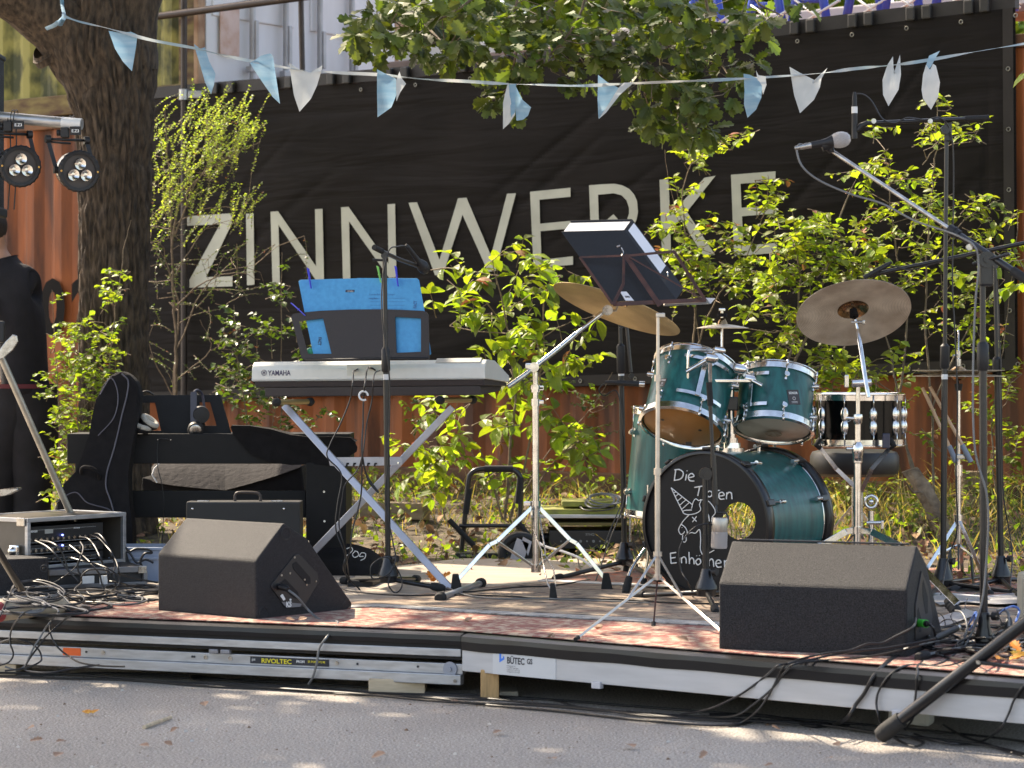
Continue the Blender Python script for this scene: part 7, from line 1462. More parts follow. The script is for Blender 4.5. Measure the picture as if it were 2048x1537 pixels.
mb = MB(); mb.box(P(765,1020,13.6), (.62,.06,.09), (WD, WN, ZV), .006); o = mb.build('timber_beam', mat('grey_timber', (.26,.20,.13), .85, var=.4, vscale=5, stretch=(1,1,6), bump=.4)); tag(o, 'weathered timber lying on the soil beneath the keyboard', 'timber')
# ---- background trees and blurred roof behind the containers
def far_tree(label, u, d, zc, rx, rz, n, seed):
    base = Vector(((u-1024)/F*d, d, .2)); t = thing('leafy_tree', label, 'tree', base); r2 = random.Random(seed)
    mb = MB(); mb.tube([base, base+Vector((.1,0,zc*.5)), base+Vector((-.1,0,zc+rz*.3))], [.28,.2,.1], 10, caps=False); mb.build('trunk', 'bark', t)
    mb = MB()
    for i in range(n):
        while True:
            v_ = Vector((r2.uniform(-1,1), r2.uniform(-1,1), r2.uniform(-1,1)))
            if v_.length <= 1 and mnoise.noise(v_*2.6+Vector((seed,0,0))) > -.22: break
        p = base+Vector((v_.x*rx, v_.y*rx*.7, zc+v_.z*rz)); 
        for k in range(3):
            q = p+Vector((r2.uniform(-1,1), r2.uniform(-1,1), r2.uniform(-1,1)))*.22; leaf(mb, q, Vector((r2.uniform(-1,1), r2.uniform(-1,1), r2.uniform(-1,.4))), Vector((r2.uniform(-.5,.5), r2.uniform(-.5,.5), 1)), r2.uniform(.16,.3), 'ov', .4)
    mb.build('crown', 'leaff', t, recalc=False, sharp=180)
far_tree('blurred green tree behind the white container doors', 900, 36, 5.6, 3.6, 3.8, 2300, 1)
far_tree('blurred yellow green tree behind the oak leaves in the middle', 1180, 40, 5.8, 4.0, 4.0, 2300, 2)
far_tree('blurred green tree behind the blue trestles', 1520, 38, 5.6, 3.8, 3.9, 2300, 3)
far_tree('blurred bright tree at the far right behind the trestles', 1840, 41, 5.8, 4.2, 4.0, 2300, 4)
far_tree('blurred tree behind the upper right corner of the banner', 2120, 36, 5.4, 3.4, 3.8, 1600, 5)
# ================= bunting
bdp_ = 10.9; fd = lambda u, v, o=0: P(u, v, bdp_+o)
M['tape'] = mat('crepe_tape', (.50,.51,.50), .8, col2=(.26,.36,.42), vscale=3.2, trans=.25, thr=(.42,.55), stretch=(1,1,1))
M['flagb'] = mat('flag_blue', (.17,.33,.46), .8, col2=(.30,.43,.52), vscale=9, stretch=(.5,1,3.5), trans=.3, detail=6)
M['flagw'] = mat('flag_white', (.60,.61,.60), .8, col2=(.50,.52,.52), vscale=12, trans=.28)
bt = thing('bunting_line', 'twisted pale blue and white tape strung from the oak to the right edge', 'bunting', fd(1080,170))
line = [(128,33),(160,44),(215,57),(300,80),(390,97),(450,112),(520,126),(600,140),(680,146),(760,150),(850,159),(930,163),(1010,168),(1080,170),(1160,172),(1250,168),(1340,164),(1440,160),(1530,155),(1640,147),(1700,139),(1740,135),(1800,129),(1860,120),(1950,104),(2060,86),(2150,70)]
c = cat_spline([fd(u,v) for u, v in line], 10); rows = [[], []]
for i, p in enumerate(c):
    a = math.sin(i*.11)*1.3+.4*math.sin(i*.37); h = .0062*abs(math.cos(a))+.0012
    rows[0].append(p+Vector((0,.008*math.sin(a),h))); rows[1].append(p-Vector((0,.008*math.sin(a),h)))
mb = MB(); mb.quadgrid(rows); mb.build('tape', 'tape', bt, recalc=False)
mb = MB()
for pts in (((120,52),(128,33),(125,14),(123,-6)),((128,33),(110,50),(92,58))): 
    c = cat_spline([P(u,v,12.9 if v < 30 or u < 100 else 11.2) for u, v in pts], 6); mb.tube(c, .010, 6, flat=.2)
mb.build('knot', 'flagb', bt)
def flag(label, pts, m, fold=None, m2=None, k=0):
    """cloth triangle: closed outline in photo pixels, bulged in depth; fold = second piece turned over"""
    o_ = []
    cu = sum(p[0] for p in pts)/len(pts); cv = sum(p[1] for p in pts)/len(pts)
    def z(u, v): return .014*math.sin((u-cu)*.07+k)+.010*math.sin((v-cv)*.05+k*2)
    mb = MB(); es = []; sm = []
    n = len(pts)
    for i in range(n):
        a, b = pts[i], pts[(i+1)%n]
        for q in range(4): sm.append((a[0]+(b[0]-a[0])*q/4, a[1]+(b[1]-a[1])*q/4))
    cvx = mb.b.verts.new(fd(cu, cv, z(cu, cv)-.006)); vs = [mb.b.verts.new(fd(u, v, z(u, v))) for u, v in sm]
    mid = [mb.b.verts.new(fd((u+cu)/2, (v+cv)/2, z((u+cu)/2, (v+cv)/2)-.008)) for u, v in sm]
    for i in range(len(sm)):
        j = (i+1)%len(sm)
        f = mb.b.faces.new((vs[i], vs[j], mid[j], mid[i])); f.smooth = True; f = mb.b.faces.new((mid[i], mid[j], cvx)); f.smooth = True
    o = mb.build('pennant', m, recalc=True, sharp=180); tag(o, label, 'pennant', 'pennants on the bunting line')
    if fold:
        mb = MB(); mb.face([fd(u, v, -.016) for u, v in fold]); mb.build('folded_corner', m2, o)
flag('blue pennant in front of the oak trunk', [(217,62),(240,66),(262,64),(275,70),(272,95),(264,143),(246,124),(230,98)], 'flagb', None, None, 1)
flag('narrow twisted blue pennant left of the data plate', [(388,88),(400,98),(410,95),(418,122),(431,148),(428,170),(422,189),(410,165),(400,130),(392,104)], 'flagb', None, None, 2)
flag('blue pennant leaning left in front of the white doors', [(500,127),(522,112),(540,107),(546,112),(550,140),(556,180),(560,208),(545,194),(520,158)], 'flagb', None, None, 3)
flag('translucent white pennant in front of the white doors', [(578,125),(600,140),(620,146),(645,131),(643,142),(634,172),(622,198),(599,224),(588,192),(583,160)], 'flagw', None, None, 4)
flag('blue pennant with a white folded corner on the dark banner', [(754,139),(775,150),(792,158),(793,190),(783,215),(755,235),(754,185)], 'flagb', [(792,162),(799,143),(803,156),(812,168),(800,186),(793,203)], 'flagw', 5)
flag('white and blue pennant half hidden by oak leaves', [(1006,206),(1016,165),(1030,205),(1030,230),(1018,248),(1006,259)], 'flagw', [(1018,170),(1032,168),(1030,225),(1022,236)], 'flagb', 6)
flag('blue pennant with a round hem below the oak leaves', [(1030,170),(1045,200),(1062,215),(1056,232),(1046,240),(1033,242),(1030,215)], 'flagb', None, None, 7)
flag('blue pennant with a long white fold in the middle of the banner', [(1196,150),(1215,165),(1237,176),(1225,205),(1208,226),(1197,238),(1195,200)], 'flagb', [(1237,176),(1248,166),(1268,165),(1240,190),(1212,226),(1197,239),(1215,212)], 'flagw', 8)
flag('blue rounded pennant right of the oak leaves', [(1487,148),(1500,150),(1515,158),(1524,172),(1523,195),(1512,220),(1495,236),(1488,210),(1489,180)], 'flagb', [(1512,141),(1517,151),(1531,153),(1533,170),(1526,190),(1522,172),(1515,160)], 'flagw', 9)
flag('big white pennant with a curled blue corner', [(1579,134),(1600,146),(1636,164),(1640,150),(1655,136),(1643,158),(1640,175),(1628,200),(1600,227),(1588,190)], 'flagw', None, None, 10)
flag('slim white leaf shaped pennant with two pointed ears', [(1765,160),(1775,130),(1786,113),(1787,135),(1790,146),(1798,144),(1797,125),(1800,110),(1802,150),(1797,180),(1777,213),(1766,190)], 'flagw', None, None, 11)
flag('white leaf shaped pennant with a blue ear at the right end', [(1846,150),(1852,130),(1860,140),(1866,128),(1872,132),(1880,165),(1876,195),(1862,220),(1846,198),(1843,180)], 'flagw', [(1852,132),(1858,112),(1880,102),(1870,118),(1862,134),(1853,144)], 'flagb', 12)
# ================= cables (each one its own thing)
def ez5(x, y): return (x/6.0235, 1000+y/6.0235)     # crop -> photo pixels
def mixd(u, v, d=None, h=.008):
    if d:
        if 8.85 < d < 9.6: d *= 1.09
        elif 9.7 < d < 9.8: d += .68
        return P(u, v, d)
    if u < 190 and 1155 < v < 1236: h = .012+.055*min(1, (190-u)/60)
    return S(u, v, h)
def cb(label, pts, r=.0036, m='cable', group='tangled cables on the left'):
    cable('cable', label, [mixd(*(ez5(p[0], p[1])+tuple(p[2:]))) for p in pts], r, m, group, 'cable', 6)
uu_ = 9.05
cb('cable looping in a wide flat coil on the left stage edge', [(0,1400),(130,1120),(200,1010),(330,975),(480,970),(640,1010),(760,1080),(780,1140),(700,1190),(560,1200),(420,1190),(330,1150),(330,1080),(420,1040),(560,1040)])
cb('second loop of the wide flat coil at the left', [(120,1150),(160,1040),(260,1000),(420,985),(600,1030),(740,1100),(770,1150),(700,1210),(520,1240),(380,1230),(230,1190),(140,1130),(160,1060)], .0032)
cb('cable running from the flat coil towards the front edge', [(150,1140),(260,1180),(400,1215),(560,1250),(700,1280),(860,1330),(1000,1290),(1080,1300),(980,1310),(860,1260),(780,1180),(700,1120)])
cb('pale cable dropping over the left stage edge', [(400,1190),(520,1220),(620,1290),(690,1320),(700,1360),(640,1430),(590,1490),(540,1560,8.72),(470,1680,8.70),(400,1790,8.70),(350,1900,8.70),(300,2000,8.72),(200,2050,8.7),(60,2010,8.7)], .0034, 'cablegrey')  # drawn in the grey cable colour
cb('black cable dropping over the left stage edge near the orange sticker', [(360,1380),(560,1380),(760,1385),(850,1390),(760,1460),(680,1530,8.74),(560,1640,8.70),(470,1760,8.70),(380,1880,8.70),(310,2000,8.7),(330,2060,8.7),(600,2080,8.6),(900,2030,8.6),(1200,1990,8.6)], .0034)
cb('cable arching left of the orange sticker', [(380,1330),(300,1360),(230,1420),(170,1500),(130,1600,8.74),(120,1720,8.7),(160,1860,8.7),(100,1960,8.7),(-60,2010,8.7)], .0032)
cb('cable hanging in a long bow from the stage edge to the asphalt', [(700,1370),(620,1450),(600,1530,8.74),(620,1650,8.7),(700,1780,8.7),(820,1880,8.7),(960,1960,8.6),(1200,2000,8.55),(1500,2010,8.5)], .0032)
cb('cable curving out from under the left platform', [(-60,1760,8.8),(60,1700,8.75),(200,1680,8.7),(350,1720,8.7),(460,1800,8.7),(500,1900,8.7),(470,1960,8.65),(300,2030,8.6),(60,2060,8.6)], .0034)
cb('upper plugged cable on the flight case arcing furthest right', [(1130,410,uu_+.35),(1200,420,uu_+.25),(1280,520,uu_+.2),(1330,640,uu_+.2),(1400,740,uu_+.15),(1430,860,uu_+.1),(1440,930,9.2)])
cb('plugged cable second from the right on the flight case', [(1080,430,uu_+.3),(1180,460,uu_+.2),(1280,560,uu_+.15),(1350,650,uu_+.1),(1380,780,uu_+.1),(1370,900,9.1),(1390,1010,9.1)])
cb('plugged cable hanging from the middle of the flight case', [(960,450,uu_+.25),(1060,470,uu_+.15),(1140,560,uu_+.1),(1200,680,uu_),(1250,790,uu_),(1290,880,9.0),(1310,1000,9.0)])
cb('cable with a white tag leaving the flight case', [(840,550,uu_+.1),(930,620,uu_+.05),(1050,720,uu_),(1140,820,9.0),(1200,900,9.0),(1225,1000,9.0),(1260,1080,9.0)], .0036)
cb('plugged cable near the left end of the flight case', [(480,490,uu_+.1),(600,510,uu_),(690,560,9.0),(760,660,9.0),(800,780,9.0),(830,860,9.0),(940,980,9.0)])
cb('cable crossing low in front of the flight case', [(420,490,uu_+.1),(560,560,uu_),(660,650,9.0),(740,740,9.0),(830,860,9.0),(960,900,9.0)])
cb('thick cable sweeping from the flight case in a big loop', [(860,700,uu_),(1000,740,9.0),(1150,770,9.0),(1300,830,8.95),(1410,900,8.95),(1440,980,8.95),(1400,1060,8.95),(1270,1120),(1120,1150),(900,1100),(980,1000,8.95),(980,930,8.95),(1060,850,8.95),(1200,840,8.95),(1300,860,8.95),(1330,920,8.95)], .0036)
cb('cable running right along the stage toward the left wedge', [(780,1140),(1000,1130),(1200,1180),(1400,1190),(1600,1180),(1760,1140),(1900,1130)])
cb('cable in a shallow loop just left of the wedge', [(1040,1100),(1150,1190),(1300,1200),(1500,1170),(1640,1130),(1660,1090),(1560,1070),(1400,1080),(1290,1120),(1280,1210),(1340,1240)], .0028)
cb('bundle cable lying under the others toward the wedge', [(920,1090),(1050,1200),(1250,1210),(1450,1215),(1650,1200),(1900,1200)])
cb('cable passing from the flight case to the left wedge', [(1440,890,9.1),(1560,930,9.1),(1700,960,9.1),(1900,1000,9.1)])
cb('cable hugging the floor behind the wedge', [(1300,980,9.1),(1450,1000,9.1),(1620,1050),(1750,1060),(1900,1050)])
cb('cable falling from the case edge in a tight bow', [(970,510,uu_+.1),(1005,580,uu_),(980,680,9.0),(940,760,9.0),(945,860,9.0),(990,900,9.0),(1010,850,9.0)])
cb('thin cable crossing diagonally over the low rack', [(600,1020),(700,970,9.0),(860,860,9.0),(960,740,9.0),(975,640,9.0)], .0022)
cb('cable leaving the coil on the bare floor to the front', [(790,1150),(880,1200),(990,1240),(1140,1260),(1330,1245),(1500,1250)])
cb('black cable hanging inside the blue crate', [(1500,560,9.78),(1560,620,9.78),(1640,590,9.78),(1780,600,9.78),(1830,640,9.78),(1740,650,9.78),(1690,740,9.78),(1700,800,9.78),(1560,760,9.78),(1520,650,9.78)], .005)
cb('second black cable hanging inside the blue crate', [(1520,780,9.78),(1510,650,9.78),(1560,640,9.78),(1650,760,9.78),(1750,720,9.78),(1850,760,9.78)], .005)
for k, (lab, cx, cy, rx_, ry_) in enumerate((('loose cable ring at the far left of the stage edge',30,1215,60,12),('loose cable ring around the end of the rolled mat',110,1200,55,14),('loose cable ring in front of the low rack corner',190,1190,60,12),('loose cable ring midway to the left wedge',240,1200,50,9),('loose cable ring touching the left wedge',285,1192,55,10),('flat cable ring under the small floor coil',150,1212,70,10),('loose cable ring at the foot of the grey box',70,1185,50,12))):
    cable('cable', lab, [S(cx+rx_*math.cos(q*.7+k)*(1+.1*math.sin(q+k)), cy+ry_*math.sin(q*.7+k)*(1+.2*math.sin(q*1.7+k)), (.010+.05*(cx < 150))+.003*(q % 3)) for q in range(15)], .0036, 'cable' if k % 3 else 'cablegrey', 'tangled cables on the left', 'cable', 5)
for k, (lab, cx, cy, rx_, ry_) in enumerate((('cable ring around the foot of the vocal stand',1968,1290,50,16),('cable ring left of the vocal stand foot',1900,1272,46,13),('cable ring right of the vocal stand foot',2025,1275,40,14),('cable ring in front of the vocal stand foot',1930,1308,60,10))):
    cable('cable', lab, [S(cx+rx_*math.cos(q*.7+k)*(1+.1*math.sin(q+k)), cy+ry_*math.sin(q*.7+k)*(1+.2*math.sin(q*1.7+k)), .012+.012*(q % 4)) for q in range(17)], .0038, 'cable', 'tangled cables on the right', 'cable', 5)
for k, (lab, cx, cy, rx_, ry_, g) in enumerate((('black cable ring between the low rack and the wedge',265,1178,60,8,0),('black cable ring just in front of the low rack',150,1188,80,9,0),('wide black cable ring reaching the platform edge at the left',90,1222,85,9,0),('small black cable ring below the grey box',55,1196,45,10,0),('black cable ring behind the slanted tripod leg',2000,1300,60,14,1),('black cable ring close to the right wedge corner',1885,1285,40,14,1),('wide black cable ring spanning the heap at the right',1960,1270,90,18,1))):
    cable('cable', lab, [S(cx+rx_*math.cos(q*.68+k*2)*(1+.12*math.sin(q*1.3+k)), cy+ry_*math.sin(q*.68+k*2)*(1+.2*math.sin(q*1.7+k)), (.014+.045*(cx < 120))+.004*((q+k) % 4)) for q in range(20)], .0038, 'cable', 'tangled cables on the right' if g else 'tangled cables on the left', 'cable', 5)
# long run of cables on the asphalt under the platforms
G_ = 'long cables lying on the asphalt under the stage'
for k, (lab, pts) in enumerate((
  ('foremost long cable on the asphalt below the left rail', [(-40,1352),(120,1356),(260,1362),(420,1372),(560,1380),(700,1388),(860,1398),(980,1410),(1120,1424),(1250,1438),(1380,1448),(1470,1452),(1520,1440)]),
  ('long cable weaving beside the flat timber block', [(-40,1345),(150,1350),(330,1362),(480,1370),(620,1377),(760,1387),(900,1391),(1040,1404),(1170,1417),(1300,1432),(1460,1440),(1600,1448)]),
  ('long cable touching the foot of the pine post', [(60,1353),(200,1347),(380,1352),(500,1366),(640,1376),(800,1391),(940,1398),(1090,1400),(1170,1416),(1330,1430),(1480,1438),(1700,1452)]),
  ('long cable rising to the asphalt under the right platform', [(380,1352),(400,1366),(560,1376),(720,1390),(880,1402),(1060,1412),(1200,1420),(1400,1440),(1600,1446),(1800,1470),(1960,1490),(2100,1520)]),
  ('long thin cable furthest under the platforms', [(200,1345),(400,1358),(650,1370),(850,1384),(1050,1396),(1250,1412),(1500,1430),(1750,1450),(1980,1475),(2100,1490)]))):
    cable('cable', lab, [G(u, v+1.5*math.sin(u*.02+k), .006+.004*(k%2)) for u, v in pts], .0042-.0004*(k%3), 'cable', G_, 'cable', 6)
# cables on the right: over the edge and through the tangle
G2 = 'tangled cables on the right'
def on4(x, y): return (1448+x/3.413, 1137+y/3.413)
def rt(label, pts, r=.0036, m='cable'):
    out = []
    for p in pts:
        u, v = on4(p[0], p[1]); k = p[2] if len(p) > 2 else 's'
        if k == 's': out.append(S(u, v, .008))
        elif k == 'e': q = onR(u, 0, .04); out.append(P(u, v, q.y))
        elif k == 'g': out.append(G(u, v, .008))
        elif k == 'w': out.append(P(u, v, 7.62))
        else: out.append(P(u, v, k))
    cable('cable', label, out, r, m, G2, 'cable', 6)
rt('cable from the green plug across the front of the right wedge', [(1310,340,7.74),(1290,400,7.6),(1180,460,'w'),(1080,510,'w'),(980,515,'w'),(860,560,'w'),(700,580,'w'),(560,610,'w'),(430,650),(360,670),(280,740,'e'),(160,830,'e'),(60,890,'e'),(-100,960,'e'),(-300,1000,'g')])
rt('middle cable running along the foot of the right wedge', [(1440,480,7.6),(1300,510,'w'),(1100,545,'w'),(900,565,'w'),(700,600,'w'),(560,630),(440,650),(390,700,'e'),(340,800,'e'),(290,890,'e'),(220,980,'e'),(100,1060,'g'),(-60,1072,'g'),(-300,1060,'g')])
rt('lowest cable running along the foot of the right wedge', [(1600,470),(1400,510,'w'),(1200,560,'w'),(1000,600,'w'),(800,620,'w'),(600,635),(470,660),(400,730,'e'),(330,820,'e'),(200,930,'e'),(60,1010,'e'),(-200,1010,'g')])
rt('thick cable bending over the edge of the right platform', [(1700,450),(1500,510),(1350,545),(1260,590),(1160,610),(1090,660),(1020,740,'e'),(960,850,'e'),(900,930,'e'),(850,1010,'e'),(760,1065,'g'),(600,1075,'g'),(420,1030,'g'),(200,1000,'g'),(-100,1000,'g')], .0062)
rt('cable curling from the edge down behind the big tripod leg', [(1700,330),(1660,450),(1600,560),(1500,640),(1400,665),(1280,660),(1200,680),(1120,740,'e'),(1060,830,'e'),(1040,920,'e'),(1060,1030,'e'),(1110,1110,'g'),(1200,1180,'g'),(1300,1215,'g'),(1360,1190,'g'),(1260,1150,'g')])
rt('cable dropping straight over the edge beside the grey tab', [(1840,330),(1830,420),(1760,530),(1640,630),(1500,670),(1400,665),(1330,655),(1318,720,'e'),(1312,830,'e'),(1300,930,'e'),(1290,1020,'e'),(1240,1100,'g')])
rt('cable looping down at the far right below the platform', [(2120,760),(2040,810,'e'),(1980,900,'e'),(1940,1000,'e'),(1880,1100,'e'),(1760,1180,'g'),(1600,1200,'g'),(1420,1170,'g'),(1300,1130,'g')])
rt('cable lying at the bottom right corner of the asphalt', [(1500,1070,'g'),(1640,1150,'g'),(1800,1200,'g'),(1900,1240,'g'),(2100,1300,'g')])
rt('blue cable arching over the tangle', [(1860,340),(1900,290,7.9),(1960,262,7.9),(2000,268,7.9),(2015,300,7.9),(1990,370,7.85)], .0036, mat('cable_blue', (.05,.13,.40), .4))  # drawn in the blue cable colour
rt('second blue cable beside the vocal stand base', [(1600,470),(1660,400),(1700,330,7.95),(1722,300,7.95),(1715,360,7.9),(1670,430),(1580,500)], .0036, MATS['cable_blue'])
rt('grey cable looping beside the vocal stand base', [(1580,290,8.05),(1620,300,8.0),(1650,350,7.95),(1655,430,7.9),(1600,560),(1500,640)], .0036, 'cablegrey')
rt('grey cable ending in a big round plug', [(1860,290,7.9),(1900,280,7.9),(1935,300,7.9),(1945,345,7.88),(1945,400,7.86)], .0046, 'cablegrey')
for k, pts in enumerate(([(1420,330,8.1),(1460,305,8.1),(1500,340,8.05),(1505,400),(1450,440)],[(1440,400),(1520,350,8.0),(1600,380),(1560,450),(1460,430)],[(1560,300,8.1),(1550,340,8.05),(1600,400),(1680,420),(1760,380)],[(1820,320,7.95),(1880,340,7.9),(1890,400),(1840,460),(1760,500)],[(1500,470),(1620,430),(1740,440),(1860,400),(1960,440)],[(1440,520),(1560,480),(1700,490),(1840,520),(1980,500)],[(1640,280,8.1),(1650,240,8.15),(1664,204,8.2)],[(1700,560),(1600,500),(1640,430),(1760,400),(1850,430),(1820,500)])):
    rt(['thin wire loop beside the green plug','thin wire circling under the green plug','thin wire behind the striped rubber foot','thin wire curling right of the vocal stand','cable crossing the heap from left to right','lower cable crossing the heap','thin wire end standing up in the heap','small loop in the middle of the heap'][k], pts, [.0016,.0018,.0016,.0018,.0042,.0042,.0014,.0036][k])
# connectors in the heap and gaffer tape strips
def plug(label, a, b, r=.0105, ring=True):
    t = thing('cable_plug', label, 'plug', a); mb = MB(); mb.lathe([(0,0),(r*.6,0),(r*.85,.02),(r,.035),(r,(b-a).length)], a, b-a, 16, cap1=True); mb.build('body', 'blkplastic', t)
    if ring: mb = MB(); d = (b-a).normalized(); mb.cyl(b-d*.022, b-d*.004, r*1.06, seg=16); mb.build('metal_ring', 'chromed', t)
plug('metal ringed cable plug lying right of the right wedge', P(*on4(1440,480),7.75), P(*on4(1600,405),7.95)); plug('big grey ribbed plug at the right end of the heap', P(*on4(1945,340),7.9), P(*on4(1940,500),7.85), .015, False)
for (lab, px, z, m_) in (('crumpled silver tape across the rug at the right', [(1850,1206),(1900,1200),(1960,1207),(2040,1196),(2075,1200),(2075,1216),(1990,1222),(1930,1216),(1880,1222)], .020, 'tapesil'),('strip of silver tape beside the cable heap', [(1845,1258),(1930,1230),(1960,1240),(1900,1262),(1860,1272)], .020, 'tapesil')):
    mb = MB(); M['tapesil'] = mat('silver_tape', (.55,.54,.56), .35, .5, var=.3, vscale=18, bump=1, bscale=22)
    rows = []; cu = sum(p[0] for p in px)/len(px); cv = sum(p[1] for p in px)/len(px)
    for f in (1, .8, .6, .4, .2, .01): rows.append([S(cu+(u-cu)*f, cv+(v-cv)*f)+Vector((0,0,z+.008*nz(u*.3*f, v*.3, f*5)+.003)) for k, (u, v) in enumerate(px)])
    mb.quadgrid(rows, True, True); o = mb.build('gaffer_tape', 'tapesil'); tag(o, lab, 'tape')
cable('cable', 'long black cable lying across the carpet behind the music stand', [S(u,v,.016) for u, v in ((640,1160),(700,1182),(800,1191),(900,1190),(1000,1192),(1100,1197),(1250,1200),(1350,1206),(1440,1208),(1560,1212))], .0034, 'cable', 'long cables across the stage')
cable('cable', 'black cable running from the keyboard stand foot to the cymbal stand foot', [S(u,v,.016) for u, v in ((890,1178),(930,1184),(980,1180),(1040,1174),(1100,1172),(1180,1160))], .0032, 'cable', 'long cables across the stage')
cable('cable', 'black cable joining the base of the keyboard microphone stand to the middle', [S(u,v,.017) for u, v in ((870,1166),(900,1178),(930,1190),(1000,1198),(1100,1198),(1300,1206))], .0032, 'cablegrey', 'long cables across the stage')
cable('cable', 'thin cable bow between the floor tom and the amplifier rack', [P(1246,1000,11.3), P(1225,1050,11.2), P(1200,1100,11.1), P(1160,1100,11.2), P(1158,1130,11.2), S(1175,1160,.015)], .0028)
# ================= fallen leaves on asphalt and stage
M['leafy'] = mat('yellow_leaf', (.75,.42,.03), .6, col2=(.60,.22,.03), vscale=20, trans=.2); M['leafor'] = mat('orange_leaf', (.80,.30,.02), .6, col2=(.70,.20,.02), vscale=20, trans=.2)
M['leafdry'] = mat('dry_brown_leaf', (.42,.27,.18), .8, col2=(.24,.13,.08), vscale=25)
def fleaf(label, p, L, m, kind='oak', n=1, tilt=.3, group=None, cat='leaf'):
    mb = MB()
    for k in range(n): leaf(mb, p+Vector((.012*k,.0,.004)), Vector((rv.uniform(-1,1), rv.uniform(-1,1), tilt*rv.uniform(.3,1))), Vector((rv.uniform(-.4,.4),-.4,1)), L, kind, .4, .25, .15)
    o = mb.build('fallen_leaf', m, recalc=False); tag(o, label, cat, group)
fleaf('orange oak leaf on the plywood by the keyboard stand foot', S(862,1166,.03), .07, 'leafor', n=3, tilt=1.6)
fleaf('yellow orange leaf on the asphalt at the lower left', G(170,1430,.006), .035, 'leafy', 'ov', 3); fleaf('yellow maple like leaf on the carpet by the big tripod leg', S(2010,1322,.012), .055, 'leafy', n=4, tilt=.5); fleaf('orange leaf tip standing up at the right edge of the carpet', S(2040,1305,.02), .05, 'leafor', n=2, tilt=.9)
mb = MB(); mb.tube([G(288,1455,.006), G(315,1444,.008), G(342,1435,.006)], [.0065,.006,.005], 8); o = mb.build('stick', 'woodpale'); tag(o, 'pale broken stick on the asphalt at the lower left', 'stick')
for (u, v, lab) in ((52,1463,'dry leaf nearest the lower left edge, the upper of two'),(60,1485,'dry leaf nearest the lower left edge, the lower of two'),(112,1487,'dark dry leaf just below the yellow orange leaf'),(340,1467,'dry leaf just below the pale stick end'),(278,1493,'pale curled dry leaf left of its reddish neighbour below the stick'),(110,1517,'dry leaf at the bottom left of the asphalt'),(345,1494,'reddish dry leaf right of its pale curled neighbour below the stick'),(410,1415,'dry leaf on the asphalt under the rail sticker with yellow letters'),(1268,1498,'large curled dry leaf at the bottom centre right'),(1097,1520,'dry leaf at the bottom below the lettered frame sticker'),(1400,1520,'dry leaf at the bottom edge below the right wedge corner'),(1560,1462,'pale dry leaf close to the cables under the right wedge'),(1679,1495,'pale dry leaf left of the big tripod rubber foot'),(1655,1518,'dark dry leaf near the bottom below the tripod foot'),(742,1519,'brown twig like leaf at the bottom below the flat timber block'),(988,1470,'tiny brown leaf below the pine post'),(900,1407,'tiny brown leaf touching the cables beside the pine post'),(1530,1535,'dry leaf cut by the bottom edge of the picture')):
    fleaf(lab, G(u, v, .005), rv.uniform(.025,.05), 'leafdry', 'oak' if rv.random() < .5 else 'ov', 1, .3, 'dry leaves scattered on the asphalt')
for (u, v, lab) in ((590,1243,'pale curled leaf in front of the left wedge'),(928,1247,'pale leaf on the pink carpet near the platform joint'),(1195,1262,'brown leaf on the carpet behind the left foot of the music stand'),(1100,1278,'thin leaf at the carpet edge above the lettered sticker'),(1370,1285,'brown stick like leaf beside the right wedge')):
    fleaf(lab, S(u, v, .018), .035, 'leafdry', 'ov', 2, .5)
mb = MB(); leaf(mb, S(1560,1300)+Vector((-.0,-.0,0)), Vector((1,.2,.1)), ZV, .02, 'ov'); q = A2+d2*.19+eR*.005+ZV*.220; mb.b.clear(); leaf(mb, q, Vector((1,.2,.1)), ZV, .022, 'ov', .3); o = mb.build('fallen_leaf', 'leafdry', recalc=False); tag(o, 'tiny dry leaf on the upper front edge of the right wedge', 'leaf')
# ================= person at the left edge
pe_t = thing('person', 'person in a black T-shirt and dark trousers turned away at the left edge', 'person', P(10,1060,13.8))
pd_ = 13.8; X0 = lambda u, v, o=0: P(u, v, pd_+o)
def skin(name, chain, edges, m, par, lv=2):
    me = bpy.data.meshes.new(name); me.from_pydata([tuple(c[0]-worldloc(par)) for c in chain], edges, []); o = bpy.data.objects.new(name, me); COL.objects.link(o)
    md = o.modifiers.new('s', 'SKIN'); md.use_smooth_shade = True
    for i, c in enumerate(chain): o.data.skin_vertices[0].data[i].radius = c[1] if isinstance(c[1], tuple) else (c[1], c[1])
    o.data.skin_vertices[0].data[0].use_root = True
    sb = o.modifiers.new('d', 'SUBSURF'); sb.levels = lv; sb.render_levels = lv
    dg = bpy.context.evaluated_depsgraph_get(); m2 = bpy.data.meshes.new_from_object(o.evaluated_get(dg)); bpy.data.objects.remove(o)
    n = bpy.data.objects.new(name, m2); COL.objects.link(n); m2.materials.clear(); m2.materials.append(M[m] if isinstance(m, str) else m); n.parent = par
    for p in m2.polygons: p.use_smooth = True
    return n
M['skin'] = mat('skin', (.45,.25,.17), .55, var=.1); M['shirt'] = mat('black_cotton', (.013,.012,.016), .95, var=.3, vscale=12, bump=.5, bscale=14); M['jeans'] = mat('dark_trousers', (.016,.014,.017), .9, var=.4, vscale=10, bump=.5, bscale=12); M['hair'] = mat('dark_hair', (.035,.022,.015), .7, var=.4, vscale=80, bump=.6, bscale=150)
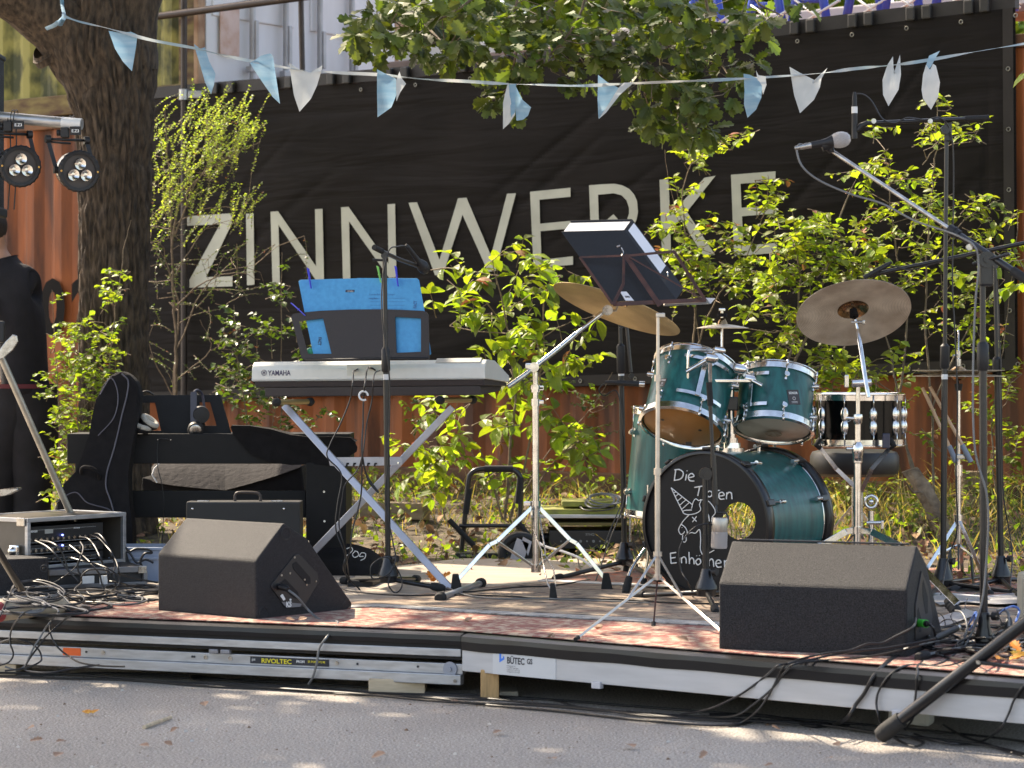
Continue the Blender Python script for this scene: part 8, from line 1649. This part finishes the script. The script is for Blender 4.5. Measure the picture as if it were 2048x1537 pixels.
# body: skin coloured figure (head, neck, arms, hands), clothed by the meshes below
V = X0
ch = [(V(46,830),(.07,.06)),(V(32,700),(.10,.08)),(V(28,620),(.12,.08)),(V(22,552),(.13,.08)),(V(0,522),(.07,.065)),(V(-8,500),(.060,.060)),(V(-18,478,-.03),(.078,.088)),(V(-20,453,-.03),(.088,.098)),(V(-20,430,-.02),(.06,.07)),
      (V(-48,552,.0),(.060,.060)),(V(-70,620,-.02),(.047,.047)),(V(-72,680,-.03),(.040,.040)),(V(-50,720,-.14),(.036,.036)),(V(-30,745,-.24),(.026,.026)),(V(-20,757,-.30),(.030,.018)),
      (V(56,560,.02),(.055,.055)),(V(-16,600,-.14),(.044,.044)),(V(-44,640,-.24),(.042,.042)),(V(-40,670,-.30),(.032,.032)),(V(-62,680,-.33),(.026,.026)),(V(-74,684,-.36),(.030,.018)),
      (V(4,860),(.06,.06)),(V(-8,930,-.05),(.05,.05)),(V(-8,1000,-.02),(.045,.045)),(V(-6,1050,0),(.045,.05)),(V(-14,1062,-.12),(.04,.03)),
      (V(64,860,.03),(.06,.06)),(V(66,930,.08),(.05,.05)),(V(64,1000,.1),(.055,.065)),(V(62,1050,.1),(.045,.05)),(V(56,1062,-.02),(.04,.03))]
ed_ = [(0,1),(1,2),(2,3),(3,4),(4,5),(5,6),(6,7),(7,8),(3,9),(9,10),(10,11),(11,12),(12,13),(13,14),(3,15),(15,16),(16,17),(17,18),(18,19),(19,20),(0,21),(21,22),(22,23),(23,24),(24,25),(0,26),(26,27),(27,28),(28,29),(29,30)]
bd_ = skin('body', ch, ed_, 'skin', pe_t)
for (w_, dirs) in ((V(-20,757,-.30), Vector((.25,-.75,-.5))),(V(-74,684,-.36), Vector((-.9,-.2,-.3)))):
    mb = MB(); dirs.normalize(); s_ = dirs.cross(ZV).normalized()
    for k in range(4):
        b0 = w_+dirs*.02+s_*(.018*(k-1.5)); l_ = (.068,.078,.074,.058)[k]; mb.tube(cat_spline([b0-dirs*.02, b0+dirs*l_*.45, b0+dirs*l_*.75-ZV*.012, b0+dirs*l_*.85-ZV*.032], 3), [.0095]*4+[.0085]*3+[.008,.0075,.006][:3], 8)
    b0 = w_-s_*.03; mb.tube(cat_spline([b0+s_*.01-dirs*.01, b0-s_*.02+dirs*.022, b0-s_*.018+dirs*.05], 3), [.0115,.011,.0105,.010,.009,.009,.0075], 8); mb.build('fingers', 'skin', pe_t)
sh = [(V(52,806),(.20,.15)),(V(50,770),(.195,.14)),(V(46,700),(.20,.14)),(V(42,620),(.215,.145)),(V(24,560),(.205,.125)),(V(8,520),(.082,.075)),(V(-50,556,.0),(.080,.082)),(V(-70,604,-.02),(.078,.082)),(V(52,562,.02),(.085,.085)),(V(24,598,-.12),(.080,.085))]
skin('t_shirt', sh, [(0,1),(1,2),(2,3),(3,4),(4,5),(4,6),(6,7),(4,8),(8,9)], 'shirt', pe_t)
mb = MB()
for pts, rs in (([(34,768),(28,815),(12,870),(-2,930),(-6,1000),(-6,1058)], [.15,.16,.148,.122,.104,.098]), ([(60,768),(60,815),(62,870),(66,930),(64,1000),(60,1058)], [.15,.16,.15,.125,.106,.10])):
    c = cat_spline([V(u, v, -.02) for u, v in pts], 8); n_ = len(c); rows = []
    for i, p in enumerate(c):
        f = i/(n_-1)*(len(rs)-1); k = min(int(f), len(rs)-2); r_ = rs[k]+(rs[k+1]-rs[k])*(f-k)
        rows.append([p+Vector((math.cos(a), math.sin(a)*.9, 0))*(r_+.008*nz(math.cos(a)*2, math.sin(a)*2, p.z*9)) for a in [2*math.pi*q/28 for q in range(28)]])
    vr = mb.quadgrid(rows, True, True); mb.cap(vr[0]); mb.cap(vr[-1])
mb.build('trousers', 'jeans', pe_t, sharp=80)
mb = MB(); c_ = V(47,772,-.0); mb.lathe([(.182,-.014),(.184,.010)], c_, (0,0,1), 32); mb.build('waistband', mat('waist_red', (.12,.02,.03), .8), pe_t)
for (u, o_) in ((-14,-.1),(56,.0)):
    mb = MB(); c_ = V(u,1066,o_); c_.z = ground_at(c_.x, c_.y)+.05; mb.sphere(c_, .055, 14, 8, (.9,2.2,.9)); mb.build('shoe', 'blkplastic', pe_t)
hc_ = V(-20,455,-.03)
mb = MB(); rows = []
for i in range(13):
    th2 = math.pi*.74*i/12; rr = math.sin(th2); row = []
    for k in range(32):
        a = 2*math.pi*k/32; face = max(0, math.cos(a-R(200)))  # face side kept bare lower down
        h = math.cos(th2)-.0; q = Vector((math.cos(a)*rr*.094, math.sin(a)*rr*.106, h*.118+.008))
        if th2 > 1.25 and face > .35: q *= .86
        row.append(hc_+q)
    rows.append(row)
mb.quadgrid(rows, True, True); mb.build('hair', 'hair', pe_t)
fa = Vector((-.94,-.34,0)).normalized(); fs_ = fa.cross(ZV)
mb = MB(); mb.tube([hc_+fa*.075+ZV*.005, hc_+fa*.112-ZV*.028, hc_+fa*.085-ZV*.036], [.010,.015,.008], 8); mb.build('nose', 'skin', pe_t)
for s_ in (-1, 1):
    mb = MB(); mb.sphere(hc_+fa*.078+fs_*.032*s_+ZV*.004, .012, 12, 8); mb.build('eye', 'white', pe_t); mb = MB(); mb.sphere(hc_+fa*.087+fs_*.032*s_+ZV*.004, .0055, 10, 6); mb.build('iris', 'textblk', pe_t)
    mb = MB(); mb.sphere(hc_+fs_*.086*s_-ZV*.006-fa*.005, .028, 12, 8, (.55,.3,1)); mb.build('ear', 'skin', pe_t)
mb = MB(); mb.tube([hc_+fa*.088+fs_*.022-ZV*.062, hc_+fa*.098-ZV*.060, hc_+fa*.088-fs_*.022-ZV*.062], .0055, 8); mb.build('mouth', mat('lips', (.35,.13,.11), .5), pe_t)

# grit and crumbs on the asphalt (uncountable)
mb = MB(); rg2 = random.Random(5)
for i in range(1500):
    p = Vector((rg2.uniform(-2.2, 2.2), rg2.uniform(6.6, 9.2), 0)); e = onR((p.x/p.y)*F+1024, 0).y if p.x > -.1 else onL((p.x/p.y)*F+1024, 0).y
    if p.y > e+.1: continue
    r_ = rg2.uniform(.0015, .0045)*(1 if rg2.random() < .93 else 2.2); a = rg2.uniform(0, 6)
    mb.mi = 0 if rg2.random() < .6 else 1
    q = [p+Vector((math.cos(a+k*2.1)*r_, math.sin(a+k*2.1)*r_, .0005)) for k in range(3)]; tpp = p+Vector((0,0,r_*.8))
    for k in range(3): mb.face([q[k], q[(k+1)%3], tpp])
o = mb.build('grit', [mat('grit_pale', (.55,.50,.44), .9), mat('grit_brown', (.16,.09,.05), .9)]); tag(o, 'grit and leaf crumbs scattered over the asphalt', 'grit', kind='stuff')
